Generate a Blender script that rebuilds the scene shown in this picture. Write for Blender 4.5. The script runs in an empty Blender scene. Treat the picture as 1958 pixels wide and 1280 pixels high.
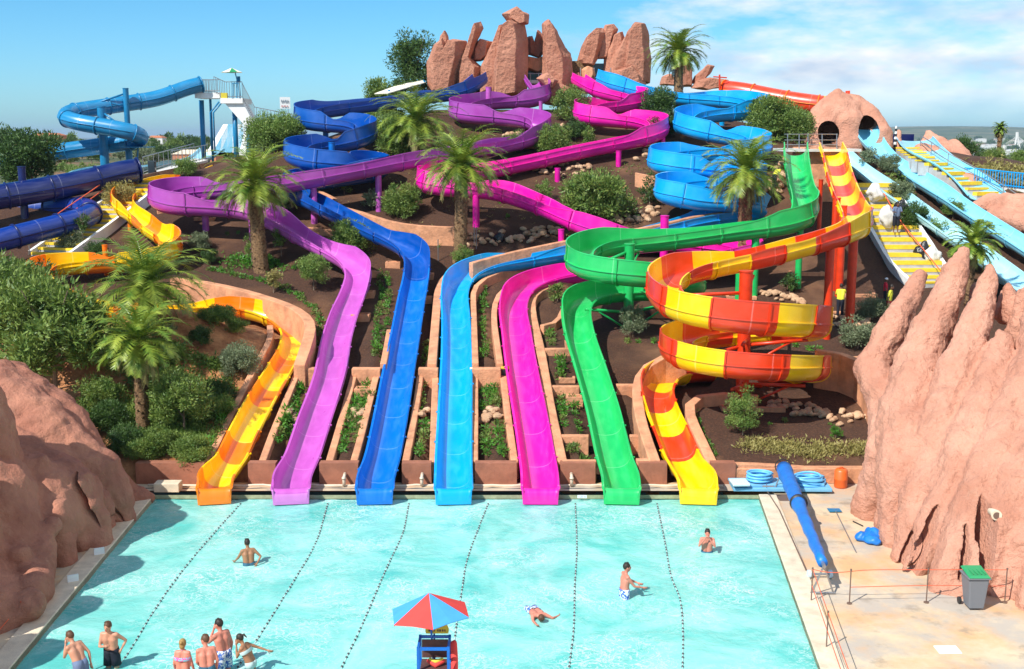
import bpy, math, random
from mathutils import Vector, Matrix, noise
R = math.radians
rnd = random.Random(7)
C = bpy.context.scene.collection
S = bpy.context.scene
# ---------------- camera, sky, sun, exposure ----------------
F = 2200.0; CX = 979.0; CY = 640.0; CAMZ = 12.6
PITCH = math.atan(382.0 / F)
cd = bpy.data.cameras.new('camera'); cam = bpy.data.objects.new('camera', cd); C.objects.link(cam)
cd.sensor_width = 36; cd.lens = 36 * F / 1958.0; cd.clip_end = 40000; cd.clip_start = 0.1
cam.location = (0, 0, CAMZ); cam.rotation_euler = (math.pi / 2 - PITCH, 0, 0); S.camera = cam
SUN = Vector((0.66, 0.66, -0.97)).normalized()
sun_el = math.asin(-SUN.z); to_sun = -SUN
sl = bpy.data.lights.new('sun', 'SUN'); sl.energy = 4.6; sl.angle = R(0.53); sl.color = (1, 0.96, 0.89)
so = bpy.data.objects.new('sun', sl); C.objects.link(so); so.rotation_euler = SUN.to_track_quat('-Z', 'Y').to_euler()
S.view_settings.view_transform = 'Standard'; S.view_settings.look = 'None'
S.view_settings.exposure = 0.44; S.view_settings.gamma = 1.0
W = bpy.data.worlds.new('World'); S.world = W; W.use_nodes = True
wn = W.node_tree; wn.nodes.clear()
def N(t, typ, **kw):
    n = t.nodes.new(typ)
    for k, v in kw.items(): setattr(n, k, v)
    return n
sky = N(wn, 'ShaderNodeTexSky', sky_type='NISHITA', sun_disc=False)
sky.sun_elevation = sun_el; sky.sun_rotation = math.atan2(to_sun.x, to_sun.y); sky.air_density = 1.0; sky.dust_density = 0.6; sky.ozone_density = 1.5
hs = N(wn, 'ShaderNodeHueSaturation'); hs.inputs['Saturation'].default_value = 1.18
mt = N(wn, 'ShaderNodeMix', data_type='RGBA', blend_type='MULTIPLY'); mt.inputs['Factor'].default_value = 1.0; mt.inputs['B'].default_value = (0.74, 1.07, 1.20, 1)
bg = N(wn, 'ShaderNodeBackground'); bg.inputs['Strength'].default_value = 0.078
bg2 = N(wn, 'ShaderNodeBackground'); mx = N(wn, 'ShaderNodeMixShader'); wo = N(wn, 'ShaderNodeOutputWorld')
tc = N(wn, 'ShaderNodeTexCoord'); sep = N(wn, 'ShaderNodeSeparateXYZ')
mp = N(wn, 'ShaderNodeMapping'); mp.inputs['Scale'].default_value = (4.2, 4.2, 13.0); mp.inputs['Location'].default_value = (0.35, 0.1, 0.55)
cn = N(wn, 'ShaderNodeTexNoise'); cn.inputs['Scale'].default_value = 1.5; cn.inputs['Detail'].default_value = 12; cn.inputs['Roughness'].default_value = 0.58
cr = N(wn, 'ShaderNodeMapRange'); cr.inputs['From Min'].default_value = 0.46; cr.inputs['From Max'].default_value = 0.68
xr = N(wn, 'ShaderNodeMapRange'); xr.inputs['From Min'].default_value = -0.10; xr.inputs['From Max'].default_value = 0.20; xr.inputs['To Min'].default_value = -0.26; xr.inputs['To Max'].default_value = 0.13
ad = N(wn, 'ShaderNodeMath', operation='ADD')
zr = N(wn, 'ShaderNodeMapRange'); zr.inputs['From Min'].default_value = 0.0; zr.inputs['From Max'].default_value = 0.05
ml = N(wn, 'ShaderNodeMath', operation='MULTIPLY')
sh = N(wn, 'ShaderNodeTexNoise'); sh.inputs['Scale'].default_value = 2.6; sh.inputs['Detail'].default_value = 4
sr = N(wn, 'ShaderNodeValToRGB'); sr.color_ramp.elements[0].position = 0.36; sr.color_ramp.elements[0].color = (0.58, 0.70, 0.86, 1); sr.color_ramp.elements[1].position = 0.58; sr.color_ramp.elements[1].color = (1.0, 1.0, 1.0, 1)
L = wn.links.new
L(tc.outputs['Generated'], sep.inputs[0]); L(tc.outputs['Generated'], mp.inputs[0]); L(mp.outputs[0], cn.inputs['Vector']); L(mp.outputs[0], sh.inputs['Vector'])
L(sep.outputs['X'], xr.inputs[0]); L(cn.outputs[0], ad.inputs[0]); L(xr.outputs[0], ad.inputs[1]); L(ad.outputs[0], cr.inputs[0])
L(sep.outputs['Z'], zr.inputs[0]); L(cr.outputs[0], ml.inputs[0]); L(zr.outputs[0], ml.inputs[1])
L(sh.outputs[0], sr.inputs[0]); L(sr.outputs[0], bg2.inputs['Color']); bg2.inputs['Strength'].default_value = 0.80
hz_ = N(wn, 'ShaderNodeMapRange'); hz_.inputs['From Max'].default_value = 0.22; hz_.inputs['To Min'].default_value = 1.0; hz_.inputs['To Max'].default_value = 0.0; L(sep.outputs['Z'], hz_.inputs[0])
ht = N(wn, 'ShaderNodeMix', data_type='RGBA', blend_type='MULTIPLY'); ht.inputs['B'].default_value = (1.10, 1.24, 1.60, 1); L(hz_.outputs[0], ht.inputs['Factor']); L(sky.outputs[0], ht.inputs['A'])
L(ht.outputs['Result'], mt.inputs['A']); L(mt.outputs['Result'], hs.inputs['Color']); L(hs.outputs[0], bg.inputs['Color'])
L(ml.outputs[0], mx.inputs[0]); L(bg.outputs[0], mx.inputs[1]); L(bg2.outputs[0], mx.inputs[2]); L(mx.outputs[0], wo.inputs['Surface'])
S.cycles.max_bounces = 6; S.cycles.transparent_max_bounces = 12; S.cycles.caustics_reflective = False; S.cycles.caustics_refractive = False
S.cycles.use_denoising = True; S.cycles.sample_clamp_indirect = 4

# ---------------- picture <-> place ----------------
cP, sP = math.cos(PITCH), math.sin(PITCH)
def ray(px, py):
    x = (px - CX) / F; u = -(py - CY) / F
    return Vector((x, cP + sP * u, -sP + cP * u))
def atY(px, py, Y):
    d = ray(px, py); k = Y / d.y
    return Vector((d.x * k, Y, CAMZ + d.z * k))
def atZ(px, py, z=0.0):
    d = ray(px, py); k = (z - CAMZ) / d.z
    return Vector((d.x * k, d.y * k, z))
def interp(t, xs):
    if t <= xs[0][0]: return xs[0][1]
    for (a, b), (c, d) in zip(xs, xs[1:]):
        if t <= c: return b + (d - b) * (t - a) / (c - a)
    return xs[-1][1]
PROF = [(40.6, 0.0), (41.1, 0.66), (48.2, 2.1), (48.4, 2.6), (55.5, 3.75), (62, 5.6), (68, 8.0), (75, 11.1), (84, 14.2), (92, 15.2), (400, 15.3)]
PLAT = [(-60, 6.5), (-36, 8.6), (-26, 9.7), (-18, 11.2), (-11, 13.0), (-6, 14.6), (11, 14.6), (17, 13.4), (22, 12.3), (27, 11.8), (36, 10.6), (50, 8.5), (70, 5)]
def H(x, y):
    if y < 40.6: return -3.0
    a = interp(y, PROF); b = interp(x, PLAT); k = 1.2
    if y < 60: b += (60 - y) * 0.3
    h = max(k - abs(a - b), 0) / k
    z = min(a, b) - h * h * k * 0.25
    z += 1.9 * math.exp(-(((x + 15.4) / 3.4) ** 2 + ((y - 50.6) / 2.6) ** 2))
    if y > 97:
        t = min((y - 97) / 60.0, 1); t = t * t * (3 - 2 * t)
        lo = interp(x, [(-90, 7.0), (-10, 7.0), (25, -16), (120, -26)])
        z = z * (1 - t) + lo * t
    if y > 400:
        t = min((y - 400) / 900.0, 1); tgt = interp(x / y, [(-0.45, -40), (0.1, -30), (0.45, -20)])
        lo = z; z = lo * (1 - t) + tgt * t
    if y > 1500:
        z += min((y - 1500) / 2500, 1) * 10 * (noise.noise(Vector((x / 900, y / 900, 1.3))) + 0.5)
    if y > 3000:
        t = min((y - 3000) / 2200.0, 1); t = t * t * (3 - 2 * t)
        z = z * (1 - t) + t * interp(x / y, [(-0.5, -30), (0.0, -30), (0.2, 8), (0.32, 44), (0.5, 38)]) * (1 + 0.30 * noise.noise(Vector((x / 420, y / 900, 5))))
    if 41 < y < 110: z += 0.10 * noise.noise(Vector((x * 0.5, y * 0.5, 0)))
    return z
def G(px, py, dz=0.0, y0=40.8):
    d = ray(px, py); y = y0; prev = y0
    while y < 4000:
        k = y / d.y; z = CAMZ + d.z * k
        if z <= H(d.x * k, y) + dz: break
        prev = y; y += 0.25 if y < 120 else y * 0.01
    lo, hi = prev, y
    for _ in range(14):
        m = (lo + hi) / 2; k = m / d.y
        if CAMZ + d.z * k <= H(d.x * k, m) + dz: hi = m
        else: lo = m
    k = hi / d.y
    return Vector((d.x * k, hi, CAMZ + d.z * k))
def P(t):
    """(px, py, v): v >= 20 is a distance, v < 20 a height over the ground"""
    return atY(*t[:3]) if t[2] >= 20 else G(*t[:3])

# ---------------- materials ----------------
M = {}
def mat(name, col, rough=0.6, var=0.0, vscale=4.0, col2=None, bump=0.0, bscale=8.0, metallic=0.0, coat=0.0, detail=4, bdist=0.05, trans=0.0, seams=False, lo=0.35, hi=0.65, ior=None, stripes=None):
    m = bpy.data.materials.new(name); m.use_nodes = True; t = m.node_tree; b = t.nodes['Principled BSDF']
    b.inputs['Base Color'].default_value = (*col, 1); b.inputs['Roughness'].default_value = rough; b.inputs['Metallic'].default_value = metallic
    b.inputs['Coat Weight'].default_value = coat; b.inputs['Coat Roughness'].default_value = 0.08
    g = N(t, 'ShaderNodeNewGeometry'); out = None
    if var or col2:
        n = N(t, 'ShaderNodeTexNoise'); n.inputs['Scale'].default_value = vscale; n.inputs['Detail'].default_value = detail; n.inputs['Roughness'].default_value = 0.62
        t.links.new(g.outputs['Position'], n.inputs['Vector'])
        r = N(t, 'ShaderNodeValToRGB'); r.color_ramp.elements[0].position = lo; r.color_ramp.elements[1].position = hi
        c2 = col2 or tuple(min(1, c * (1 + var)) for c in col); c1 = col if col2 else tuple(c * (1 - var) for c in col)
        r.color_ramp.elements[0].color = (*c1, 1); r.color_ramp.elements[1].color = (*c2, 1)
        t.links.new(n.outputs[0], r.inputs[0]); out = r.outputs[0]
    if seams:
        uv = N(t, 'ShaderNodeUVMap'); sp = N(t, 'ShaderNodeSeparateXYZ'); t.links.new(uv.outputs[0], sp.inputs[0])
        mo = N(t, 'ShaderNodeMath', operation='PINGPONG'); mo.inputs[1].default_value = 1.2; t.links.new(sp.outputs['Y'], mo.inputs[0])
        lt = N(t, 'ShaderNodeMath', operation='LESS_THAN'); lt.inputs[1].default_value = 0.022; t.links.new(mo.outputs[0], lt.inputs[0])
        # worn running band along the bottom of the trough
        wv = N(t, 'ShaderNodeTexNoise'); wv.inputs['Scale'].default_value = 3.0; wv.inputs['Detail'].default_value = 6
        mpn = N(t, 'ShaderNodeMapping'); mpn.inputs['Scale'].default_value = (9, 0.35, 1); t.links.new(uv.outputs[0], mpn.inputs[0]); t.links.new(mpn.outputs[0], wv.inputs['Vector'])
        mr = N(t, 'ShaderNodeMapRange'); mr.inputs['From Min'].default_value = 0.45; mr.inputs['From Max'].default_value = 0.75; mr.inputs['To Max'].default_value = 0.5; t.links.new(wv.outputs[0], mr.inputs[0])
        rr = N(t, 'ShaderNodeMapRange'); rr.inputs['To Min'].default_value = rough * 0.7; rr.inputs['To Max'].default_value = rough * 1.9; t.links.new(wv.outputs[0], rr.inputs[0]); t.links.new(rr.outputs[0], b.inputs['Roughness'])
        mm = N(t, 'ShaderNodeMix', data_type='RGBA'); mm.inputs['A'].default_value = (*col, 1); mm.inputs['B'].default_value = (*[min(1, c * 1.25 + 0.05) for c in col], 1)
        if out: t.links.new(out, mm.inputs['A'])
        t.links.new(mr.outputs[0], mm.inputs['Factor'])
        m2 = N(t, 'ShaderNodeMix', data_type='RGBA'); m2.inputs['B'].default_value = (*[min(1, c * 1.0 + 0.25) for c in col], 1)
        t.links.new(mm.outputs['Result'], m2.inputs['A'])
        sf = N(t, 'ShaderNodeMath', operation='MULTIPLY'); sf.inputs[1].default_value = 0.38; t.links.new(lt.outputs[0], sf.inputs[0]); t.links.new(sf.outputs[0], m2.inputs['Factor'])
        out = m2.outputs['Result']
    if out: t.links.new(out, b.inputs['Base Color'])
    if bump:
        n2 = N(t, 'ShaderNodeTexNoise'); n2.inputs['Scale'].default_value = bscale; n2.inputs['Detail'].default_value = 6; n2.inputs['Roughness'].default_value = 0.65
        t.links.new(g.outputs['Position'], n2.inputs['Vector'])
        bp = N(t, 'ShaderNodeBump'); bp.inputs['Strength'].default_value = bump; bp.inputs['Distance'].default_value = bdist
        t.links.new(n2.outputs[0], bp.inputs['Height']); t.links.new(bp.outputs[0], b.inputs['Normal'])
    if trans:
        tb = N(t, 'ShaderNodeBsdfTranslucent'); ms = N(t, 'ShaderNodeMixShader'); ms.inputs[0].default_value = trans
        if out: t.links.new(out, tb.inputs[0])
        else: tb.inputs[0].default_value = (*col, 1)
        o = t.nodes['Material Output']; t.links.new(b.outputs[0], ms.inputs[1]); t.links.new(tb.outputs[0], ms.inputs[2]); t.links.new(ms.outputs[0], o.inputs[0])
    M[name] = m
    return m
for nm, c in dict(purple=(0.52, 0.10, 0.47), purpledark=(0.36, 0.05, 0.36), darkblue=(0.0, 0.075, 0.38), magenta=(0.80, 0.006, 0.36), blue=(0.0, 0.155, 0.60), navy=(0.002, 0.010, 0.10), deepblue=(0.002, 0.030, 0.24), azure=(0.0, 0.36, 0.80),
                  green=(0.015, 0.47, 0.11), yellow=(0.92, 0.56, 0.0), red=(0.72, 0.045, 0.008), orange=(0.86, 0.20, 0.0), lightblue=(0.21, 0.58, 0.75), tubeblue=(0.012, 0.21, 0.43),
                  paleblue=(0.36, 0.68, 0.79)).items():
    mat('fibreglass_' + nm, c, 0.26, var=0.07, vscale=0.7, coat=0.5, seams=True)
    mat('paint_' + nm, tuple(x * 0.9 for x in c), 0.35, var=0.12, vscale=3)
mat('terracotta', (0.62, 0.285, 0.15), 0.85, var=0.22, vscale=1.6, bump=0.7, bscale=9, bdist=0.06)
mat('render_red', (0.34, 0.13, 0.075), 0.8, var=0.2, vscale=1.2, bump=0.4, bscale=6)
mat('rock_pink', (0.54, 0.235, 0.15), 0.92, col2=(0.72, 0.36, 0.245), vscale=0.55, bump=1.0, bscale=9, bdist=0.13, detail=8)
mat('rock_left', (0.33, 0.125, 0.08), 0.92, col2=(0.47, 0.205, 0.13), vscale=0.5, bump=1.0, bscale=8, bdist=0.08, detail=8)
mat('rock_tower', (0.42, 0.165, 0.10), 0.92, col2=(0.58, 0.265, 0.17), vscale=0.5, bump=1.0, bscale=3.2, bdist=0.25, detail=8)
mat('stone', (0.40, 0.22, 0.12), 0.9, col2=(0.62, 0.42, 0.26), vscale=1.7, bump=0.6, bscale=7)
mat('concrete', (0.62, 0.60, 0.56), 0.8, var=0.12, vscale=2, bump=0.2, bscale=20)
mat('coping', (0.72, 0.60, 0.44), 0.7, var=0.12, vscale=2.2, bump=0.2, bscale=25)
mat('white_paint', (0.8, 0.8, 0.78), 0.5, var=0.05)
mat('grey_step', (0.44, 0.42, 0.40), 0.8, var=0.12, vscale=3)
mat('yellow_edge', (0.80, 0.55, 0.03), 0.6, var=0.1, vscale=5)
mat('metal_grey', (0.35, 0.35, 0.36), 0.35, metallic=0.7)
mat('metal_brown', (0.20, 0.13, 0.10), 0.5, metallic=0.3)
mat('black', (0.02, 0.02, 0.022), 0.5)
mat('cable', (0.05, 0.05, 0.055), 0.6)
mat('pipe_cream', (0.66, 0.55, 0.42), 0.5, var=0.1)
mat('rope_red', (0.75, 0.12, 0.05), 0.7)
mat('bark', (0.11, 0.055, 0.025), 0.95, col2=(0.32, 0.19, 0.09), vscale=9, bump=1.0, bscale=14, bdist=0.08)
mat('wood_twig', (0.22, 0.16, 0.11), 0.9, var=0.2)
mat('palm_leaf', (0.075, 0.18, 0.02), 0.42, col2=(0.37, 0.44, 0.055), vscale=1.4, trans=0.22)
mat('leaf_dark', (0.022, 0.065, 0.014), 0.55, col2=(0.09, 0.17, 0.03), vscale=2.2, trans=0.2)
mat('leaf_mid', (0.06, 0.14, 0.022), 0.55, col2=(0.26, 0.34, 0.07), vscale=2.4, trans=0.25)
mat('leaf_light', (0.09, 0.19, 0.03), 0.55, col2=(0.27, 0.36, 0.08), vscale=3, trans=0.25)
mat('leaf_grey', (0.12, 0.16, 0.07), 0.6, col2=(0.25, 0.30, 0.17), vscale=3, trans=0.2)
mat('leaf_bright', (0.04, 0.17, 0.015), 0.5, col2=(0.13, 0.34, 0.03), vscale=4, trans=0.25)
mat('leaf_dry', (0.25, 0.22, 0.06), 0.6, col2=(0.42, 0.36, 0.12), vscale=3, trans=0.25)
mat('skin', (0.56, 0.27, 0.17), 0.5, var=0.08, vscale=6)
mat('skin_red', (0.60, 0.22, 0.15), 0.5, var=0.10, vscale=6)
mat('skin_tan', (0.36, 0.17, 0.085), 0.5, var=0.08, vscale=6)
mat('skin_dark', (0.16, 0.08, 0.05), 0.5, var=0.08, vscale=6)
mat('hair_dark', (0.022, 0.014, 0.010), 0.6); mat('hair_brown', (0.10, 0.045, 0.02), 0.6); mat('hair_blond', (0.33, 0.20, 0.06), 0.6)
mat('cloth_navy', (0.008, 0.010, 0.022), 0.8); mat('cloth_greyblue', (0.13, 0.18, 0.30), 0.8)
mat('cloth_bluewhite', (0.03, 0.12, 0.45), 0.8, col2=(0.7, 0.75, 0.8), vscale=16, lo=0.48, hi=0.53)
mat('cloth_teal', (0.02, 0.10, 0.16), 0.8, var=0.3, vscale=9); mat('cloth_mint', (0.45, 0.62, 0.60), 0.8)
mat('cloth_pink', (0.75, 0.12, 0.38), 0.8, col2=(0.15, 0.55, 0.65), vscale=22, lo=0.48, hi=0.53)
mat('cloth_yellow', (0.75, 0.70, 0.05), 0.8); mat('cloth_red', (0.60, 0.015, 0.04), 0.8)
mat('sack_white', (0.68, 0.66, 0.62), 0.7, var=0.08, bump=0.5, bscale=9); mat('sack_black', (0.018, 0.018, 0.02), 0.25, bump=0.6, bscale=8)
mat('canvas_red', (0.72, 0.055, 0.045), 0.75, var=0.05); mat('canvas_blue', (0.06, 0.33, 0.72), 0.75, var=0.05); mat('canvas_cream', (0.78, 0.73, 0.60), 0.8)
mat('cover_blue', (0.01, 0.17, 0.58), 0.42, var=0.14, vscale=3.5, bump=0.5, bscale=5, bdist=0.04)
mat('mat_blue', (0.17, 0.45, 0.68), 0.6, var=0.06); mat('hose_blue', (0.14, 0.48, 0.80), 0.4); mat('foam_pale', (0.55, 0.68, 0.75), 0.7)
mat('barrel_orange', (0.80, 0.14, 0.025), 0.4); mat('bin_grey', (0.17, 0.18, 0.20), 0.5); mat('bin_green', (0.03, 0.30, 0.11), 0.45)
mat('sign_white', (0.82, 0.83, 0.83), 0.5); mat('ink_grey', (0.28, 0.33, 0.38), 0.6); mat('ink_red', (0.55, 0.25, 0.25), 0.6); mat('sign_yellow', (0.62, 0.50, 0.04), 0.5)
mat('house_white', (0.75, 0.73, 0.69), 0.8); mat('roof_tile', (0.45, 0.16, 0.08), 0.85, var=0.15); mat('house_orange', (0.55, 0.22, 0.11), 0.8)
mat('timber_dark', (0.10, 0.045, 0.04), 0.6, var=0.3); mat('glass_dark', (0.03, 0.04, 0.05), 0.15)
mat('basin', (0.07, 0.50, 0.49), 0.6, col2=(0.10, 0.60, 0.58), vscale=0.8)
mat('basin_edge', (0.34, 0.33, 0.20), 0.6, var=0.2, vscale=4)

def weather(name, col, sc=0.9, lo_=0.52, hi_=0.7, amt=0.55, stretch=(1, 1, .35)):
    m = M[name]; t = m.node_tree; b = t.nodes['Principled BSDF']; l = t.links.new; src = b.inputs['Base Color'].links[0].from_socket; g = N(t, 'ShaderNodeNewGeometry')
    ma = N(t, 'ShaderNodeMapping'); ma.inputs['Scale'].default_value = stretch; l(g.outputs['Position'], ma.inputs[0]); n = N(t, 'ShaderNodeTexNoise'); n.inputs['Scale'].default_value = sc; n.inputs['Detail'].default_value = 9; n.inputs['Roughness'].default_value = .7; l(ma.outputs[0], n.inputs['Vector'])
    r = N(t, 'ShaderNodeMapRange'); r.inputs['From Min'].default_value = lo_; r.inputs['From Max'].default_value = hi_; r.inputs['To Max'].default_value = amt; l(n.outputs[0], r.inputs[0])
    x = N(t, 'ShaderNodeMix', data_type='RGBA'); l(src, x.inputs['A']); x.inputs['B'].default_value = (*col, 1); l(r.outputs[0], x.inputs['Factor']); l(x.outputs['Result'], b.inputs['Base Color'])
weather('rock_pink', (0.36, 0.15, 0.09), .9, .54, .74, .4); weather('rock_pink', (0.70, 0.42, 0.29), 2.3, .55, .75, .5); weather('rock_left', (0.20, 0.075, 0.05)); weather('rock_left', (0.60, 0.34, 0.22), 1.7, .56, .75, .5)
weather('terracotta', (0.30, 0.13, 0.08), 2.2, .54, .72, .55); weather('terracotta', (0.62, 0.40, 0.28), 3.0, .55, .75, .4); weather('render_red', (0.20, 0.08, 0.05), 1.2, .5, .7, .6); weather('coping', (0.42, 0.33, 0.22), 1.5, .5, .7, .5, (1, 1, 1)); weather('white_paint', (0.55, 0.5, 0.45), 1.5, .5, .75, .35)
# ---------------- mesh helpers ----------------
def mesh(name, vs, fs, m, parent=None, smooth=False, fm=None, uv=None):
    me = bpy.data.meshes.new(name)
    off = Vector(parent['_o']) if parent is not None and '_o' in parent else Vector((0, 0, 0))
    me.from_pydata([tuple(Vector(v) - off) for v in vs], [], fs)
    for mm in (m if isinstance(m, (list, tuple)) else [m]): me.materials.append(M[mm] if isinstance(mm, str) else mm)
    if fm: me.polygons.foreach_set('material_index', fm)
    if smooth: me.polygons.foreach_set('use_smooth', [True] * len(me.polygons))
    if uv:
        ul = me.uv_layers.new(name='UVMap')
        flat = []
        for f in me.polygons:
            for vi in f.vertices: flat += uv[vi]
        ul.data.foreach_set('uv', flat)
    o = bpy.data.objects.new(name, me); C.objects.link(o)
    if parent is not None: o.parent = parent
    return o
def tag(o, label, cat, group=None):
    o['label'] = label; o['category'] = cat
    if group: o['group'] = group
    return o
def thing(name, label, cat, loc=(0, 0, 0), group=None):
    o = bpy.data.objects.new(name, None); C.objects.link(o); o.location = loc; o['_o'] = tuple(loc); o.empty_display_size = 0.2
    return tag(o, label, cat, group)
def struct(o, kind='structure'):
    o['kind'] = kind; return o
class MB:
    def __init__(s): s.v = []; s.f = []; s.m = []; s.uv = None
    def add(s, vs, fs, mi=0):
        b = len(s.v); s.v += [Vector(v) for v in vs]; s.f += [tuple(i + b for i in f) for f in fs]; s.m += [mi] * len(fs); return s
    def box(s, c, sz, rz=0.0, mi=0, taper=1.0):
        hx, hy, hz = sz[0] / 2, sz[1] / 2, sz[2] / 2; vs = []
        for z, k in ((-hz, 1), (hz, taper)):
            for x, y in ((-hx, -hy), (hx, -hy), (hx, hy), (-hx, hy)):
                x2, y2 = x * k, y * k
                vs.append((c[0] + x2 * math.cos(rz) - y2 * math.sin(rz), c[1] + x2 * math.sin(rz) + y2 * math.cos(rz), c[2] + z))
        return s.add(vs, [(3, 2, 1, 0), (4, 5, 6, 7), (0, 1, 5, 4), (1, 2, 6, 5), (2, 3, 7, 6), (3, 0, 4, 7)], mi)
    def tube(s, pts, rs, n=8, mi=0, cap=True, closed=False):
        pts = [Vector(p) for p in pts]
        if not isinstance(rs, (list, tuple)): rs = [rs] * len(pts)
        vs = []; fs = []; k = len(pts); ref = None
        for i, p in enumerate(pts):
            if closed: t = pts[(i + 1) % k] - pts[i - 1]
            else: t = pts[min(i + 1, k - 1)] - pts[max(i - 1, 0)]
            if t.length < 1e-9: t = Vector((0, 0, 1))
            t.normalize()
            if ref is None: ref = t.orthogonal().normalized()
            ref = (ref - t * ref.dot(t))
            if ref.length < 1e-6: ref = t.orthogonal()
            ref.normalize(); b = t.cross(ref)
            for j in range(n):
                a = 2 * math.pi * j / n; vs.append(p + (ref * math.cos(a) + b * math.sin(a)) * rs[i])
        for i in range(k if closed else k - 1):
            for j in range(n):
                i2 = (i + 1) % k
                fs.append((i * n + j, i * n + (j + 1) % n, i2 * n + (j + 1) % n, i2 * n + j))
        if cap and not closed: fs += [tuple(range(n))[::-1], tuple((k - 1) * n + j for j in range(n))]
        return s.add(vs, fs, mi)
    def capsule(s, pts, rs, n=10, mi=0):
        """closed tube with rounded ends"""
        pts = [Vector(p) for p in pts]; a = (pts[0] - pts[1]).normalized(); b = (pts[-1] - pts[-2]).normalized()
        r0, r1 = rs[0], rs[-1]
        P_ = [pts[0] + a * r0, pts[0] + a * r0 * .8, pts[0] + a * r0 * .5] + pts + [pts[-1] + b * r1 * .5, pts[-1] + b * r1 * .8, pts[-1] + b * r1]
        R_ = [r0 * .05, r0 * .6, r0 * .87] + list(rs) + [r1 * .87, r1 * .6, r1 * .05]
        return s.tube(P_, R_, n, mi)
    def ell(s, c, r, n=12, k=8, mi=0, rot=None):
        vs = []; fs = []; c = Vector(c)
        for i in range(k + 1):
            th = math.pi * i / k
            for j in range(n):
                a = 2 * math.pi * j / n
                v = Vector((r[0] * math.sin(th) * math.cos(a), r[1] * math.sin(th) * math.sin(a), r[2] * math.cos(th)))
                if rot: v = rot @ v
                vs.append(c + v)
        for i in range(k):
            for j in range(n): fs.append((i * n + j, (i + 1) * n + j, (i + 1) * n + (j + 1) % n, i * n + (j + 1) % n))
        return s.add(vs, fs, mi)
    def prism(s, poly, z0, z1, mi=0):
        n = len(poly); vs = [(p[0], p[1], z0) for p in poly] + [(p[0], p[1], z1) for p in poly]
        return s.add(vs, [tuple(range(n))[::-1], tuple(range(n, 2 * n))] + [(i, (i + 1) % n, (i + 1) % n + n, i + n) for i in range(n)], mi)
    def build(s, name, m, parent=None, smooth=False): return mesh(name, s.v, s.f, m, parent, smooth, s.m)
def bevel(o, w=0.03, seg=2):
    b = o.modifiers.new('bevel', 'BEVEL'); b.width = w; b.segments = seg; b.limit_method = 'ANGLE'; return o
_tex = {}
def rockify(o, voxel, amps):
    r = o.modifiers.new('remesh', 'REMESH'); r.mode = 'VOXEL'; r.voxel_size = voxel; r.use_smooth_shade = True
    for i, (sc, st) in enumerate(amps):
        if sc not in _tex:
            t = bpy.data.textures.new('clouds', 'CLOUDS'); t.noise_scale = sc; t.noise_depth = 2; _tex[sc] = t
        d = o.modifiers.new('displace', 'DISPLACE'); d.texture = _tex[sc]; d.strength = st; d.texture_coords = 'GLOBAL'; d.mid_level = 0.5
    return o
def dup(o, loc=None, rz=None, sc=None, label=None, group=None):
    c = o.copy(); C.objects.link(c)
    if loc is not None: c.location = loc
    if rz is not None: c.rotation_euler = (0, 0, rz)
    if sc is not None: c.scale = sc if isinstance(sc, (tuple, list)) else (sc, sc, sc)
    if label: c['label'] = label
    if group: c['group'] = group
    for ch in KIDS.get(o.name, ()):
        d = ch.copy(); C.objects.link(d); d.parent = c
    return c
KIDS = {}
def kids(o, *ch): KIDS[o.name] = list(ch); return o
def text(parent, s, loc, size, m, rot=(math.pi / 2, 0, 0), name='lettering', ext=0.002):
    cu = bpy.data.curves.new(name, 'FONT'); cu.body = s; cu.size = size; cu.extrude = ext; cu.align_x = 'CENTER'; cu.align_y = 'CENTER'; cu.materials.append(M[m])
    o = bpy.data.objects.new(name, cu); C.objects.link(o); o.parent = parent; o.location = Vector(loc) - Vector(parent['_o']); o.rotation_euler = rot
    dg = bpy.context.evaluated_depsgraph_get(); me = bpy.data.meshes.new_from_object(o.evaluated_get(dg)); r = bpy.data.objects.new(name, me); C.objects.link(r); r.parent = parent; r.location = o.location; r.rotation_euler = rot
    bpy.data.objects.remove(o)
    return r
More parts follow.
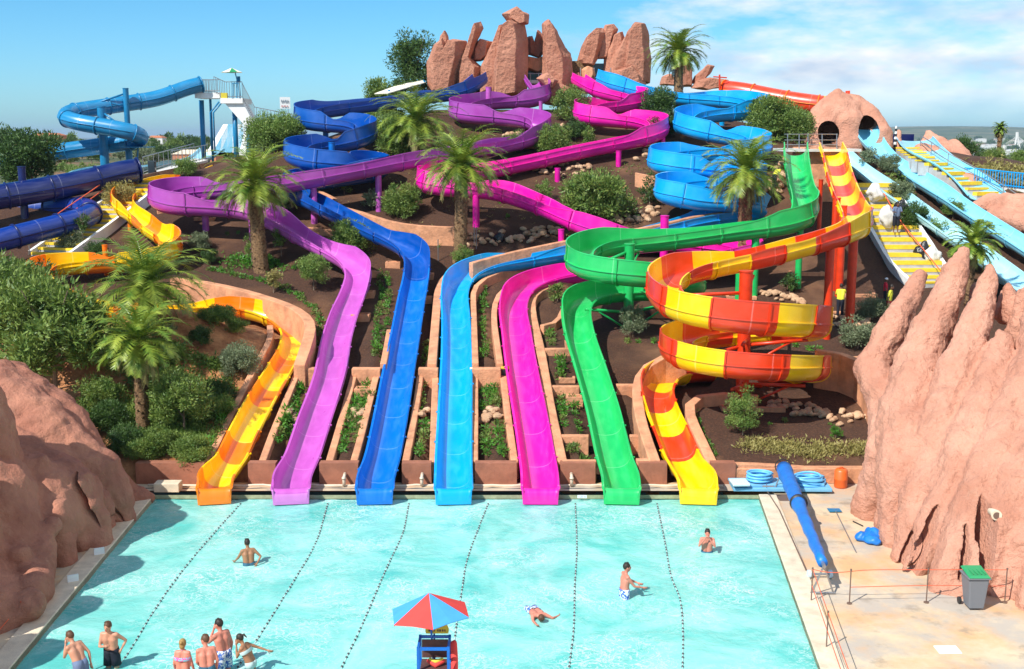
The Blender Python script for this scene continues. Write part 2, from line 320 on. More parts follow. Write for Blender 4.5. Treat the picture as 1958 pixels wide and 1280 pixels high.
# ---------------- the setting: terrain, pool, deck ----------------
def terrain_mat():
    m = bpy.data.materials.new('hillside'); m.use_nodes = True; t = m.node_tree; b = t.nodes['Principled BSDF']; b.inputs['Roughness'].default_value = 0.95
    g = N(t, 'ShaderNodeNewGeometry'); sp = N(t, 'ShaderNodeSeparateXYZ'); l = t.links.new; l(g.outputs['Position'], sp.inputs[0])
    def noise_ramp(sc, stops, det=5, rough=0.6):
        n = N(t, 'ShaderNodeTexNoise'); n.inputs['Scale'].default_value = sc; n.inputs['Detail'].default_value = det; n.inputs['Roughness'].default_value = rough; l(g.outputs['Position'], n.inputs['Vector'])
        r = N(t, 'ShaderNodeValToRGB'); e = r.color_ramp.elements
        e[0].position, e[0].color = stops[0][0], (*stops[0][1], 1); e[1].position, e[1].color = stops[-1][0], (*stops[-1][1], 1)
        for p_, c_ in stops[1:-1]: k = e.new(p_); k.color = (*c_, 1)
        l(n.outputs[0], r.inputs[0]); return r.outputs[0], n.outputs[0]
    def mix(a, b_, f):
        m_ = N(t, 'ShaderNodeMix', data_type='RGBA'); l(a, m_.inputs['A']); l(b_, m_.inputs['B']); l(f, m_.inputs['Factor']); return m_.outputs['Result']
    def rng(src, a, b_, to0=0.0, to1=1.0):
        r = N(t, 'ShaderNodeMapRange'); r.inputs['From Min'].default_value = a; r.inputs['From Max'].default_value = b_; r.inputs['To Min'].default_value = to0; r.inputs['To Max'].default_value = to1; l(src, r.inputs[0]); return r.outputs[0]
    def mul(a, b_):
        m_ = N(t, 'ShaderNodeMath', operation='MULTIPLY'); l(a, m_.inputs[0]); l(b_, m_.inputs[1]); return m_.outputs[0]
    mulch, mn = noise_ramp(13, [(0.3, (0.018, 0.008, 0.005)), (0.52, (0.070, 0.028, 0.013)), (0.8, (0.20, 0.09, 0.045))], 8, 0.75)
    big, bn = noise_ramp(0.35, [(0.4, (0.075, 0.032, 0.015)), (0.62, (0.20, 0.095, 0.045))], 6)
    patch, pn = noise_ramp(0.22, [(0.5, (0, 0, 0)), (0.66, (1, 1, 1))], 4)
    near = mix(mulch, big, patch)
    red, rn = noise_ramp(1.6, [(0.35, (0.26, 0.085, 0.03)), (0.65, (0.58, 0.27, 0.11))], 8, 0.7)
    near = mix(near, red, mul(rng(sp.outputs['X'], -8.3, -10.6), rng(sp.outputs['Y'], 58, 53)))   # bare red dirt bank on the left
    scrub, sn = noise_ramp(0.035, [(0.36, (0.035, 0.055, 0.02)), (0.47, (0.085, 0.10, 0.04)), (0.56, (0.22, 0.11, 0.055)), (0.66, (0.28, 0.16, 0.08))], 9, 0.72)
    fars, fn = noise_ramp(0.006, [(0.36, (0.025, 0.05, 0.018)), (0.5, (0.06, 0.095, 0.035)), (0.6, (0.19, 0.17, 0.10)), (0.68, (0.36, 0.28, 0.20))], 10, 0.75)
    c = mix(near, scrub, rng(sp.outputs['Y'], 84, 94)); c = mix(c, fars, rng(sp.outputs['Y'], 350, 600))
    l(c, b.inputs['Base Color'])
    bp = N(t, 'ShaderNodeBump'); bp.inputs['Strength'].default_value = 0.9; bp.inputs['Distance'].default_value = 0.07; l(mn, bp.inputs['Height']); l(bp.outputs[0], b.inputs['Normal'])
    return m

pool = [atZ(292, 952), atZ(1450, 947)]
pl2 = atZ(20, 1280); pr2 = atZ(1568, 1280)
def ext(a, b, Y): k = (Y - a.y) / (b.y - a.y); return a + (b - a) * k
YN = 25.2
PL0 = Vector((pool[0].x, 39.2, 0)); PR0 = Vector((pool[1].x, 39.2, 0))
PL1 = ext(PL0, pl2, YN); PR1 = ext(PR0, pr2, YN)
ZW = -0.14
# deck sheets round the pool
def deck_mat():
    m = mat('deck_concrete', (0.58, 0.44, 0.28), 0.85, bump=0.25, bscale=30, bdist=0.01, col2=(0.70, 0.56, 0.38), vscale=0.6, detail=8)
    t = m.node_tree; b = t.nodes['Principled BSDF']; g = N(t, 'ShaderNodeNewGeometry'); l = t.links.new
    src = b.inputs['Base Color'].links[0].from_socket; cur = src
    for sc, lo_, hi_, col in ((0.30, 0.46, 0.56, (0.42, 0.38, 0.34)), (0.36, 0.46, 0.62, (0.64, 0.35, 0.15)), (1.1, 0.56, 0.68, (0.30, 0.24, 0.18))):
        n = N(t, 'ShaderNodeTexNoise'); n.inputs['Scale'].default_value = sc; n.inputs['Detail'].default_value = 9; n.inputs['Roughness'].default_value = 0.66
        ma = N(t, 'ShaderNodeMapping'); ma.inputs['Location'].default_value = (sc * 31, sc * 7, 0); l(g.outputs['Position'], ma.inputs[0]); l(ma.outputs[0], n.inputs['Vector'])
        r = N(t, 'ShaderNodeMapRange'); r.inputs['From Min'].default_value = lo_; r.inputs['From Max'].default_value = hi_; r.inputs['To Max'].default_value = 0.75; l(n.outputs[0], r.inputs[0])
        x = N(t, 'ShaderNodeMix', data_type='RGBA'); l(cur, x.inputs['A']); x.inputs['B'].default_value = (*col, 1); l(r.outputs[0], x.inputs['Factor']); cur = x.outputs['Result']
    l(cur, b.inputs['Base Color'])
    return m
deck_mat()
d = MB()
cw = 0.62
for s_, a, b in ((-1, PL0, PL1), (1, PR0, PR1)):
    o = s_ * cw
    q = [(a.x + o, a.y + .55, 0), (b.x + o, b.y, 0), (s_ * 70, b.y, 0), (s_ * 70, a.y + .55, 0)]
    d.add([Vector(v) for v in q] , [(0, 1, 2, 3)] if s_ > 0 else [(3, 2, 1, 0)])
d.add([(-70, 39.75, 0), (70, 39.75, 0), (70, 40.75, 0), (-70, 40.75, 0)], [(0, 1, 2, 3)])
d.add([(-70, -20, 0), (70, -20, 0), (70, YN, 0), (-70, YN, 0)], [(0, 1, 2, 3)])
struct(d.build('pool_deck', 'deck_concrete'))
def band(a, b, wdt, z0, z1):
    a = Vector(a); b = Vector(b); t_ = (b - a).normalized(); n_ = Vector((t_.y, -t_.x, 0)) * wdt
    return [(a.x, a.y), (b.x, b.y), (b.x + n_.x, b.y + n_.y), (a.x + n_.x, a.y + n_.y)]
cp = MB()
cp.prism([(PR0.x, PR0.y), (PR1.x, PR1.y), (PR1.x + cw, PR1.y), (PR0.x + cw, PR0.y)][::1], -0.4, 0.06)
cp.prism([(PL1.x, PL1.y), (PL0.x, PL0.y), (PL0.x - cw, PL0.y), (PL1.x - cw, PL1.y)], -0.4, 0.06)
bx_ = MB()
struct(bevel(cp.build('pool_coping', 'coping'), 0.025))
c2 = MB(); c2.box(((PL0.x + PR0.x) / 2, 39.2 + .18, -0.25), (PR0.x - PL0.x + 1.3, .36, .30))
struct(bevel(c2.build('pool_edge_kerb', 'coping'), 0.02))
bs = MB(); bq = [PL0, PR0, PR1, PL1]; zb = -1.6
ZF = lambda y: interp(y, [(25.2, -.66), (28, -.80), (32, -1.05), (39.3, -1.35)])
bs.add([(p.x, p.y, ZF(p.y)) for p in bq], [(0, 3, 2, 1)])
for i in range(4):
    a, b = bq[i], bq[(i + 1) % 4]
    bs.add([(a.x, a.y, zb), (b.x, b.y, zb), (b.x, b.y, 0.02), (a.x, a.y, 0.02)], [(0, 1, 2, 3)], 1)
struct(bs.build('pool_basin', ['basin', 'basin_edge']))
def water_mat():
    m = bpy.data.materials.new('pool_water'); m.use_nodes = True; t = m.node_tree; t.nodes.clear(); l = t.links.new
    g = N(t, 'ShaderNodeNewGeometry'); o = N(t, 'ShaderNodeOutputMaterial')
    def nz(sc, det, rough, dist=0.0, loc=(0, 0, 0), scl=(1, 1, 1)):
        ma = N(t, 'ShaderNodeMapping'); ma.inputs['Location'].default_value = loc; ma.inputs['Scale'].default_value = scl; l(g.outputs['Position'], ma.inputs[0])
        n = N(t, 'ShaderNodeTexNoise'); n.inputs['Scale'].default_value = sc; n.inputs['Detail'].default_value = det; n.inputs['Roughness'].default_value = rough; n.inputs['Distortion'].default_value = dist; l(ma.outputs[0], n.inputs['Vector']); return n.outputs[0]
    h1 = nz(2.2, 6, 0.6, 0.6); h2 = nz(6.5, 5, 0.6, 0.8)
    hm = N(t, 'ShaderNodeMath', operation='MULTIPLY_ADD'); hm.inputs[1].default_value = 0.45; l(h2, hm.inputs[0]); l(h1, hm.inputs[2])
    bp = N(t, 'ShaderNodeBump'); bp.inputs['Strength'].default_value = 0.55; bp.inputs['Distance'].default_value = 0.07; l(hm.outputs[0], bp.inputs['Height'])
    gl = N(t, 'ShaderNodeBsdfGlossy'); gl.inputs['Roughness'].default_value = 0.05; l(bp.outputs[0], gl.inputs['Normal'])
    tr = N(t, 'ShaderNodeBsdfTransparent'); tr.inputs[0].default_value = (0.55, 0.93, 0.93, 1)
    df = N(t, 'ShaderNodeBsdfDiffuse')
    bq_ = N(t, 'ShaderNodeBump'); bq_.inputs['Strength'].default_value = 0.35; bq_.inputs['Distance'].default_value = 0.1; l(h1, bq_.inputs['Height']); l(bq_.outputs[0], df.inputs['Normal'])
    # churned, air-filled water: drifting milky patches; foam lace also paints in the caustic light net
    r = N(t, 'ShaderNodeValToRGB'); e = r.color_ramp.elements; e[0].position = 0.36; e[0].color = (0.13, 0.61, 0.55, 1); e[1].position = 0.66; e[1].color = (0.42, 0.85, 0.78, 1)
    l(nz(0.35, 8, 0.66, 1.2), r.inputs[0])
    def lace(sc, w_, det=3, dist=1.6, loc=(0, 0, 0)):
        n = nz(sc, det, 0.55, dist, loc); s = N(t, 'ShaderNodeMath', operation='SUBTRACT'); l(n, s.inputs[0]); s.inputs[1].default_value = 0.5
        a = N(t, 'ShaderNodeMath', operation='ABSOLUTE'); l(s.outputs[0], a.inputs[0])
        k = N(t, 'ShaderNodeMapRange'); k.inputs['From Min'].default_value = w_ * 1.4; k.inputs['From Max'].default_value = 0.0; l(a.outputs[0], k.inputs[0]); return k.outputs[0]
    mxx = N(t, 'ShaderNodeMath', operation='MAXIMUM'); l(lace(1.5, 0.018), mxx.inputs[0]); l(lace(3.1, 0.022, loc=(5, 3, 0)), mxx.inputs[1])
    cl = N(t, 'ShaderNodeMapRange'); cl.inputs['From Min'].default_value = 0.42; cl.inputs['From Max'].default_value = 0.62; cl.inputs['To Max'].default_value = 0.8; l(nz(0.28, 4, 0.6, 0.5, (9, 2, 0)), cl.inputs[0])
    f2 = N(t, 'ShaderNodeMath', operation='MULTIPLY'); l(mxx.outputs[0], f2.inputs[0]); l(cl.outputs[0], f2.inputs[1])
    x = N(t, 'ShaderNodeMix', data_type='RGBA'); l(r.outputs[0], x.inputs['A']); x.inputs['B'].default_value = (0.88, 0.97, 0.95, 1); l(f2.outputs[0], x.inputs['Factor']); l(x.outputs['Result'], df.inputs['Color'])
    m1 = N(t, 'ShaderNodeMixShader'); m1.inputs[0].default_value = 0.82; l(tr.outputs[0], m1.inputs[1]); l(df.outputs[0], m1.inputs[2])
    fr = N(t, 'ShaderNodeFresnel'); fr.inputs[0].default_value = 1.33; l(bp.outputs[0], fr.inputs[1])
    m2 = N(t, 'ShaderNodeMixShader'); l(fr.outputs[0], m2.inputs[0]); l(m1.outputs[0], m2.inputs[1]); l(gl.outputs[0], m2.inputs[2]); l(m2.outputs[0], o.inputs[0])
    return m
nxw, nyw = 150, 150; vs = []
for j in range(nyw + 1):
    for i in range(nxw + 1):
        u, v = i / nxw, j / nyw; a = PL0.lerp(PL1, v); b = PR0.lerp(PR1, v); p = a.lerp(b, u)
        z = ZW + 0.02 * noise.noise(Vector((p.x * .9, p.y * .9, 0))) + 0.012 * noise.noise(Vector((p.x * 2.6, p.y * 2.6, 4)))
        vs.append((p.x, p.y, z))
w = nxw + 1
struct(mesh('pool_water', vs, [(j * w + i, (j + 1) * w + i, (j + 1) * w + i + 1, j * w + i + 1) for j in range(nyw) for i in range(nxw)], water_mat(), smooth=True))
# ---------------- water slides ----------------
def catmull(pts, step=0.3):
    n = len(pts); q = [pts[0] * 2 - pts[1]] + pts + [pts[-1] * 2 - pts[-2]]; out = []
    for i in range(1, n):
        p0, p1, p2, p3 = q[i - 1], q[i], q[i + 1], q[i + 2]
        t0 = 0; t1 = t0 + max((p1 - p0).length, 1e-4) ** .5; t2 = t1 + max((p2 - p1).length, 1e-4) ** .5; t3 = t2 + max((p3 - p2).length, 1e-4) ** .5
        k = max(2, int((p2 - p1).length / step * 1.5))
        for j in range(k):
            t = t1 + (t2 - t1) * j / k
            a1 = p0 * ((t1 - t) / (t1 - t0)) + p1 * ((t - t0) / (t1 - t0)); a2 = p1 * ((t2 - t) / (t2 - t1)) + p2 * ((t - t1) / (t2 - t1)); a3 = p2 * ((t3 - t) / (t3 - t2)) + p3 * ((t - t2) / (t3 - t2))
            b1 = a1 * ((t2 - t) / (t2 - t0)) + a2 * ((t - t0) / (t2 - t0)); b2 = a2 * ((t3 - t) / (t3 - t1)) + a3 * ((t - t1) / (t3 - t1))
            out.append(b1 * ((t2 - t) / (t2 - t1)) + b2 * ((t - t1) / (t2 - t1)))
    out.append(pts[-1])
    # even steps
    L_ = [0]
    for a, b in zip(out, out[1:]): L_.append(L_[-1] + (b - a).length)
    m = max(4, int(L_[-1] / step)); res = []; j = 0
    for i in range(m + 1):
        s = L_[-1] * i / m
        while j < len(L_) - 2 and L_[j + 1] < s: j += 1
        f = (s - L_[j]) / max(L_[j + 1] - L_[j], 1e-6); res.append(out[j].lerp(out[j + 1], min(max(f, 0), 1)))
    for _ in range(5): res = [res[0]] + [(res[i - 1] + res[i] * 2 + res[i + 1]) / 4 for i in range(1, m)] + [res[-1]]
    return res
def smooth_list(a, k):
    n = len(a)
    for _ in range(k): a = [(a[max(i - 1, 0)] + 2 * a[i] + a[min(i + 1, n - 1)]) / 4 for i in range(n)]
    return a
def frames(ps):
    n = len(ps); out = []
    for i in range(n):
        T = (ps[min(i + 1, n - 1)] - ps[max(i - 1, 0)]).normalized(); Sd = T.cross(Vector((0, 0, 1)))
        if Sd.length < 1e-4: Sd = out[-1][1] if out else Vector((1, 0, 0))
        Sd.normalize(); out.append([T, Sd, Sd.cross(T)])
    return out
Wd = 0.60; Dp = 0.50
TRACKS = []
def section(hl, hr, w, d, t=0.04, floor=1.0):
    inn = [(-w - 0.06 * hl - 0.06, hl + .005), (-w - .06 * hl, hl)] + [(-w - .03 * hl, hl * .5), (-w, 0)]
    for k in range(1, 10):
        a = math.pi + math.pi * k / 10; x = math.copysign(abs(math.cos(a)) ** 0.8, math.cos(a)) * w; z = -abs(math.sin(a)) ** .9 * d * floor
        inn.append((x, z))
    inn += [(w, 0), (w + .03 * hr, hr * .5), (w + .06 * hr, hr), (w + .06 * hr + .06, hr + .005)]
    o = [(w + .06 * hr + .06, hr - .05), (w + .06 * hr + t, hr - .05), (w + t, .035), (w + t + .055, .03), (w + t + .055, -.01), (w + t - .004, -.015)]
    for k in range(1, 10):
        a = 2 * math.pi - math.pi * k / 10; x = math.copysign(abs(math.cos(a)) ** 0.8, math.cos(a)) * (w + t); z = -abs(math.sin(a)) ** .9 * (d + t) if floor > .9 else -(d + t)
        o.append((x, z))
    o += [(-w - t + .004, -.015), (-w - t - .055, -.01), (-w - t - .055, .03), (-w - t, .035), (-w - .06 * hl - t, hl - .05), (-w - .06 * hl - .06, hl - .05)]
    return inn + o, len(inn)
def slide(name, label, ctrl, mats, run=None, w=Wd, d=Dp, base=0.12, kh=2.3, maxh=0.9, poles=(), polem='paint_blue', lip=True, step_=0.3, flm=None, group=None, cat='water slide', bank=0.3, hmin_end=0.05, nofl=False, seclen=2.4, split=None):
    """open half-pipe flume swept along ctrl; parts: channel, joint_flange (each), support_pole (each)"""
    ps = catmull([P(c) for c in ctrl], step_); n = len(ps); TRACKS.extend((p, w, d) for p in ps[::2])
    fr = frames(ps); kc = [0] * n; s_ = [0]
    for a, b in zip(ps, ps[1:]): s_.append(s_[-1] + (b - a).length)
    for i in range(2, n - 2):
        a = Vector((fr[i + 2][0].x, fr[i + 2][0].y)); b = Vector((fr[i - 2][0].x, fr[i - 2][0].y))
        if a.length > 1e-5 and b.length > 1e-5: kc[i] = a.angle_signed(b, 0) / max(s_[i + 2] - s_[i - 2], .01)   # + = turns left
    kc = smooth_list(kc, 22); top = s_[-1]
    hl = []; hr = []
    for i in range(n):
        e = min(1, max(0, (top - s_[i] - 20) / 12.0)); bb = hmin_end + (base - hmin_end) * e
        hr.append(bb + min(maxh, max(0, kc[i]) * kh)); hl.append(bb + min(maxh, max(0, -kc[i]) * kh))
    root = thing(name, label, cat, tuple(ps[-1]), group); s_split = 0
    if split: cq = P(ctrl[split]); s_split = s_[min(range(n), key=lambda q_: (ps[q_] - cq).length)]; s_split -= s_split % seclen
    vs = []; fs = []; uv = []; fm = []; nsec = 0
    for i in range(n):
        T, Sd, U = fr[i]; ro = Matrix.Rotation(max(-.2, min(.2, -kc[i] * bank)), 3, T)
        sec, ni = section(hl[i], hr[i], w, d); nsec = len(sec)
        Sd2 = ro @ Sd; U2 = ro @ U
        for j, (x, z) in enumerate(sec): vs.append(ps[i] + Sd2 * x + U2 * z); uv.append((j / nsec, s_[i]))
    for i in range(n - 1):
        for j in range(nsec):
            j2 = (j + 1) % nsec; fs.append((i * nsec + j, i * nsec + j2, (i + 1) * nsec + j2, (i + 1) * nsec + j))
            if run:
                k = int(s_[i] / seclen); fm.append(1 if name == 'open_slide' and w > .6 and top - s_[i] < 1.7 else run[k % len(run)])
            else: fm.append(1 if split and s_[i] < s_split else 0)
    fs.append(tuple(range(nsec))); fm.append(fm[0])
    if lip:
        # the trough ends in a raised lip that turns down to the water
        T, Sd, U = fr[-1]; T = Vector((T.x, T.y, 0)).normalized(); U = Vector((0, 0, 1)); Sd = T.cross(U)
        prev = (n - 1) * nsec; lastm = fm[-2] if len(fm) > 1 else 0
        hh = hl[-1]
        for fl, dt, dz, ww in ((0.86, .10, 0, 1), (0.5, .20, 0, 1), (0.22, .28, 0, 1), (0.09, .36, 0, 1), (0.05, .46, -.02, 1), (.05, .53, -.06, .985), (.05, .58, -.14, .96), (.05, .61, -.25, .92), (.05, .62, -.40, .86)):
            hh *= .8; sec, _ = section(hh, hh, w * ww, d, floor=fl); b = len(vs); low = -(d + .05)
            for j, (x, z) in enumerate(sec):
                zz = max(z + dz, low) if j < ni else min(max(z + (dz * .2 if z > -.1 else 0), low), z)
                if dz < -.3 and j >= ni: zz = low
                vs.append(ps[-1] + T * dt + Sd * x + U * zz); uv.append((j / nsec, s_[-1] + dt * .5))
            for j in range(nsec):
                j2 = (j + 1) % nsec; fs.append((prev + j, prev + j2, b + j2, b + j)); fm.append(lastm)
            prev = b
        fs.append(tuple(prev + j for j in range(nsec))[::-1]); fm.append(lastm)
    else: fs.append(tuple((n - 1) * nsec + j for j in range(nsec))[::-1]); fm.append(fm[-2])
    mesh('channel', vs, fs, mats, root, smooth=True, fm=fm, uv=uv)
    o = bpy.data.objects[C.objects[-1].name]
    e = o.modifiers.new('edges', 'EDGE_SPLIT'); e.split_angle = R(38)
    # joint flanges
    k = 1
    while not nofl and k * seclen < top - 1.0:
        i = min(range(n), key=lambda q: abs(s_[q] - k * seclen)); T, Sd, U = fr[i]; ro = Matrix.Rotation(max(-.2, min(.2, -kc[i] * bank)), 3, T)
        sec, ni = section(hl[i], hr[i], w, d); sec = sec[ni:]; Sd2 = ro @ Sd; U2 = ro @ U; b = MB(); v = []
        for dt in (-.035, .035):
            for r_ in (-.02, .055):
                for x, z in sec:
                    q = Vector((x, z)); dn = Vector((x, z + .05)).normalized() if z < 0 else Vector((math.copysign(1, x), 0))
                    q = q + dn * r_; v.append(ps[i] + T * dt + Sd2 * q.x + U2 * q.y)
        m_ = len(sec); f = []
        for j in range(m_ - 1):
            f += [(j + m_, j + m_ + 1, j + 3 * m_ + 1, j + 3 * m_), (j, j + m_, j + m_ + 1, j + 1)[::-1], (j + 2 * m_, j + 3 * m_, j + 3 * m_ + 1, j + 2 * m_ + 1)]
        b.add(v, f); b.build('joint_flange', [mats[fm[min(i * nsec, len(fm) - 1)]].replace('fibreglass', 'paint') if flm is None else flm], root)
        k += 1
    for p_ in poles:
        support(root, p_, polem)
    return root, ps
def support(root, p_, pm, r=0.19):
    px, py, Y = p_[:3]; tgt = atY(px, py, Y); r = p_[3] if len(p_) > 3 else r; gz = H(tgt.x, tgt.y) - .5; b = MB()
    b.tube([(tgt.x, tgt.y, gz), tgt], r, 14); b.tube([tgt + Vector((0, 0, -.001)), tgt + Vector((0, 0, .05))], r * 1.12, 14)
    o = b.build('support_pole', pm, root, True); o.modifiers.new('edges', 'EDGE_SPLIT')
    if len(p_) > 4:   # bracket arm to the trough: (dx, dy, dz) from the pole top
        b = MB(); e = tgt + Vector(p_[4]); s = tgt + Vector((0, 0, -.35)); b.tube([s, e], .07, 8); b.tube([s + Vector((0, 0, -1.1)), s.lerp(e, .7)], .05, 8); b.build('bracket_arm', pm, root, True)
def tubeslide(name, label, ctrl, m, r, poles=(), pm='paint_blue', hoop=None, open_end=True, seclen=2.6, mats=None, run=None):
    ps = catmull([P(c) for c in ctrl], .35); n = len(ps); fr = frames(ps); nn = 20; root = thing(name, label, 'water slide', tuple(ps[-1]))
    vs = []; fs = []; uv = []; fm = []; s_ = [0]
    for a, b in zip(ps, ps[1:]): s_.append(s_[-1] + (b - a).length)
    for rr in (r, r - .04):
        for i in range(n):
            T, Sd, U = fr[i]
            for j in range(nn):
                a = 2 * math.pi * j / nn; vs.append(ps[i] + Sd * math.cos(a) * rr + U * math.sin(a) * rr); uv.append((j / nn, s_[i]))
    for i in range(n - 1):
        for j in range(nn):
            j2 = (j + 1) % nn; o = n * nn; k = run[int(s_[i] / seclen) % len(run)] if run else 0
            fs.append((i * nn + j, i * nn + j2, (i + 1) * nn + j2, (i + 1) * nn + j)); fs.append((o + i * nn + j, o + (i + 1) * nn + j, o + (i + 1) * nn + j2, o + i * nn + j2)); fm += [k, k]
    for i in (0, n - 1):
        for j in range(nn):
            j2 = (j + 1) % nn; o = n * nn; fs.append((i * nn + j, o + i * nn + j, o + i * nn + j2, i * nn + j2)); fm.append(0)
    mesh('tube', vs, fs, mats or m, root, True, fm, uv)
    # side seam rails and bolted hoops
    for sgn in (1, -1):
        b = MB(); b.tube([ps[i] + fr[i][1] * sgn * (r + .02) for i in range(0, n, 2)], .045, 6); b.build('seam_rail', (hoop or m).replace('fibreglass', 'paint'), root, True)
    k = 0
    while k * seclen < s_[-1]:
        i = min(range(n), key=lambda q: abs(s_[q] - k * seclen)); T, Sd, U = fr[i]; b = MB()
        ring = [ps[i] + (Sd * math.cos(2 * math.pi * j / 24) + U * math.sin(2 * math.pi * j / 24)) * (r + .03) for j in range(24)]
        b.tube(ring, .055, 6, closed=True); b.build('joint_hoop', (hoop or m).replace('fibreglass', 'paint'), root, True); k += 1
    for p_ in poles: support(root, p_, pm)
    return root
def Yd(py, d=0.0): return interp(py, [(150, 88), (165, 86.5), (200, 83), (300, 74), (400, 67.2), (500, 60.6), (522, 59.3), (600, 53.9), (700, 47.4), (800, 43.7), (885, 40.8), (950, 39.0)]) + d
def q(*a, d=0.0): return [(x, y, Yd(y, d)) for x, y in zip(a[::2], a[1::2])]
LOW = .75
def g(*a, h=LOW): return [(x, y, h) for x, y in zip(a[::2], a[1::2])]
END = lambda x, x2: [(x2, 880, 41.0), (x, 914, 39.75), (x, 926, 39.1)]
# 1 yellow and orange, 2 purple, 3 deep blue, 4 azure, 5 magenta, 6 green, 7 red and yellow
slide('open_slide', 'yellow and orange striped open slide, leftmost of the row ending at the pool', [(420, 322, 77), (385, 336, 75.5), (330, 350, 74), (275, 362, 71.5), (240, 374, 69), (236, 395, 66.5), (262, 412, 65.3), (295, 440, 63.5), (328, 462, 62), (322, 485, 61), (270, 497, 60.3), (200, 503, 60), (110, 508, 59.5), (72, 517, 58.5), (85, 545, 57), (180, 582, 55.2), (300, 592, 54.6)]
      + [(380, 585, 54.9), (450, 585, 55.0), (510, 598, 54.7), (556, 622, 53.6), (562, 655, 51.4), (535, 705, 48.4), (500, 762, 45.6), (463, 832, 42.6)] + END(411, 440),
      ['fibreglass_orange', 'fibreglass_yellow'], run=[1, 0, 1, 1, 0], base=.22, maxh=.3, w=.54, polem='paint_orange', poles=((200, 470, 60.8, .13), (248, 420, 66, .13)), seclen=1.55)
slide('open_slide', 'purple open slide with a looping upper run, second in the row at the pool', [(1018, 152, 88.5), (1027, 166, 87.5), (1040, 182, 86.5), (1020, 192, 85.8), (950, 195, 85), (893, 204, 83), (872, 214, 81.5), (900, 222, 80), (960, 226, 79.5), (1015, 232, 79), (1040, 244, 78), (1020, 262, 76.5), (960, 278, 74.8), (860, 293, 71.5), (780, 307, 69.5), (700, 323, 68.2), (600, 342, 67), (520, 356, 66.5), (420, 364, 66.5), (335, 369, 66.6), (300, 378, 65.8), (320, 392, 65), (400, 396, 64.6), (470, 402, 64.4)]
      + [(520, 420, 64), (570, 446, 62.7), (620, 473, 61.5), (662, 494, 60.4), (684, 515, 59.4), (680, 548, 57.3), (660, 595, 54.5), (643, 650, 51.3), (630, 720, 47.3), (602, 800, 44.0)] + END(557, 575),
      ['fibreglass_purple', 'fibreglass_purpledark'], split=24, base=.36, maxh=.4, polem='paint_purple', poles=((934, 168, 84, .2), (723, 320, 68.4), (599, 348, 66.9), (391, 380, 66), (480, 410, 63.9, .14), (1034, 195, 85, .14)))  # upper run's shade is put into the colour by the darker purple
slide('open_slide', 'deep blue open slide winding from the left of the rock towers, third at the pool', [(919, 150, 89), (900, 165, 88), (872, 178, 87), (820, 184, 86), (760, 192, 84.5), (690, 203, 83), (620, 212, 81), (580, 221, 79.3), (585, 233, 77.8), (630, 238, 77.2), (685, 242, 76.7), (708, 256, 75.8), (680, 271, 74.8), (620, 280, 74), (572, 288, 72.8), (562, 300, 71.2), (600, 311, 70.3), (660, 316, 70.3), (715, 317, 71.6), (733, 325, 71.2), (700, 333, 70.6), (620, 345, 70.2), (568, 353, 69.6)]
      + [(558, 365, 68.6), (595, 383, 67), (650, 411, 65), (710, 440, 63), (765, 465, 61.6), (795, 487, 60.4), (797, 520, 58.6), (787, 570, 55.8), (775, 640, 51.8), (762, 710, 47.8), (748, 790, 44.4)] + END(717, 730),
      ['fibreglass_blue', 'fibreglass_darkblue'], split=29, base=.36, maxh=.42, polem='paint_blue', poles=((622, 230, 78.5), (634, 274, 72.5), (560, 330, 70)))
slide('open_slide', 'bright azure open slide beside the terracotta wall, middle of the row at the pool', [(1152, 150, 88.5), (1175, 162, 87.5), (1230, 176, 86.6), (1300, 188, 85.8), (1370, 192, 85), (1430, 198, 83.5), (1456, 207, 82), (1430, 215, 80.5), (1370, 219, 79.6), (1320, 226, 78.6), (1303, 238, 77.3), (1330, 250, 76), (1385, 261, 75.2), (1440, 272, 74.6), (1462, 286, 73.6), (1420, 293, 72.6), (1330, 297, 72), (1270, 302, 71.2), (1256, 314, 70), (1300, 322, 69.2), (1400, 328, 69.3), (1455, 340, 68.8), (1420, 352, 68.2), (1330, 356, 67.8), (1275, 361, 67.2), (1268, 372, 66.3), (1330, 384, 65.9), (1400, 388, 65.9), (1450, 394, 65.9), (1455, 405, 66)]
      + g(1400, 412, 1320, 428, 1230, 452, 1150, 470, h=.5) + [(1080, 484, 61.7), (1000, 497, 61), (930, 509, 60.2), (886, 528, 59.1), (870, 556, 57.3), (872, 610, 53.9), (873, 680, 49.6), (870, 780, 45.0)] + END(867, 867),
      ['fibreglass_azure'], base=.38, maxh=.42, polem='paint_azure', poles=((1272, 205, 86), (1381, 218, 81.5), (1335, 290, 73), (1335, 350, 68.5), (1400, 262, 76.5, .15)))
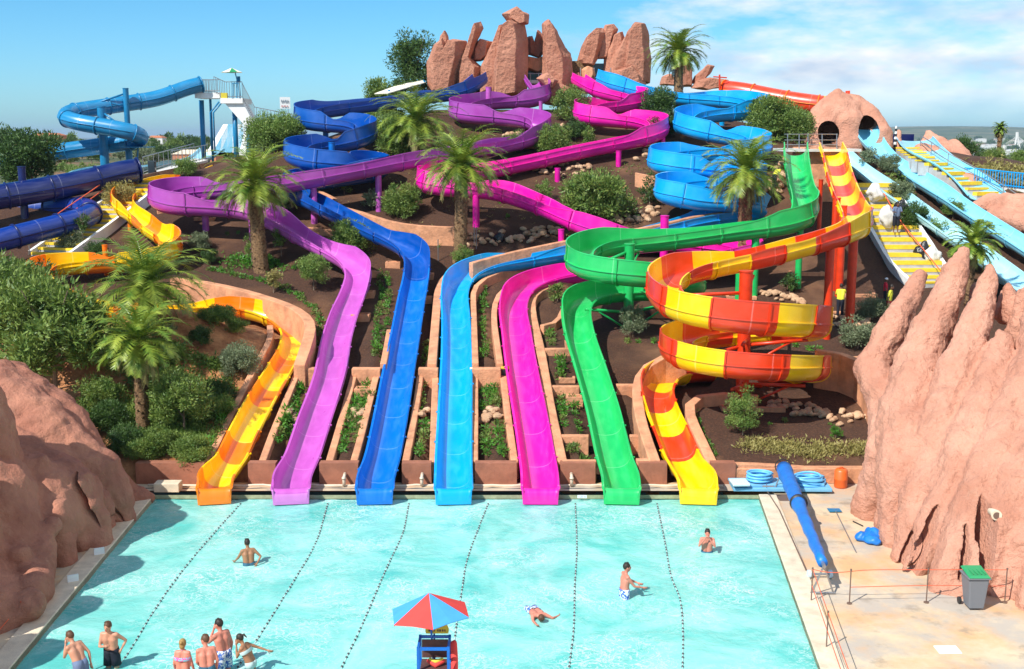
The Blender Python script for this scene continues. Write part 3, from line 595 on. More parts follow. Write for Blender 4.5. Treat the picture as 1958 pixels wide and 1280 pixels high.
slide('open_slide', 'magenta pink open slide with zigzag upper turns, third from the right at the pool', [(1105, 150, 89), (1125, 163, 88), (1150, 176, 87), (1190, 184, 86.2), (1222, 189, 85.2), (1226, 197, 84.2), (1190, 202, 83.3), (1140, 207, 82), (1112, 214, 80.8), (1120, 224, 79.6), (1180, 229, 79), (1230, 234, 78.5), (1264, 244, 77.5), (1250, 258, 76.3), (1190, 272, 75.3), (1100, 290, 74), (1000, 312, 72.6), (920, 328, 71.4), (850, 338, 70), (812, 346, 68.6), (830, 356, 67.5), (890, 361, 67), (950, 366, 66.6), (1010, 384, 65.6), (1060, 404, 64.6), (1110, 428, 63.5), (1170, 449, 63), (1260, 462, 63), (1350, 472, 62.8), (1420, 480, 62), (1445, 492, 61), (1380, 503, 60.4), (1280, 510, 60.2), (1180, 516, 60), (1100, 523, 59.8)]
      + [(1040, 534, 59.2), (1000, 550, 58), (982, 580, 55.9), (988, 640, 51.8), (1000, 720, 47.2), (1015, 800, 44.0)] + END(1033, 1028),
      ['fibreglass_magenta'], base=.34, maxh=.4, polem='paint_magenta', poles=((1162, 218, 81), (1268, 265, 76.5, .14), (1183, 290, 74, .17), (1066, 323, 72, .17), (910, 355, 66.5, .2), (1073, 440, 63, .16), (1271, 414, 62, .22), (1357, 500, 61, .2)))
green_root, _ = slide('open_slide', 'bright green open slide with one wide left hairpin, second from the right at the pool', [(1521, 283, 68), (1524, 320, 65.5), (1531, 360, 62.8), (1540, 392, 60.6), (1536, 418, 59.2), (1490, 432, 58.6), (1420, 440, 58.3), (1340, 451, 58), (1250, 462, 57.6), (1170, 469, 56.8), (1122, 480, 55.6), (1104, 497, 54), (1130, 515, 52.5), (1190, 524, 51.7), (1260, 530, 51.8), (1318, 541, 52.8), (1320, 550, 54.2), (1260, 553, 54.8), (1185, 556, 54.8), (1128, 565, 54), (1103, 583, 52.8), (1106, 630, 50.7), (1128, 700, 47.6), (1152, 780, 44.8)] + END(1188, 1176),
      ['fibreglass_green'], base=.36, maxh=.45, polem='paint_green', poles=((1204, 468, 54.3, .24), (1445, 450, 58.2, .2), (1530, 440, 59, .17), (1413, 520, 57.5, .16)))
red_root, _ = slide('open_slide', 'red and yellow chequered spiral slide coiling round a red column, rightmost at the pool', [(1588, 282, 69), (1596, 300, 67.2), (1604, 335, 64), (1618, 375, 60), (1634, 408, 56.8), (1640, 432, 54.6), (1600, 450, 53), (1530, 470, 51.8), (1450, 491, 50.6), (1370, 506, 49.8), (1300, 524, 48.6), (1266, 552, 46.9), (1288, 582, 45), (1350, 602, 43.6), (1430, 613, 43.1), (1510, 618, 43.8), (1558, 622, 45.8), (1540, 628, 48), (1460, 634, 49.2), (1370, 640, 49), (1305, 652, 47.6), (1290, 668, 46), (1330, 686, 44.4), (1400, 698, 43.5), (1480, 702, 43.6), (1548, 703, 45), (1552, 706, 47), (1500, 708, 48.8), (1420, 709, 49.7), (1340, 706, 49.4), (1280, 714, 48.2), (1256, 738, 46.7), (1262, 775, 44.9), (1284, 822, 43.2)] + END(1334, 1308),
      ['fibreglass_red', 'fibreglass_yellow'], run=[1, 0, 1, 0], base=.30, maxh=.45, kh=2.2, polem='paint_red', poles=((1427, 520, 46.6, .27), (1588, 470, 52.6, .2), (1632, 460, 54.3, .22), (1600, 380, 59, .2), (1612, 395, 58.2, .2), (1570, 345, 63.5, .12)), w=.62, d=.5, seclen=1.9)
def arms(root, px, Y, lst, m):
    for py, tx, ty, tY in lst:
        a = atY(px, py, Y); e = atY(tx, ty, tY); b = MB(); b.tube([a, e], .075, 8); b.tube([a + Vector((0, 0, -.9)), a.lerp(e, .75)], .05, 8); b.build('bracket_arm', m, root, True)
arms(red_root, 1427, 46.6, [(560, 1290, 566, 46.6), (560, 1440, 528, 49.9), (660, 1545, 650, 46.4), (660, 1310, 690, 46.2), (735, 1540, 738, 45.8), (735, 1400, 745, 43.9), (650, 1420, 660, 43.6), (735, 1470, 742, 48.6)], 'paint_red')
arms(green_root, 1204, 54.3, [(480, 1140, 508, 53.4), (500, 1260, 560, 51.9), (598, 1120, 592, 52.6), (598, 1310, 575, 53), (480, 1230, 480, 57)], 'paint_green')
# the two long pale slides out of the cave and the distant ones
slide('straight_slide', 'long pale blue straight slide running down from the left cave mouth', [(1604, 287, 75), (1622, 303, 74), (1680, 345, 71.5)] + g(1740, 387, 1800, 428, 1870, 478, 1960, 545, 2040, 605, 2140, 680, 2260, 770, h=.9), ['fibreglass_paleblue'], base=.1, kh=0, bank=0, lip=False, w=.72, polem='paint_blue', seclen=3)
slide('straight_slide', 'long pale blue straight slide running down from the right cave mouth', [(1656, 236, 79), (1664, 262, 77.5), (1690, 292, 76), (1740, 326, 74)] + g(1800, 364, 1860, 404, 1930, 448, 2000, 492, 2120, 568, 2260, 656, h=.9), ['fibreglass_lightblue'], base=.1, kh=0, bank=0, lip=False, w=.78, polem='paint_blue', seclen=3)
rv = []
tubeslide('tube_slide', 'translucent light blue tube slide snaking from the white launch tower', [(384, 162, 96), (362, 167, 95.5), (335, 177, 94.8), (300, 189, 94), (250, 197, 93), (190, 206, 91.5), (140, 214, 90), (124, 223, 88.5), (142, 233, 87.3), (200, 243, 87), (255, 254, 87), (272, 262, 87.8), (255, 270, 89), (190, 280, 89.5), (110, 291, 89), (40, 303, 88), (-30, 320, 87), (-90, 330, 86)],
          'fibreglass_tubeblue', .62, poles=((240, 170, 92, .22, (-2.2, -1, -1.2)), (194, 205, 88.5, .33, (1.2, -.6, -1.1)), (245, 265, 90, .26)), hoop='paint_tubeblue', pm='paint_tubeblue')
tubeslide('tube_slide', 'glossy navy blue tube slide with an open mouth, upper left edge', [(264, 326, 71), (230, 331, 70.4), (180, 344, 69.5), (100, 360, 68), (0, 377, 66.4), (-100, 392, 65)], 'fibreglass_navy', .72, poles=((41, 320, 67.6, .22),), pm='paint_navy', hoop='fibreglass_navy')
tubeslide('tube_slide', 'blue tube slide doubling back below the navy tube, left edge', [(-60, 404, 70), (30, 402, 69.5), (100, 398, 69), (160, 398, 68), (176, 408, 66.3), (150, 421, 64.6), (90, 437, 63), (20, 455, 61.5), (-60, 476, 60)], 'fibreglass_deepblue', .62, poles=(), pm='paint_navy', hoop='fibreglass_navy')
tubeslide('tube_slide', 'red, yellow and orange banded tube slide crossing behind the cave mound', [(1385, 172, 94), (1420, 176, 93), (1470, 186, 92), (1520, 195, 91), (1580, 203, 90), (1650, 212, 90), (1664, 222, 91)], None, .74, mats=['fibreglass_red', 'fibreglass_yellow', 'fibreglass_orange'], run=[0, 0, 0, 1, 2, 2, 0, 0], hoop='fibreglass_orange')
sp_, _ = slide('open_slide', 'wide pale blue river slide between pink rocks, far right', [(1748, 262, 82)] + g(1772, 288, 1800, 305, 1830, 322, 1862, 345, 1890, 375, h=.35), ['fibreglass_lightblue'], base=.2, kh=0, bank=0, lip=False, w=1.2, d=.3, nofl=True)

# ---------------- the hillside, cut away a little under the slides ----------------
def grow(a, b, step, lim, fac):
    out = [a]
    while out[-1] < b: out.append(out[-1] + step)
    while out[-1] < lim: step *= fac; out.append(out[-1] + step)
    return out
ys = [40.6, 41.1] + grow(41.5, 86, 0.4, 16000, 1.07)
xs_ = grow(0, 34, 0.4, 9000, 1.11); xs = [-x for x in xs_[:0:-1]] + xs_
cell = {}
for p_, w_, d_ in TRACKS: cell.setdefault((int(p_.x // 2), int(p_.y // 2)), []).append((p_, w_, d_))
def Hc(x, y):
    z = H(x, y)
    if y > 90 or y < 40.6: return z
    for i in (-1, 0, 1):
        for j in (-1, 0, 1):
            for p_, w_, d_ in cell.get((int(x // 2) + i, int(y // 2) + j), ()):
                r2 = (p_.x - x) ** 2 + (p_.y - y) ** 2
                if r2 < (w_ + .55) ** 2: z = min(z, p_.z - d_ - .12)
    return z
vs = [(x, y, Hc(x, y)) for y in ys for x in xs]; nx = len(xs)
fs = [(j * nx + i, j * nx + i + 1, (j + 1) * nx + i + 1, (j + 1) * nx + i) for j in range(len(ys) - 1) for i in range(nx - 1)]
struct(mesh('hillside_ground', vs, fs, terrain_mat(), smooth=True))
LOWY = [(500, 60.2), (600, 53.6), (700, 47.2), (800, 43.0), (885, 39.9)]
# ---------------- rocks ----------------
def strands(name, label, cat, lst, m, voxel, amps, n=12, group=None, squash=None):
    """one rock grown from rounded strands, then fused"""
    b = MB()
    for pts in lst:
        pp = [Vector(p[:3]) for p in pts]; b.capsule(pp, [p[3] for p in pts], n)
    o = b.build(name, m); rockify(o, voxel, amps); tag(o, label, cat, group); return o
def S_(px, py, Y, r): v = atY(px, py, Y); return (v.x, v.y, v.z, r)
def D_(px, py, r, z=0.0): v = atZ(px, py, z); return (v.x, v.y, v.z, r)
# big pink rock on the right: long fingers leaning back and up from the deck
RF = [
 [D_(1672, 985, .75), S_(1702, 880, 36.6, .8), S_(1705, 780, 38.2, .75), S_(1668, 705, 39.8, .62), S_(1712, 615, 40.8, .55), S_(1748, 555, 41.6, .34), S_(1758, 530, 41.8, .2)],
 [D_(1710, 1040, .5), S_(1735, 900, 35.2, .95), S_(1735, 790, 37, .95), S_(1756, 690, 38.4, .8), S_(1800, 590, 39.3, .6), S_(1832, 518, 39.9, .42), S_(1841, 484, 40.3, .2)],
 [D_(1722, 1072, .35), S_(1770, 960, 33.9, .7), S_(1795, 830, 35.4, .8), S_(1832, 715, 36.8, .68), S_(1870, 610, 37.9, .5), S_(1888, 550, 38.6, .38), S_(1894, 512, 38.9, .19)],
 [D_(1748, 1092, .4), S_(1805, 985, 32.9, .7), S_(1850, 860, 34.2, .8), S_(1888, 750, 35.6, .62), S_(1912, 670, 36.6, .42), S_(1916, 648, 36.8, .28)],
 [D_(1800, 1128, .42), S_(1852, 1010, 31.9, .7), S_(1905, 890, 33.2, .85), S_(1950, 780, 34.6, .8), S_(1985, 680, 35.8, .65), S_(1978, 585, 37.6, .34)],
 [D_(1850, 1140, .4), S_(1905, 1030, 31.2, .65), S_(1960, 930, 32.2, .9), S_(2010, 820, 33.6, 1.0)],
 [D_(1915, 1135, .45), S_(1960, 1050, 30.8, .7), S_(2010, 960, 31.6, 1.0)], [D_(1980, 1160, .6), S_(2030, 1010, 31.3, 1.2), S_(2070, 860, 33.5, 1.6), S_(2090, 720, 36, 1.5)],
 [D_(1640, 968, .32), S_(1672, 930, 37.6, .5), S_(1690, 860, 38, .45)],
 [S_(1698, 1000, 35.5, .4), S_(1716, 900, 35.9, .42), S_(1728, 846, 36.4, .22)],
 [S_(1835, 740, 39.6, .6), S_(1862, 630, 40.0, .42), S_(1864, 555, 40.4, .24)],
 [S_(1745, 900, 38.2, 1.2), S_(1800, 840, 38.4, 1.4), S_(1880, 850, 37.8, 1.8), S_(1960, 900, 36.8, 2.2), S_(2060, 900, 36.6, 2.2)],
 [S_(1740, 740, 40, .7), S_(1820, 740, 39.4, 1.0), S_(1900, 760, 38.6, 1.2), S_(1990, 760, 37.6, 1.6)],
 [S_(1720, 1000, 36.8, .9), S_(1820, 1000, 34.9, 1.2), S_(1920, 1020, 33.9, 1.5)],
 [S_(1922, 600, 39.4, .35), S_(1925, 560, 39.8, .18)], [S_(1936, 600, 38.6, .4), S_(1930, 548, 38.8, .2)], [S_(1958, 560, 38.2, .2), S_(1950, 640, 38.0, .5)],
 [S_(1690, 790, 38.0, .25), S_(1712, 745, 38.0, .3), S_(1740, 700, 37.7, .3)], [S_(1700, 860, 36.6, .3), S_(1745, 840, 35.8, .35), S_(1765, 900, 34.6, .3)],
]
strands('rock_formation', 'huge pink sculpted rock with pointed fingers standing on the right deck', 'rock', RF, 'rock_pink', 0.075, [(1.5, .28), (.5, .22), (.16, .10)])
# big rock on the left
LF = [
 [D_(283, 955, .25), D_(230, 955, .8), S_(170, 921, 37.5, 1.1), S_(110, 834, 38, 1.2), S_(55, 779, 38.5, 1.2), S_(5, 754, 39, 1.2)],
 [D_(240, 995, .35), S_(190, 910, 36.6, .9), S_(130, 894, 36.5, 1.2), S_(60, 846, 37, 1.6), S_(-30, 820, 38, 2.4)],
 [D_(190, 1040, .5), S_(140, 950, 34.6, 1.0), S_(70, 930, 35, 1.4), S_(-20, 914, 36, 2.2)],
 [D_(120, 1075, .45), S_(105, 1000, 33, .75), S_(60, 920, 34, .9)],
 [D_(60, 1135, .5, .35), S_(70, 1090, 30.8, .55), S_(75, 1050, 31.5, .55), S_(60, 1020, 32, .5)],
 [D_(30, 1180, .35, .2), D_(55, 1160, .45, .4)],
 [S_(45, 1160, 29.6, .3), S_(20, 1070, 31, .9), S_(-20, 970, 32, 1.4), S_(-40, 962, 34, 1.8)],
 [S_(0, 739, 40, .7), S_(-5, 706, 40, .35)], [S_(75, 737, 38.4, .3), S_(60, 761, 38.2, .6)], [S_(95, 786, 37.2, .45), S_(60, 816, 36.6, .6)],
 [S_(30, 918, 33.8, .35), S_(60, 897, 33.6, .3), S_(80, 884, 33.8, .22)],
 [S_(0, 970, 32.2, .5), S_(30, 995, 31.8, .35), S_(50, 1010, 31.4, .2)],
 [S_(100, 1010, 32, .3), S_(75, 1025, 31.6, .2)],
 [S_(10, 1070, 30.6, .6), S_(40, 1060, 30.4, .3)],
 [D_(-30, 1190, 1.1), D_(-80, 1100, 2.0)],
 [(-15.2, 30.5, 0, 1.3), (-15.4, 29.6, 3.2, 1.4), (-15.8, 29, 5.2, .9)], [(-14.9, 27.6, 0, 1.2), (-15.2, 26.8, 2.8, 1.3), (-15.6, 26.2, 4.8, .8)], [(-14.6, 24.6, 0, 1.1), (-15.0, 24, 2.6, 1.2), (-15.4, 23.6, 4.6, .8)], [(-14.6, 21.6, 0, 1.2), (-15.0, 21.2, 2.6, 1.1), (-15.2, 21, 4.2, .7)],
 [(-16.2, 33.5, 0, 1.5), (-16.2, 33, 4.0, 1.5), (-16.4, 32.6, 6.2, 1.0)],
 [S_(150, 903, 36.8, .5), S_(185, 970, 35.5, .45), D_(205, 1010, .3)], [S_(100, 910, 34.2, .5), S_(130, 990, 33.4, .45), D_(150, 1050, .3)], [S_(200, 910, 37.4, .4), S_(235, 960, 37.0, .35)],
]
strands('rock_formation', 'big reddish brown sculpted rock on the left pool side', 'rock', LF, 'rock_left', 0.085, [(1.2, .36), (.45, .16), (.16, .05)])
# cave mound
def carve(o, cutters):
    cs = []
    for c, r_, rot in cutters:
        cb = MB(); cb.ell(c, r_, 16, 10, 0, rot); co = cb.build('cave_cutter', 'black'); bo = o.modifiers.new('mouth', 'BOOLEAN'); bo.operation = 'DIFFERENCE'; bo.object = co; bo.solver = 'FAST'; cs.append(co)
    dg = bpy.context.evaluated_depsgraph_get(); me = bpy.data.meshes.new_from_object(o.evaluated_get(dg)); o.modifiers.clear(); o.data = me
    for c in cs: bpy.data.objects.remove(c)
RX = lambda a, b=0: (Matrix.Rotation(R(a), 3, 'Y') @ Matrix.Rotation(R(b), 3, 'X'))
rk = [o for o in C.objects if o.name.startswith('rock_formation')]
carve(rk[0], [(atY(1762, 1050, 32.0), (.16, 1.3, 1.5), RX(28)), (atY(1880, 1045, 30.8), (.22, 1.3, 2.1), RX(14)), (atY(1835, 1060, 31.0), (.10, 1.0, .9), RX(20)), (atY(1735, 1045, 33.0), (.07, .9, .6), RX(30))])
carve(rk[1], [(atY(48, 925, 31.2), (.42, 1.3, 1.05), RX(-14)), (atY(150, 960, 33.6), (.10, 1.0, 1.3), RX(-22)), (atY(205, 975, 35.6), (.08, 1.0, 1.0), RX(-25))])
MF = [[S_(1560, 292, 78, 1.0), S_(1560, 268, 78, 1.0), S_(1585, 225, 79, 1.1), S_(1598, 188, 80, .55)], [S_(1625, 300, 78, .9), S_(1622, 240, 78.5, 1.2), S_(1602, 195, 80, .7)],
      [S_(1690, 285, 78, .6), S_(1688, 255, 78, .6), S_(1665, 222, 79, .7), S_(1630, 205, 80, .9)], [S_(1600, 224, 79.5, 1.6), S_(1650, 240, 80.5, 1.1)], [S_(1540, 290, 79, .6), S_(1546, 262, 79, .85), S_(1572, 222, 79.4, .9)], [S_(1600, 180, 80, .4), S_(1608, 200, 80, .9)],
      [S_(1640, 250, 81.6, 1.5), S_(1570, 250, 81.6, 1.5)], [S_(1628, 205, 79, .5), S_(1650, 206, 79.4, .35)]]
o = strands('cave_mound', 'rounded pink rock mound with two dark cave mouths at the top of the pale slides', 'rock', MF, 'rock_pink', 0.12, [(1.2, .3), (.5, .12)])
carve(o, [(atY(1583, 256, 77.6), (.82, 2.6, .85), RX(0)), (atY(1661, 252, 77.6), (.72, 2.6, 1.15), RX(0))])
# river rocks on the far right
RR = [[S_(1722, 320, 80, .3), S_(1716, 300, 81, .5), S_(1718, 268, 82, .25), S_(1719, 250, 82.5, .1)], [S_(1730, 300, 79, .5), S_(1765, 300, 78, .7), S_(1790, 325, 76, .7), S_(1830, 345, 74, .55), S_(1855, 352, 72.5, .6)], [S_(1762, 290, 78.6, .6), S_(1785, 300, 77.5, .7)]]
strands('river_rock', 'pink rock ridge between the yellow steps and the river slide', 'rock', RR, 'rock_pink', 0.1, [(.8, .3), (.3, .1)])
RR = [[S_(1768, 282, 84, .5), S_(1778, 262, 84.5, .5), S_(1796, 272, 83.5, .4), S_(1820, 290, 82, .45), S_(1850, 310, 80, .5), S_(1880, 340, 77.5, .5)], [S_(1776, 254, 84.5, .25), S_(1780, 275, 84, .6)], [S_(1822, 275, 83, .35), S_(1845, 300, 81, .5)]]
strands('river_rock', 'pink rock crest along the far side of the river slide', 'rock', RR, 'rock_pink', 0.1, [(.8, .3), (.3, .1)])
RR = [[S_(1865, 400, 68, .45), S_(1895, 388, 68, .6), S_(1930, 392, 67, .7), S_(1980, 400, 66, .8)], [S_(1900, 410, 67, .5), S_(1950, 425, 65.5, .6), S_(2000, 440, 64.5, .6)]]
strands('river_rock', 'low pink rock ledge below the blue footbridge at the right edge', 'rock', RR, 'rock_pink', 0.1, [(.8, .3), (.3, .1)])
# rock towers: tapered faceted slabs with a proud front ridge
def slab(label, poly, Y, th=2.6, ridge=0.0, name='rock_tower', m='rock_tower', base=0):
    if 'right rock group' in label or 'second rock group' in label: x_ = sum(p[0] for p in poly) / len(poly); poly = [(x_ + (p[0] - x_) * 1.25, p[1] - 6) for p in poly]
    elif 'distant' not in label: x_ = sum(p[0] for p in poly) / len(poly); poly = [(x_ + (p[0] - x_) * 1.13, p[1] - 2) for p in poly]
    cx = sum(p[0] for p in poly) / len(poly); cy = sum(p[1] for p in poly) / len(poly); n = len(poly); vs = []
    for k, (f, dy) in enumerate(((.58, 0.0), (1.06, th * .42), (1.06, th * .7), (.8, th))):
        for x, y in poly:
            vs.append(atY(cx + (x - cx) * f + (ridge if k == 0 else 0), cy + (y - cy) * (.93 if k in (0, 3) else 1), Y) + Vector((0, dy, 0)))
    fs = [tuple(range(n)), tuple(3 * n + i for i in range(n))[::-1]]
    for k in range(3):
        for i in range(n): j = (i + 1) % n; fs.append((k * n + i, (k + 1) * n + i, (k + 1) * n + j, k * n + j))
    o = mesh(name, vs, fs, m); import bmesh
    bm = bmesh.new(); bm.from_mesh(o.data); bmesh.ops.recalc_face_normals(bm, faces=bm.faces)
    bmesh.ops.bevel(bm, geom=bm.edges[:], offset=.035, segments=1, affect='EDGES'); bmesh.ops.triangulate(bm, faces=bm.faces)
    for _ in range(4):
        lg = [e for e in bm.edges if e.calc_length() > .28]
        if not lg: break
        bmesh.ops.subdivide_edges(bm, edges=lg, cuts=1); bmesh.ops.triangulate(bm, faces=bm.faces)
    for v in bm.verts:
        v.co += Vector((noise.noise(v.co * .9 + Vector((7, 0, 0))), noise.noise(v.co * .9), noise.noise(v.co * .9 + Vector((0, 9, 0))))) * .07
        v.co += v.normal * (noise.noise(v.co * 3.1) * .045)
    for f in bm.faces: f.smooth = True
    bm.to_mesh(o.data); bm.free()
    e = o.modifiers.new('edges', 'EDGE_SPLIT'); e.split_angle = R(17); tag(o, label, 'rock'); return o
slab('leftmost broad rock tower with a notched top beside the dark tree', [(822, 178), (820, 120), (832, 85), (846, 72), (850, 92), (862, 75), (885, 78), (884, 112), (870, 150), (862, 185)], 90, 2.6, -4)
slab('small narrow rock wedge right of the leftmost rock tower', [(866, 150), (874, 110), (878, 80), (886, 78), (884, 100), (876, 140)], 92, 1.6)
slab('slanting rock tower leaning to a sharp point above a twin block', [(872, 170), (874, 130), (892, 90), (908, 50), (916, 40), (920, 52), (906, 90), (900, 112), (918, 130), (915, 160), (905, 185), (880, 188)], 90.5, 2.6, -4)
slab('round boulder wedged between the slanting tower and the tall one', [(904, 118), (904, 95), (918, 75), (938, 80), (932, 108), (918, 118)], 91.4, 1.8)
slab('tall rock fin leaning against the left of the highest tower', [(922, 180), (924, 125), (945, 75), (960, 45), (966, 50), (962, 90), (956, 130), (948, 175)], 90, 2.4, -3)
slab('highest rock tower of the group, four-sided and textured', [(946, 190), (950, 120), (968, 45), (985, 36), (1000, 42), (1006, 80), (1006, 130), (1003, 185)], 88.4, 3.4, -12)
slab('tilted capstone balanced on the highest rock tower', [(964, 27), (985, 13), (1008, 28), (1007, 45), (992, 47), (972, 38)], 88.9, 2.4, 2)
slab('small pointed rock standing in the gap of the towers', [(1010, 105), (1008, 75), (1014, 70), (1022, 84), (1030, 58), (1042, 74), (1044, 95), (1032, 112)], 91.5, 1.6)
slab('smooth terracotta lintel rock bridging the two tall towers', [(1002, 132), (1004, 108), (1030, 112), (1046, 108), (1048, 135), (1030, 140)], 91, 1.8, m='terracotta')
slab('tall dark rock tower right of the lintel with a rough face', [(1040, 170), (1044, 110), (1042, 45), (1052, 35), (1066, 55), (1078, 85), (1090, 110), (1092, 140), (1088, 175), (1068, 200), (1050, 198)], 89, 3.2, -6)
slab('square orange boulder at the foot of the rough rock tower', [(1030, 152), (1046, 140), (1066, 156), (1058, 172), (1044, 170)], 87.2, 1.8)
slab('broad rock foot under the rough tower beside the green bush', [(1046, 200), (1042, 172), (1070, 160), (1090, 170), (1086, 198), (1070, 206)], 87.8, 2.2)
slab('leftmost slab of the second rock group, leaning right', [(1111, 120), (1118, 95), (1125, 75), (1148, 57), (1156, 66), (1148, 100), (1136, 130), (1116, 128)], 92, 2.0, -3)
slab('second leaning slab of the right rock group', [(1140, 118), (1150, 82), (1160, 52), (1172, 50), (1178, 60), (1166, 95), (1160, 118)], 92.6, 2.0)
slab('blunt slab in the middle of the right rock group', [(1160, 150), (1164, 100), (1175, 70), (1188, 64), (1194, 84), (1186, 110), (1180, 155)], 92.2, 2.2)
slab('diagonal slab crossing the right rock group', [(1166, 155), (1180, 110), (1204, 66), (1216, 74), (1212, 110), (1195, 150)], 91.4, 2.0, -3)
slab('tallest slab of the right rock group with a squared head', [(1192, 162), (1200, 110), (1206, 66), (1218, 46), (1234, 48), (1238, 72), (1242, 120), (1240, 165)], 91, 2.6, -5)
slab('low slab at the foot of the right rock group', [(1178, 165), (1182, 140), (1210, 130), (1226, 150), (1230, 168)], 90.6, 1.8)
slab('small carved rock knob behind the magenta slide start', [(1116, 152), (1114, 136), (1124, 128), (1136, 132), (1138, 146), (1130, 158)], 90, 1.6, m='terracotta')
slab('dark brown rock base below the magenta slide start', [(1086, 178), (1088, 145), (1108, 140), (1120, 160), (1122, 182)], 90.6, 1.8)
slab('upright distant rock behind the tall palm', [(1306, 165), (1306, 125), (1318, 118), (1326, 130), (1326, 165)], 101, 2)
slab('slanting distant rock blade right of the tall palm', [(1326, 160), (1332, 145), (1356, 122), (1368, 126), (1360, 140), (1340, 162)], 101, 1.4)
slab('low distant rock left of the tall palm', [(1266, 162), (1270, 146), (1284, 140), (1296, 150), (1298, 164)], 102, 1.8)
slab('flat pointed distant rock lying right of the tall palm', [(1328, 168), (1336, 154), (1360, 148), (1394, 152), (1400, 160), (1380, 168), (1350, 172)], 100, 2)
slab('dark filler rock in the gap right of the leftmost tower', [(880, 190), (884, 130), (896, 118), (912, 135), (914, 190)], 92.8, 1.6)
slab('rough filler rock behind the fin and the highest tower', [(916, 190), (920, 135), (932, 120), (948, 150), (950, 190)], 92.6, 1.6)
slab('spiky rock splinter right of the rough tower', [(1084, 165), (1078, 120), (1082, 92), (1090, 104), (1098, 160)], 91, 1.4)
slab('thin spike rock behind the leftmost rock tower', [(836, 110), (842, 70), (850, 58), (856, 72), (854, 110)], 92, 1.2)
# dark shelter under the towers
def box_thing(name, label, cat, px, py, Y, size, m, rz=0.0, group=None):
    p = atY(px, py, Y); b = MB(); b.box(p, size, rz); o = b.build(name, m); bevel(o, .02); tag(o, label, cat, group); return o
sh_ = thing('start_shelter', 'dark roofed slide start shelter between the two rock groups', 'shelter', tuple(atY(1150, 152, 93)))
b = MB(); b.box(atY(1110, 132, 93.5), (1.9, 2.0, 1.1)); b.build('grey_hut', 'bark', sh_); b = MB(); b.box(atY(1150, 126, 94.5), (3.4, 2.4, .2)); b.build('roof', 'render_red', sh_)
b = MB(); b.box(atY(1160, 140, 94), (4.2, 1.5, 1.4)); b.build('dark_back_wall', 'glass_dark', sh_); b = MB(); b.box(atY(1130, 160, 92), (7, 2.5, .3)); b.build('floor_slab', 'concrete', sh_)
for px in (1110, 1136, 1168):
    b = MB(); b.tube([atY(px, 155, 90.5), atY(px, 130, 90.5)], .04, 6); b.build('post', 'metal_grey', sh_)
sp = thing('start_platform', 'slide start platform with metal rails under the lintel rock', 'platform', tuple(atY(1022, 160, 90.5)))
b = MB(); b.box(atY(1022, 158, 91.5), (2.6, 2.6, .25)); b.build('floor_slab', 'concrete', sp)
b = MB(); b.box(atY(1022, 148, 93), (2.8, .3, 1.3)); b.build('dark_back_wall', 'glass_dark', sp)
for px in (1004, 1014, 1030, 1041):
    b = MB(); b.tube([atY(px, 156, 90.3), atY(px, 140, 90.3)], .035, 6); b.build('rail_post', 'metal_grey', sp)
b = MB(); b.tube([atY(1000, 141, 90.3), atY(1043, 141, 90.3)], .035, 6); b.build('handrail', 'metal_grey', sp)

# ---------------- terracotta walls and boxes ----------------
def wall(label, pts, h=.5, w=.28, m='terracotta', foot=.9, mode='g', name='retaining_wall'):
    """wall following picture points on the hillside; top stands h over the ground"""
    c = [P((x, y, h)) if mode == 'g' else Vector(P((x, y, mode))) for x, y in pts] if not isinstance(pts[0], Vector) else pts
    n = len(c); vs = []; fs = []
    # subdivide
    cc = []
    for a, b in zip(c, c[1:]):
        k = max(1, int((b - a).length / .8))
        cc += [a.lerp(b, i / k) for i in range(k)]
    cc.append(c[-1])
    for _ in range(2): cc = [cc[0]] + [(cc[i - 1] + cc[i] * 2 + cc[i + 1]) / 4 for i in range(1, len(cc) - 1)] + [cc[-1]]
    for i, p in enumerate(cc):
        t = cc[min(i + 1, len(cc) - 1)] - cc[max(i - 1, 0)]; nn = Vector((t.y, -t.x, 0)); nn = nn.normalized() * w / 2 if nn.length > 1e-6 else Vector((w / 2, 0, 0))
        j = .015 * noise.noise(p * 2); top = p.z + j
        vs += [(p.x - nn.x, p.y - nn.y, top - h - foot), (p.x - nn.x, p.y - nn.y, top), (p.x + nn.x, p.y + nn.y, top), (p.x + nn.x, p.y + nn.y, top - h - foot)]
    for i in range(len(cc) - 1):
        for j in range(4): j2 = (j + 1) % 4; fs.append((i * 4 + j, (i + 1) * 4 + j, (i + 1) * 4 + j2, i * 4 + j2))
    fs += [(0, 1, 2, 3), tuple((len(cc) - 1) * 4 + j for j in (3, 2, 1, 0))]
    o = mesh(name, vs, fs, m); bevel(o, .035); return tag(o, label, 'wall')
wall('tall terracotta wall curving behind the yellow slide bend', [(330, 530), (430, 545), (520, 570), (572, 590), (597, 615), (588, 655), (572, 698)], h=1.0, w=.5)
wall('terracotta wall down the right of the yellow slide', [(568, 712), (545, 770), (520, 830), (502, 880)], h=.2)
wall('terracotta wall down the left of the yellow slide', [(516, 622), (520, 645), (490, 695), (450, 775), (408, 860), (396, 884)], h=.2)
wall('terracotta wall down the right of the purple slide', [(678, 712), (662, 770), (642, 840), (630, 880)], h=.2)
wall('terracotta wall down the left of the deep blue slide', [(721, 712), (706, 770), (686, 850), (677, 880)], h=.2)
wall('terracotta wall left of the deep blue slide above the terrace', [(745, 630), (740, 660), (733, 695)], h=.4)
wall('terracotta wall down the right of the deep blue slide', [(804, 712), (795, 780), (782, 850), (776, 880)], h=.2)
wall('terracotta wall round the outer bend of the azure slide', [(905, 505), (870, 515), (850, 522), (838, 550), (833, 610), (826, 695)], h=.5, w=.4)
wall('short terracotta wall left of the azure slide near the pool', [(833, 716), (830, 800), (828, 882)], h=.2)
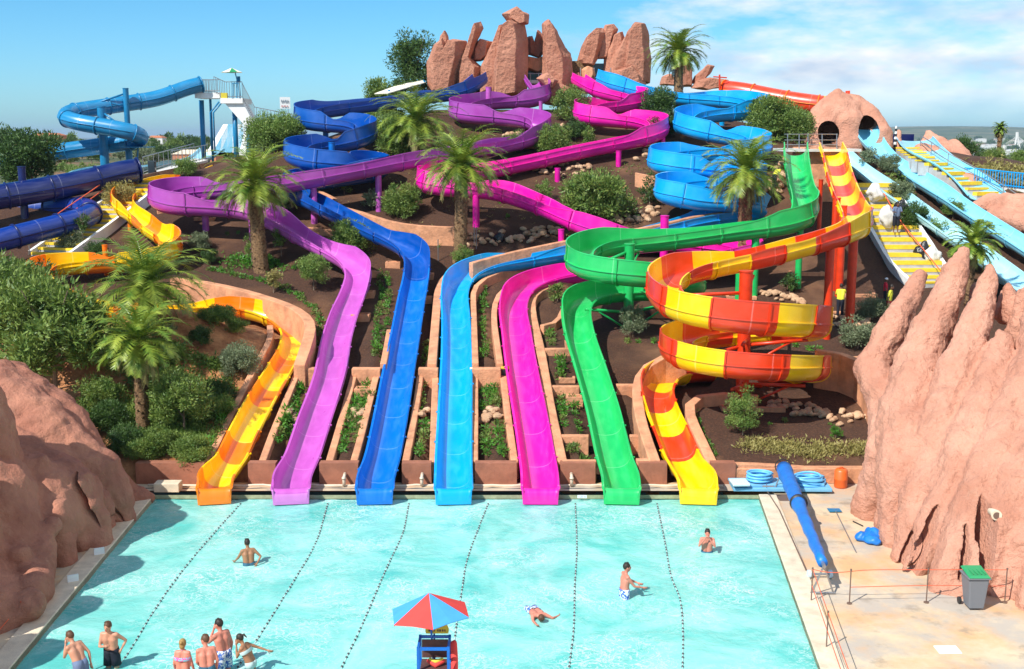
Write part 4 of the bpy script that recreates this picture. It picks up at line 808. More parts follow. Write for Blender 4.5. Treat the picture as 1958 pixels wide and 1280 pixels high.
wall('long terracotta wall behind the blue run beside the pink column', [(1445, 398), (1340, 410), (1250, 432), (1100, 456), (1060, 464), (950, 488), (900, 503)], h=.95, w=.35)
wall('terracotta wall inside the azure slide bend', [(1084, 489), (960, 516), (918, 528), (904, 548), (906, 600), (909, 694)], h=.45)
wall('terracotta wall round the outer bend of the magenta slide', [(1078, 512), (1010, 527), (965, 545), (947, 566), (944, 610), (956, 694)], h=.45)
wall('terracotta wall down the left of the magenta slide', [(962, 716), (972, 800), (984, 882)], h=.2)
wall('terracotta wall right of the azure slide near the pool', [(908, 716), (908, 800), (907, 882)], h=.2)
wall('long terracotta wall down the right of the magenta slide', [(1092, 534), (1045, 546), (1014, 564), (1018, 605), (1034, 670), (1052, 780), (1074, 882)], h=.3, w=.42)
wall('terracotta step wall ending the planted bed left of the green slide', [(1036, 622), (1074, 620), (1070, 594), (1082, 584)], h=.4)
wall('terracotta step wall under the magenta and green bed', [(1042, 666), (1110, 666)], h=.3)
wall('terracotta cross wall between green and magenta slides', [(1050, 738), (1108, 738)], h=.4)
wall('terracotta cross wall right of the green slide', [(1178, 735), (1215, 735)], h=.4)
wall('lower terracotta cross wall left of the green slide', [(1066, 832), (1126, 832)], h=.25)
wall('lower terracotta cross wall right of the green slide', [(1204, 832), (1232, 832)], h=.25)
wall('terracotta kerb at the foot of the green slide bed', [(1074, 880), (1140, 880)], h=.35)
wall('terracotta kerb right of the green slide foot', [(1216, 878), (1256, 878)], h=.35)
wall('terracotta wall round the left of the red and yellow exit chute', [(1310, 668), (1260, 676), (1226, 700), (1216, 740), (1226, 810), (1252, 880)], h=.7, w=.42)
wall('terracotta wall right of the red and yellow exit chute', [(1450, 757), (1380, 744), (1312, 748), (1312, 775), (1336, 830), (1362, 884)], h=.45, w=.4)
for x_0, x_1, lb in ((566, 603, 'between yellow and purple slides'), (673, 728, 'between purple and deep blue slides'), (800, 838, 'between deep blue and azure slides'), (903, 958, 'between azure and magenta slides')):
    v0, v1 = atY(x_0, 700, 48.1), atY(x_1, 700, 48.1); wall('terracotta terrace wall ' + lb, [Vector((v0.x, 48.12, 2.80)), Vector((v1.x, 48.12, 2.80))], h=.35, foot=.7, w=.4)
wall('broad terracotta wall above the deep blue slide bend', [(640, 392), (690, 404), (742, 424), (800, 432), (872, 434)], h=1.0, w=.4)
wall('terracotta wall beside the upper deep blue run', [(575, 350), (610, 362), (650, 385)], h=.5)
wall('dark terracotta curved wall under the spiral slide', [(1560, 668), (1620, 668), (1655, 690), (1675, 740)], h=1.6, w=.4, foot=.6)
wall('terracotta ledge wall right of the spiral slide', [(1590, 692), (1625, 676), (1665, 680)], h=.4)
wall('terracotta wall below the dry bank at the right edge of the slides', [(1385, 884), (1450, 886), (1570, 892), (1650, 905)], h=.5)
wall('terracotta wall at the foot of the upper magenta run', [(1215, 330), (1290, 345), (1370, 345)], h=.8)
wall('terracotta wall left of the magenta pillar', [(1130, 345), (1150, 350), (1180, 340)], h=.6)
wall('terracotta kerb winding under the purple loop', [(300, 400), (330, 390), (360, 388), (420, 395), (470, 408)], h=.25)
wall('terracotta kerb ending under the purple supports', [(560, 440), (600, 430), (640, 440)], h=.3)
# front wall behind the pool edge
x0 = atZ(262, 925).x; x1 = atZ(1405, 925).x; cuts = []
for p_, w_, d_ in sorted(TRACKS, key=lambda q_: q_[0].x):
    if abs(p_.y - 40.7) < .35 and (not cuts or p_.x - cuts[-1] > 1.5): cuts.append(p_.x)
top = [(x0, .79)]
for c in cuts: top += [(c - .80, .79), (c - .79, -.25), (c + .79, -.25), (c + .80, .79)]
top += [(x1, .79)]; vs = []; n = len(top)
for y in (40.55, 40.95): vs += [(x, y, z) for x, z in top] + [(x, y, -.3) for x, z in top]
fs = []
for i in range(n - 1):
    fs += [(n + i, n + i + 1, i + 1, i), (2 * n + i, 2 * n + i + 1, 3 * n + i + 1, 3 * n + i), (i, i + 1, 2 * n + i + 1, 2 * n + i)]
fs += [(0, 2 * n, 3 * n, n), (n - 1, 2 * n - 1, 4 * n - 1, 3 * n - 1)]
o = mesh('pool_wall', vs, fs, 'render_red'); tag(o, 'long dark red rendered wall behind the slide ends at the pool', 'wall')
b = MB(); x2 = atZ(1660, 905).x; b.box(((x1 + x2) / 2, 40.8, .28), (x2 - x1, .4, .6)); o = b.build('pool_wall', 'terracotta'); bevel(o, .04); tag(o, 'low terracotta wall behind the blue mats and hose coils', 'wall')
# open footing boxes and slide plinths
BX = [(690, 500, .9, 'open terracotta box left of the purple and blue slides'), (712, 522, .9, 'terracotta box below the purple slide bend'), (752, 505, .8, 'terracotta box in the dark bed by the deep blue slide'),
      (815, 527, .8, 'terracotta box right of the deep blue slide, upper one'), (812, 572, .8, 'terracotta box right of the deep blue slide, lower one'), (700, 562, .9, 'terracotta box right of the purple slide, upper one'), (690, 607, .9, 'terracotta box right of the purple slide, lower one'),
      (696, 748, .75, 'small open terracotta planter between purple and deep blue slides'), (1084, 718, .7, 'open terracotta box left of the green slide'), (1098, 765, .7, 'terracotta box against the lower green slide'), (1098, 660, .85, 'terracotta box between magenta wall and green slide'),
      (448, 760, .55, 'small brick red planter left of the yellow slide'), (1216, 600, .7, 'terracotta block beside the green column base'), (1262, 600, .9, 'low terracotta footing right of the green column'), (915, 395, 1.1, 'round-edged terracotta footing under the left magenta pillar'),
      (394, 412, 1.2, 'terracotta footing ring under the purple pillar left of the palm'), (1020, 276, 1.2, 'terracotta boulder footing below the upper purple slide'), (1432, 765, 2.6, 'terracotta footing round the red spiral column'), (1590, 585, 1.7, 'terracotta footing under the right red column'),
      (1640, 555, 1.7, 'terracotta footing tray under the far right red column'), (1540, 515, 1.8, 'terracotta footing round the green rear column'), (1415, 560, 1.5, 'terracotta footing round the middle green column'), (735, 375, 1.1, 'terracotta footing under the middle purple pillar'), (655, 290, 1.6, 'terracotta footing under the dark blue upper pillar'),
      (1180, 350, 1.1, 'terracotta footing under the right magenta pillar'), (600, 430, 1.1, 'flat terracotta footing under the long purple pillar')]
for px, py, s_, lb in BX:
    p = G(px, py, .1); gz = min(H(p.x - s_ / 2, p.y - s_ / 2), p.z); b = MB(); hh = .34 if s_ < 1 else .22; t_ = .11 if s_ < 1 else .16; w_ = s_; dd = s_ * .7
    zc = p.z - .3; zt = gz + hh; zh = zt - zc
    for (cx, cy, sx, sy) in ((0, -dd / 2, w_, t_), (0, dd / 2, w_, t_), (-w_ / 2 + t_ / 2, 0, t_, dd - t_ - .006), (w_ / 2 - t_ / 2, 0, t_, dd - t_ - .006)): b.box((p.x + cx, p.y + cy, zc + zh / 2), (sx, sy, zh))
    b.box((p.x, p.y, zt - .16), (w_ - 2 * t_ - .01, dd - t_ - .01, .02))
    o = b.build('footing_box', 'terracotta'); bevel(o, .025, 1); tag(o, lb, 'planter box')
# concrete deck tower behind the green and red starts
dt = thing('launch_deck', 'terracotta launch deck with railings behind the green and red slide starts', 'platform', tuple(atY(1562, 400, 70)))
b = MB(); a = atY(1562, 345, 71.2); b.box((a.x, a.y, a.z), (2.3, 3.6, 4.0)); bevel(b.build('base_block', 'terracotta', dt), .05)
b = MB(); a = atY(1560, 287, 71); b.box((a.x, a.y, a.z), (4.3, 4.2, .16)); b.build('floor_slab', 'concrete', dt)
for px in (1506, 1528, 1545, 1572, 1600):
    b = MB(); b.tube([atY(px, 286, 69.3), atY(px, 256, 69.3)], .03, 6); b.build('rail_post', 'metal_grey', dt)
for py in (257, 268, 277):
    b = MB(); b.tube([atY(1500, py, 69.32), atY(1602, py, 69.32)], .022, 6); b.build('handrail', 'metal_grey', dt)
# ---------------- stairs ----------------
def stairs(label, pts, width, n, rail=None, swz=.3, sides=(-1, 1)):
    c = catmull([P((x, y, .12 if swz > 0 else 0)) for x, y in pts], .3); root = thing('staircase', label, 'stairs', tuple(c[0]))
    L_ = len(c)
    for i in range(n):
        k = i * (L_ - 1) // n; k2 = (i + 1) * (L_ - 1) // n; a = c[k]; e = c[min(k2, L_ - 1)]; t = Vector((e.x - a.x, e.y - a.y, 0)); ln = t.length; rz = math.atan2(t.y, t.x) - math.pi / 2
        mid = (a + e) / 2; zt = max(a.z, e.z) if e.z > a.z else a.z; b = MB(); b.box((mid.x, mid.y, zt - .4), (width, ln + .04, .8), rz); tt = t.normalized() * (-1 if e.z > a.z else 1)
        f = mid + tt * (ln * .235); yh = max(abs(e.z - a.z) * .62, .08); f = mid + tt * (ln / 2 + .04 - ln * .24); b.box((f.x, f.y, zt + .015 - yh / 2), (width + .012, ln * .48, yh), rz, 1); b.build('step', ['grey_step', 'yellow_edge'], root)
    for sgn in sides:
        pth = []
        for i in range(0, L_, 4):
            t = c[min(i + 2, L_ - 1)] - c[max(i - 2, 0)]; nn = Vector((t.y, -t.x, 0)).normalized() * sgn * (width / 2 + .12); pth.append(c[i] + nn + Vector((0, 0, swz)))
        vs = []; fs = []
        for i, p in enumerate(pth):
            t = pth[min(i + 1, len(pth) - 1)] - pth[max(i - 1, 0)]; nn = Vector((t.y, -t.x, 0)).normalized() * .1
            vs += [(p.x - nn.x, p.y - nn.y, p.z - 1), (p.x - nn.x, p.y - nn.y, p.z), (p.x + nn.x, p.y + nn.y, p.z), (p.x + nn.x, p.y + nn.y, p.z - 1)]
        for i in range(len(pth) - 1):
            for j in range(4): fs.append((i * 4 + j, i * 4 + 4 + j, i * 4 + 4 + (j + 1) % 4, i * 4 + (j + 1) % 4))
        mesh('side_wall', vs, fs, 'white_paint', root)
        if rail and sgn in rail[1]:
            for p in pth[::2]:
                b = MB(); b.tube([p, p + Vector((0, 0, .95))], .025, 6); b.build('rail_post', 'metal_grey', root)
            for dz in (.5, .93):
                b = MB(); b.tube([p + Vector((0, 0, dz)) for p in pth], .03, 6); b.build('handrail', rail[0], root)
    return root
stairs('left staircase of yellow edged steps with red rails beside the blue tubes', [(95, 492), (150, 452), (205, 412), (250, 378), (290, 345)], 2.4, 17, ('rope_red', (-1,)))
stairs('middle staircase of yellow edged steps with sacks on it, beside the red slide', [(1790, 545), (1756, 515), (1728, 470), (1700, 425), (1680, 390), (1660, 350)], 2.6, 15)
stairs('right staircase of yellow edged steps between long pale slide and pink rocks', [(1985, 452), (1930, 410), (1875, 370), (1819, 335), (1768, 308), (1728, 282)], 1.6, 20, ('metal_grey', (1,)), -.05, (1,))
# ---------------- palms, trees, shrubs ----------------
def palm_crown(seed, nf=62, L_=3.0, up=.9):
    r = random.Random(seed); b = MB()
    for i in range(nf):
        t = i / nf; az = i * 2.39996 + r.uniform(-.2, .2); el = R(80 - 100 * t ** .85 + r.uniform(-7, 7)); ln = L_ * r.uniform(.82, 1.08) * (0.8 + .2 * math.sin(math.pi * min(1, t + .25)))
        p = Vector((0, 0, .15 * (1 - t))); pts = [p.copy()]; e = el; n = 13; tw = r.uniform(-.25, .25)
        for k in range(n):
            e -= (0.038 + .012 * k) * (1.0 if el > 0 else .7); a = az + tw * k / n
            p = p + Vector((math.cos(a) * math.cos(e), math.sin(a) * math.cos(e), math.sin(e))) * ln / n; pts.append(p.copy())
        b.tube(pts, [.035 * (1 - k / (n + 2)) for k in range(n + 1)], 4, 0, False)
        m = 34
        for k in range(3, m):
            f = k / m * n; i0 = min(int(f), n - 1); c = pts[i0].lerp(pts[i0 + 1], f - i0); T = (pts[i0 + 1] - pts[i0]).normalized(); sd = T.cross(Vector((0, 0, 1))); sd = sd.normalized() if sd.length > .05 else Vector((math.sin(az), -math.cos(az), 0)); U = sd.cross(T)
            ll = .62 * math.sin(math.pi * (.12 + .85 * k / m)) ** .7 * L_ / 3
            for s_ in (-1, 1):
                dr = (sd * s_ * .8 + T * .62 + U * r.uniform(.05, .35) - Vector((0, 0, r.uniform(0, .25)))).normalized(); q_ = c + dr * ll * r.uniform(.85, 1.1) - Vector((0, 0, .12 * ll)); w = T * .036
                b.add([c - w, c + w, q_ + w * .3], [(0, 1, 2)])
    return b
def palm_trunk(h, r0, r1, seed=1, lean=(0, 0)):
    b = MB(); r = random.Random(seed); n = int(h / .12); pts = []; rs = []
    for i in range(n + 1):
        t = i / n; pts.append(Vector((lean[0] * t * t, lean[1] * t * t, -h * (1 - t)))); rs.append((r0 + (r1 - r0) * t) * (1.0 + .10 * (i % 2)) * (1.25 if t > .93 else 1) * (1.25 if t < .05 else 1))
    b.tube(pts, rs, 14)
    for i in range(int(h * 26)):   # old frond stubs
        t = r.random(); a = r.uniform(0, 6.28); rr = (r0 + (r1 - r0) * t); c = Vector((lean[0] * t * t, lean[1] * t * t, -h * (1 - t))) + Vector((math.cos(a), math.sin(a), 0)) * rr
        d = Vector((math.cos(a), math.sin(a), 1.2)).normalized(); s = Vector((-math.sin(a), math.cos(a), 0)) * .07
        b.add([c - s, c + s, c + s * .5 + d * .16, c - s * .5 + d * .16, c - d * .02 + Vector((0, 0, -.02))], [(0, 1, 2, 3), (0, 4, 1)])
    return b
crA = crB = None
def palm(label, px, py, Y, h, L_=3.0, r=.26, nf=62, seed=1, name='palm_tree', rz=0):
    """px, py = heart of the crown"""
    global crA
    c = atY(px, py, Y); root = thing(name, label, 'palm tree', tuple(c)); 
    ln_ = random.Random(seed).uniform(-.045, .045) * h; t = palm_trunk(h, r * 1.1, r, seed); t.v = [v + c + Vector((ln_ * (v.z / h) ** 2 * (1 if h > 2 else 0), 0, 0)) for v in t.v]; t.build('trunk', 'bark', root, True)
    k = palm_crown(seed * 7, nf, L_); k.v = [v + c for v in k.v]; k.build('crown', 'palm_leaf', root)
    r2 = random.Random(seed + 99); dd = MB()
    for i in range(16):
        az = r2.uniform(0, 6.3); ln = L_ * r2.uniform(.45, .75); p = c + Vector((0, 0, -.1)); pts = [p.copy()]; e = R(r2.uniform(-35, 0))
        for k_ in range(8): e -= .14; p = p + Vector((math.cos(az) * math.cos(e), math.sin(az) * math.cos(e), math.sin(e))) * ln / 8; pts.append(p.copy())
        dd.tube(pts, .02, 4, 0, False)
        for k_ in range(2, 26):
            f = k_ / 26 * 8; i0 = min(int(f), 7); q_ = pts[i0].lerp(pts[i0 + 1], f - i0); T = (pts[i0 + 1] - pts[i0]).normalized(); sd = Vector((math.sin(az), -math.cos(az), 0))
            for s_ in (-1, 1): dr = (sd * s_ * .5 + T * .6 + Vector((0, 0, -.5))).normalized() * .36 * r2.uniform(.7, 1.2); w = T * .028; dd.add([q_ - w, q_ + w, q_ + dr], [(0, 1, 2)])
    dd.build('dead_fronds', 'leaf_dry', root)
    return root
def pal(label, px, py, pyb, Y, **kw):
    a = atY(px, py, Y); z0 = H(a.x, a.y); return palm(label, px, py, Y, max(a.z - z0 + .3, 1.0), **kw)
pal('date palm with thick trunk in the left flower bed below the purple loop', 487, 352, 475, 61.5, L_=3.3, r=.36, seed=2)
pal('date palm in the centre bed between purple and magenta slides', 882, 318, 462, 62.5, L_=3.3, r=.32, seed=3)
pal('leafy palm high on the slope between the blue and purple turns', 797, 233, 290, 74, L_=3.5, r=.34, seed=4)
pal('date palm in front of the azure spiral, right of centre', 1427, 330, 415, 62.8, L_=3.3, r=.34, seed=5)
pal('tall palm standing against the sky right of the rock towers', 1298, 102, 190, 86, L_=2.9, r=.3, seed=6, nf=70)
pal('large palm on the left bank in front of the yellow slide', 280, 548, 560, 48.5, L_=3.4, r=.3, seed=8, nf=66)
pal('short palm with a bare trunk low on the left bank', 265, 655, 770, 43.5, L_=2.4, r=.23, seed=9, nf=46)
pal('feathery young palm between the pale slides at the right edge', 1860, 470, 500, 57, L_=1.9, r=.16, seed=11, nf=40)
pal('slim distant fan palm against the hazy plain at the right edge', 1913, 248, 330, 95, L_=.85, r=.16, seed=12, nf=40, name='fan_palm')
pal('small palm crown below the slim fan palm at the right edge', 1925, 325, 330, 92, L_=1.1, r=.14, seed=13, nf=30)
def leaves(b, c, rad, n, s, r, shell=.35, up=.3, flat=.0):
    for _ in range(n):
        v = Vector((r.gauss(0, 1), r.gauss(0, 1), r.gauss(0, 1))).normalized(); k = 1 - abs(r.gauss(0, shell)); k = max(k, .15)
        p = Vector((c[0] + v.x * rad[0] * k, c[1] + v.y * rad[1] * k, c[2] + v.z * rad[2] * k)); a = (v + Vector((r.uniform(-.9, .9), r.uniform(-.9, .9), r.uniform(-.2, 1.0)))).normalized()
        d = a.orthogonal().normalized(); d = Matrix.Rotation(r.uniform(0, 6.3), 3, a) @ d; w = s * r.uniform(.6, 1.5)
        b.add([p - a * w * .6, p + d * w * .36, p + a * w * 1.5, p - d * w * .36], [(0, 1, 2, 3)])
def crown(seed, nb, R_, leaf, per, hz=.75, open_=.62, fill=.5):
    """uneven crown of leaf clumps; local origin at its bottom centre, unit radius R_"""
    r = random.Random(seed); b = MB()
    for i in range(nb):
        a = r.uniform(0, 6.3); rr = R_ * (open_ + .12) * math.sqrt(r.random()); z = R_ * hz * (0.25 + 1.5 * r.random()) ; z *= (1.12 - .5 * rr / R_); k = R_ * r.uniform(.20, .44)
        leaves(b, (rr * math.cos(a), rr * math.sin(a), z), (k, k, k * .8), per, leaf, r)
    leaves(b, (0, 0, R_ * hz * .8), (R_ * fill, R_ * fill, R_ * hz * .6), per * 2, leaf * 1.4, r)
    return b
PRO = {}
def proto(key, mk):
    if key not in PRO: PRO[key] = mk()
    return PRO[key]
class Bush:
    pass
def trunk_mb(h, r0, seed, branches=5, spread=.6):
    r = random.Random(seed); b = MB(); b.tube([(0, 0, -.3), (r.uniform(-.05, .05), 0, h * .5), (0, 0, h)], [r0, r0 * .8, r0 * .55], 8)
    for i in range(branches):
        a = i * 6.28 / branches + r.random(); z = h * r.uniform(.45, .9); b.tube([(0, 0, z), (math.cos(a) * spread * .5, math.sin(a) * spread * .5, z + spread * .5), (math.cos(a) * spread, math.sin(a) * spread, z + spread * 1.1)], [r0 * .5, r0 * .35, r0 * .15], 5, cap=False)
    return b
_cr = {}
def plant(name, label, cat, p, R_, m, kind=0, hz=.75, trunk=.15, group=None, leaf=None, sx=1.0):
    """p = foot; crown of radius R_"""
    kinds = {0: (26, .075, 90), 1: (34, .055, 120), 2: (16, .09, 60), 3: (40, .05, 150), 4: (60, .045, 170)}
    nb, lf, per = kinds[kind]; key = (kind, rnd.randint(0, 2), hz)
    if key not in _cr:
        b = crown(hash(key) % 1000 + kind * 10 + key[1], nb, 1.0, lf, per, hz); me = bpy.data.meshes.new('crown'); me.from_pydata([tuple(v) for v in b.v], [], b.f); _cr[key] = me
    root = thing(name, label, cat, tuple(p), group); me = _cr[key]
    mk = (key, m)
    if mk not in _cr: mm = me.copy(); mm.materials.append(M[m]); _cr[mk] = mm
    o = bpy.data.objects.new('crown' if cat == 'tree' else 'foliage', _cr[mk]); C.objects.link(o); o.parent = root; o.location = (0, 0, trunk); o.scale = (R_ * sx, R_ * sx, R_); o.rotation_euler = (0, 0, rnd.uniform(0, 6.3))
    tk = ('trunk', kind > 2)
    if tk not in _cr: t = trunk_mb(1.0, .07 if kind <= 2 else .05, 5); t_ = bpy.data.meshes.new('trunk'); t_.from_pydata([tuple(v) for v in t.v], [], t.f); t_.materials.append(M['wood_twig']); _cr[tk] = t_
    o2 = bpy.data.objects.new('trunk' if cat == 'tree' else 'stem', _cr[tk]); C.objects.link(o2); o2.parent = root; s = trunk + R_ * hz * .9; o2.scale = (R_ * .8, R_ * .8, s)
    return root
def bush(label, px, py, R_, m='leaf_mid', kind=1, hz=.75, name='shrub', cat='shrub', trunk=.1, sx=1.0, Y=None):
    """px, py = foot of the plant on the hillside"""
    p = G(px, py) if Y is None else Vector((atY(px, py, Y).x, Y, H(atY(px, py, Y).x, Y))); return plant(name, label, cat, p, R_, m, kind, hz, trunk, None, None, sx)
bush('rounded green shrub behind the middle palm on the upper slope', 765, 300, 1.7, 'leaf_mid', 4)
bush('green shrub filling the slope left of the high leafy palm', 742, 268, 1.3, 'leaf_mid', 3)
bush('grey green bush in the centre bed below the long purple run', 768, 415, 1.35, 'leaf_mid', 4)
bush('dry grey shrub beside the bush under the long purple run', 712, 400, .7, 'leaf_grey', 2)
bush('rounded shrub beneath the purple upper turn', 1060, 295, 1.35, 'leaf_mid', 4)
bush('shrub behind the purple hairpin tip', 985, 290, .9, 'leaf_mid', 3)
bush('wide oleander bush in the bed right of the magenta pillar', 1145, 418, 2.3, 'leaf_mid', 4, .62)
bush('oleander bush beside the deep blue run on the left slope', 672, 486, 1.35, 'leaf_mid', 4)
bush('light green oleander in the bed left of the purple bend', 600, 555, .95, 'leaf_light', 3, .9, trunk=.35)
bush('dry feathery shrub in the bed left of the light oleander', 523, 560, .6, 'leaf_dry', 2, .9, trunk=.2)
bush('small spiky green shrub by the azure wall bend', 885, 505, .65, 'leaf_light', 3)
bush('olive bush in the bed below the green column', 1210, 645, .7, 'leaf_grey', 3, 1.2)
bush('pale upright shrub in the bed right of the pool wall', 1420, 832, .72, 'leaf_light', 3, 1.35)
bush('yellow green tuft in the right mulch bed', 1598, 840, .28, 'leaf_bright', 2, 1.0)
bush('sparse young shrub between the red column and the rubble row', 1510, 560, .6, 'leaf_dark', 2)
bush('grey green shrub at the foot of the pink rock near the worker', 1640, 668, .95, 'leaf_grey', 3)
bush('olive shrub behind the shoulder of the big pink rock', 1668, 612, .85, 'leaf_grey', 3)
bush('clipped round bush right of the middle staircase', 1742, 440, 1.0, 'leaf_dark', 4, .8)
bush('grey shrub between the pale slides above the round bush', 1722, 385, .85, 'leaf_grey', 3)
bush('flowering grey shrub under the right cave mouth', 1700, 330, .8, 'leaf_grey', 3)
bush('shrub between the two pale slides under the cave', 1660, 318, .7, 'leaf_grey', 2)
bush('spiky green plant beside the round bush', 1790, 452, .6, 'leaf_light', 2)
bush('green bush growing over the pale slide at the right edge', 1842, 520, .95, 'leaf_light', 3)
bush('dark shrub by the sign on the pink rock', 1822, 415, .7, 'leaf_mid', 3)
bush('olive shrub between the pale slides, lower right', 1880, 455, .7, 'leaf_mid', 3)
bush('broad shrub behind the river rocks at the right edge', 1838, 345, 1.35, 'leaf_dark', 4, .6, Y=88)
bush('broad green shrub left of the cave mound', 1475, 262, 2.1, 'leaf_mid', 4, .7)
bush('dark shrub behind the azure upper turn', 1520, 270, 1.6, 'leaf_mid', 4, .7)
bush('bright green bush at the foot of the rough rock tower', 1092, 232, 1.45, 'leaf_mid', 4, .9)
bush('dark green shrub under the magenta start', 1100, 268, 1.0, 'leaf_dark', 3)
bush('hedge like shrub left of the tall palm', 1262, 225, 1.5, 'leaf_dark', 4, .7)
bush('hedge like shrub right of the tall palm', 1335, 205, 1.6, 'leaf_mid', 4, .5, Y=91)
bush('low hedge shrub farther right of the tall palm', 1385, 205, 1.5, 'leaf_mid', 4, .4, Y=92)
bush('dark shrub behind the azure loops below the tall palm', 1268, 262, 1.2, 'leaf_dark', 3)
bush('feathery dark shrub beside the azure spiral', 1242, 395, .8, 'leaf_dark', 2, 1.3)
bush('light shrub left of the navy upper loop', 548, 285, 1.5, 'leaf_light', 4, .8)
bush('olive shrub behind the large left date palm', 505, 292, 1.6, 'leaf_light', 4, .8)
bush('small conifer like shrub below the white sign', 610, 245, .9, 'leaf_mid', 3)
bush('dry grass shrub under the mouth of the navy tube', 225, 392, 1.2, 'leaf_dry', 3, .6)
bush('silvery shrub right of the orange start', 356, 338, .8, 'leaf_light', 3)
bush('blue green rosette bush in the left bed under the purple loop', 383, 480, .7, 'leaf_grey', 3)
bush('dark green shrub left of the thick trunked palm', 402, 505, .55, 'leaf_dark', 3)
bush('spiky yucca like plant right of the left palm', 538, 490, .55, 'leaf_light', 2, 1.3, trunk=.5)
bush('spiky yucca like plant left of the left palm', 482, 505, .5, 'leaf_light', 2, 1.3, trunk=.5)
bush('tall thin dark yucca beside the left staircase', 160, 480, .55, 'leaf_dark', 2, 1.1, trunk=1.0)
bush('grey leafed shrub beside the left staircase foot', 135, 480, .8, 'leaf_grey', 3)
bush('green shrub below the left staircase', 185, 500, .75, 'leaf_dark', 3)
bush('green iris like clump on the slope under the magenta run', 1040, 385, .6, 'leaf_light', 2, 1.2)
bush('green iris like clump beside the deep blue lower run', 658, 372, .6, 'leaf_light', 2, 1.2)
bush('sparse grey shrub by the purple lower supports', 540, 410, .9, 'leaf_grey', 2)
bush('leafy shrub right of the purple second bend', 672, 350, .55, 'leaf_grey', 2)
bush('yellowish ornamental grass beside the green hairpin', 1098, 470, .55, 'leaf_dry', 2, 1.0)
bush('spiky plant between the magenta and green bends', 1066, 578, .55, 'leaf_light', 2, .9)
bush('green iris clump right of the upper purple tip', 1125, 280, .6, 'leaf_light', 2, 1.1)
# trees on the left bank
bush('large bushy tree covering the left bank', 105, 735, 2.75, 'leaf_mid', 4, .85, 'tree', 'tree', trunk=1.0, Y=46.5)
bush('second bushy tree at the far left edge', 20, 700, 2.6, 'leaf_mid', 4, .8, 'tree', 'tree', trunk=.8, Y=49)
bush('dark leafy tree behind the left bank trees', 40, 560, 2.0, 'leaf_dark', 4, .7, 'tree', 'tree', trunk=.6, Y=55)
bush('dark small leafed tree on the left bank right of the low palm', 352, 822, 1.3, 'leaf_mid', 4, .8, 'tree', 'tree', trunk=.5, Y=43.4)
bush('grey leaved shrub hanging over the bank by the yellow slide', 462, 700, .95, 'leaf_grey', 4, .8, Y=48.2)
bush('green shrub on the red dirt mound', 415, 600, .9, 'leaf_mid', 4, .35, Y=51)
bush('dark shrub at the shaded foot of the red mound', 420, 740, .8, 'leaf_dark', 3, .7, Y=46)
bush('shrub left of the low palm trunk', 205, 800, .9, 'leaf_dark', 4, .7, Y=43.6)
bush('shrub right below the low palm trunk', 300, 850, .8, 'leaf_mid', 4, .6, Y=41.8)
bush('shrub on the bank behind the left rock', 140, 800, .9, 'leaf_dark', 4, .7, Y=42.6)
bush('low green shrub nearest the pool wall on the left bank', 365, 872, .8, 'leaf_mid', 4, .5, Y=41.2)
bush('low shrub near the pool wall left of the nearest one', 270, 865, .75, 'leaf_mid', 4, .5, Y=41.4)
bush('shrub between the low palm and the big left tree', 190, 740, 1.0, 'leaf_mid', 3, .7, Y=45.5)
bush('green shrub at the right edge beside the blue footbridge', 1900, 352, 1.0, 'leaf_mid', 3, .6, Y=90)
bush('pale shrub behind the blue footbridge at the right edge', 1950, 352, 1.1, 'leaf_light', 3, .6, Y=88)
bush('dark shrub between the river slide and the footbridge', 1880, 340, .9, 'leaf_dark', 3, .6, Y=94)
bush('low olive shrub beyond the crest right of the river rocks', 1925, 345, .9, 'leaf_grey', 3, .5, Y=94)
for px, py, R_, m, k_, lb in ((230, 720, .8, 'leaf_light', 3, 'light green shrub above the low palm on the left bank'), (180, 620, .8, 'leaf_mid', 4, 'green shrub on the bank right of the large left tree'), (330, 700, .75, 'leaf_mid', 3, 'round shrub on the orange earth left of the grey shrub'),
    (385, 660, .6, 'leaf_dark', 3, 'small dark shrub on the orange earth bank'), (420, 800, .7, 'leaf_light', 3, 'light shrub on the bank beside the yellow slide wall'), (240, 870, .8, 'leaf_dark', 4, 'dark shrub behind the left end of the pool wall'), (320, 640, .5, 'leaf_grey', 2, 'wispy grey shrub on top of the orange earth mound'),
    (455, 640, .55, 'leaf_mid', 3, 'small green shrub inside the yellow slide bend'), (165, 700, .9, 'leaf_light', 4, 'pale green shrub under the large left tree')):
    bush(lb, px, py, R_, m, k_, .7)
# the dark tree pair left of the rock towers
bush('tall dark green tree left of the rock towers', 792, 182, 2.3, 'leaf_dark', 4, 1.25, 'tree', 'tree', trunk=1.5, Y=94)
bush('lower green tree in front of the tall dark tree', 733, 198, 1.9, 'leaf_mid', 4, 1.0, 'tree', 'tree', trunk=.4, Y=93)
bush('green shrub at the left foot of the tree pair', 700, 200, 1.0, 'leaf_mid', 3, .7, Y=92)
bush('round green tree behind the navy tube at the left', 62, 350, 2.8, 'leaf_dark', 4, .75, 'tree', 'tree', trunk=.4, Y=84)
bush('dark tree top at the far left edge of the horizon', -12, 290, 2.6, 'leaf_dark', 4, 1.0, 'tree', 'tree', trunk=1.5, Y=110)
bush('pale olive bush by the grey plaza left of the tower', 160, 330, 1.3, 'leaf_light', 3, .6, Y=95)
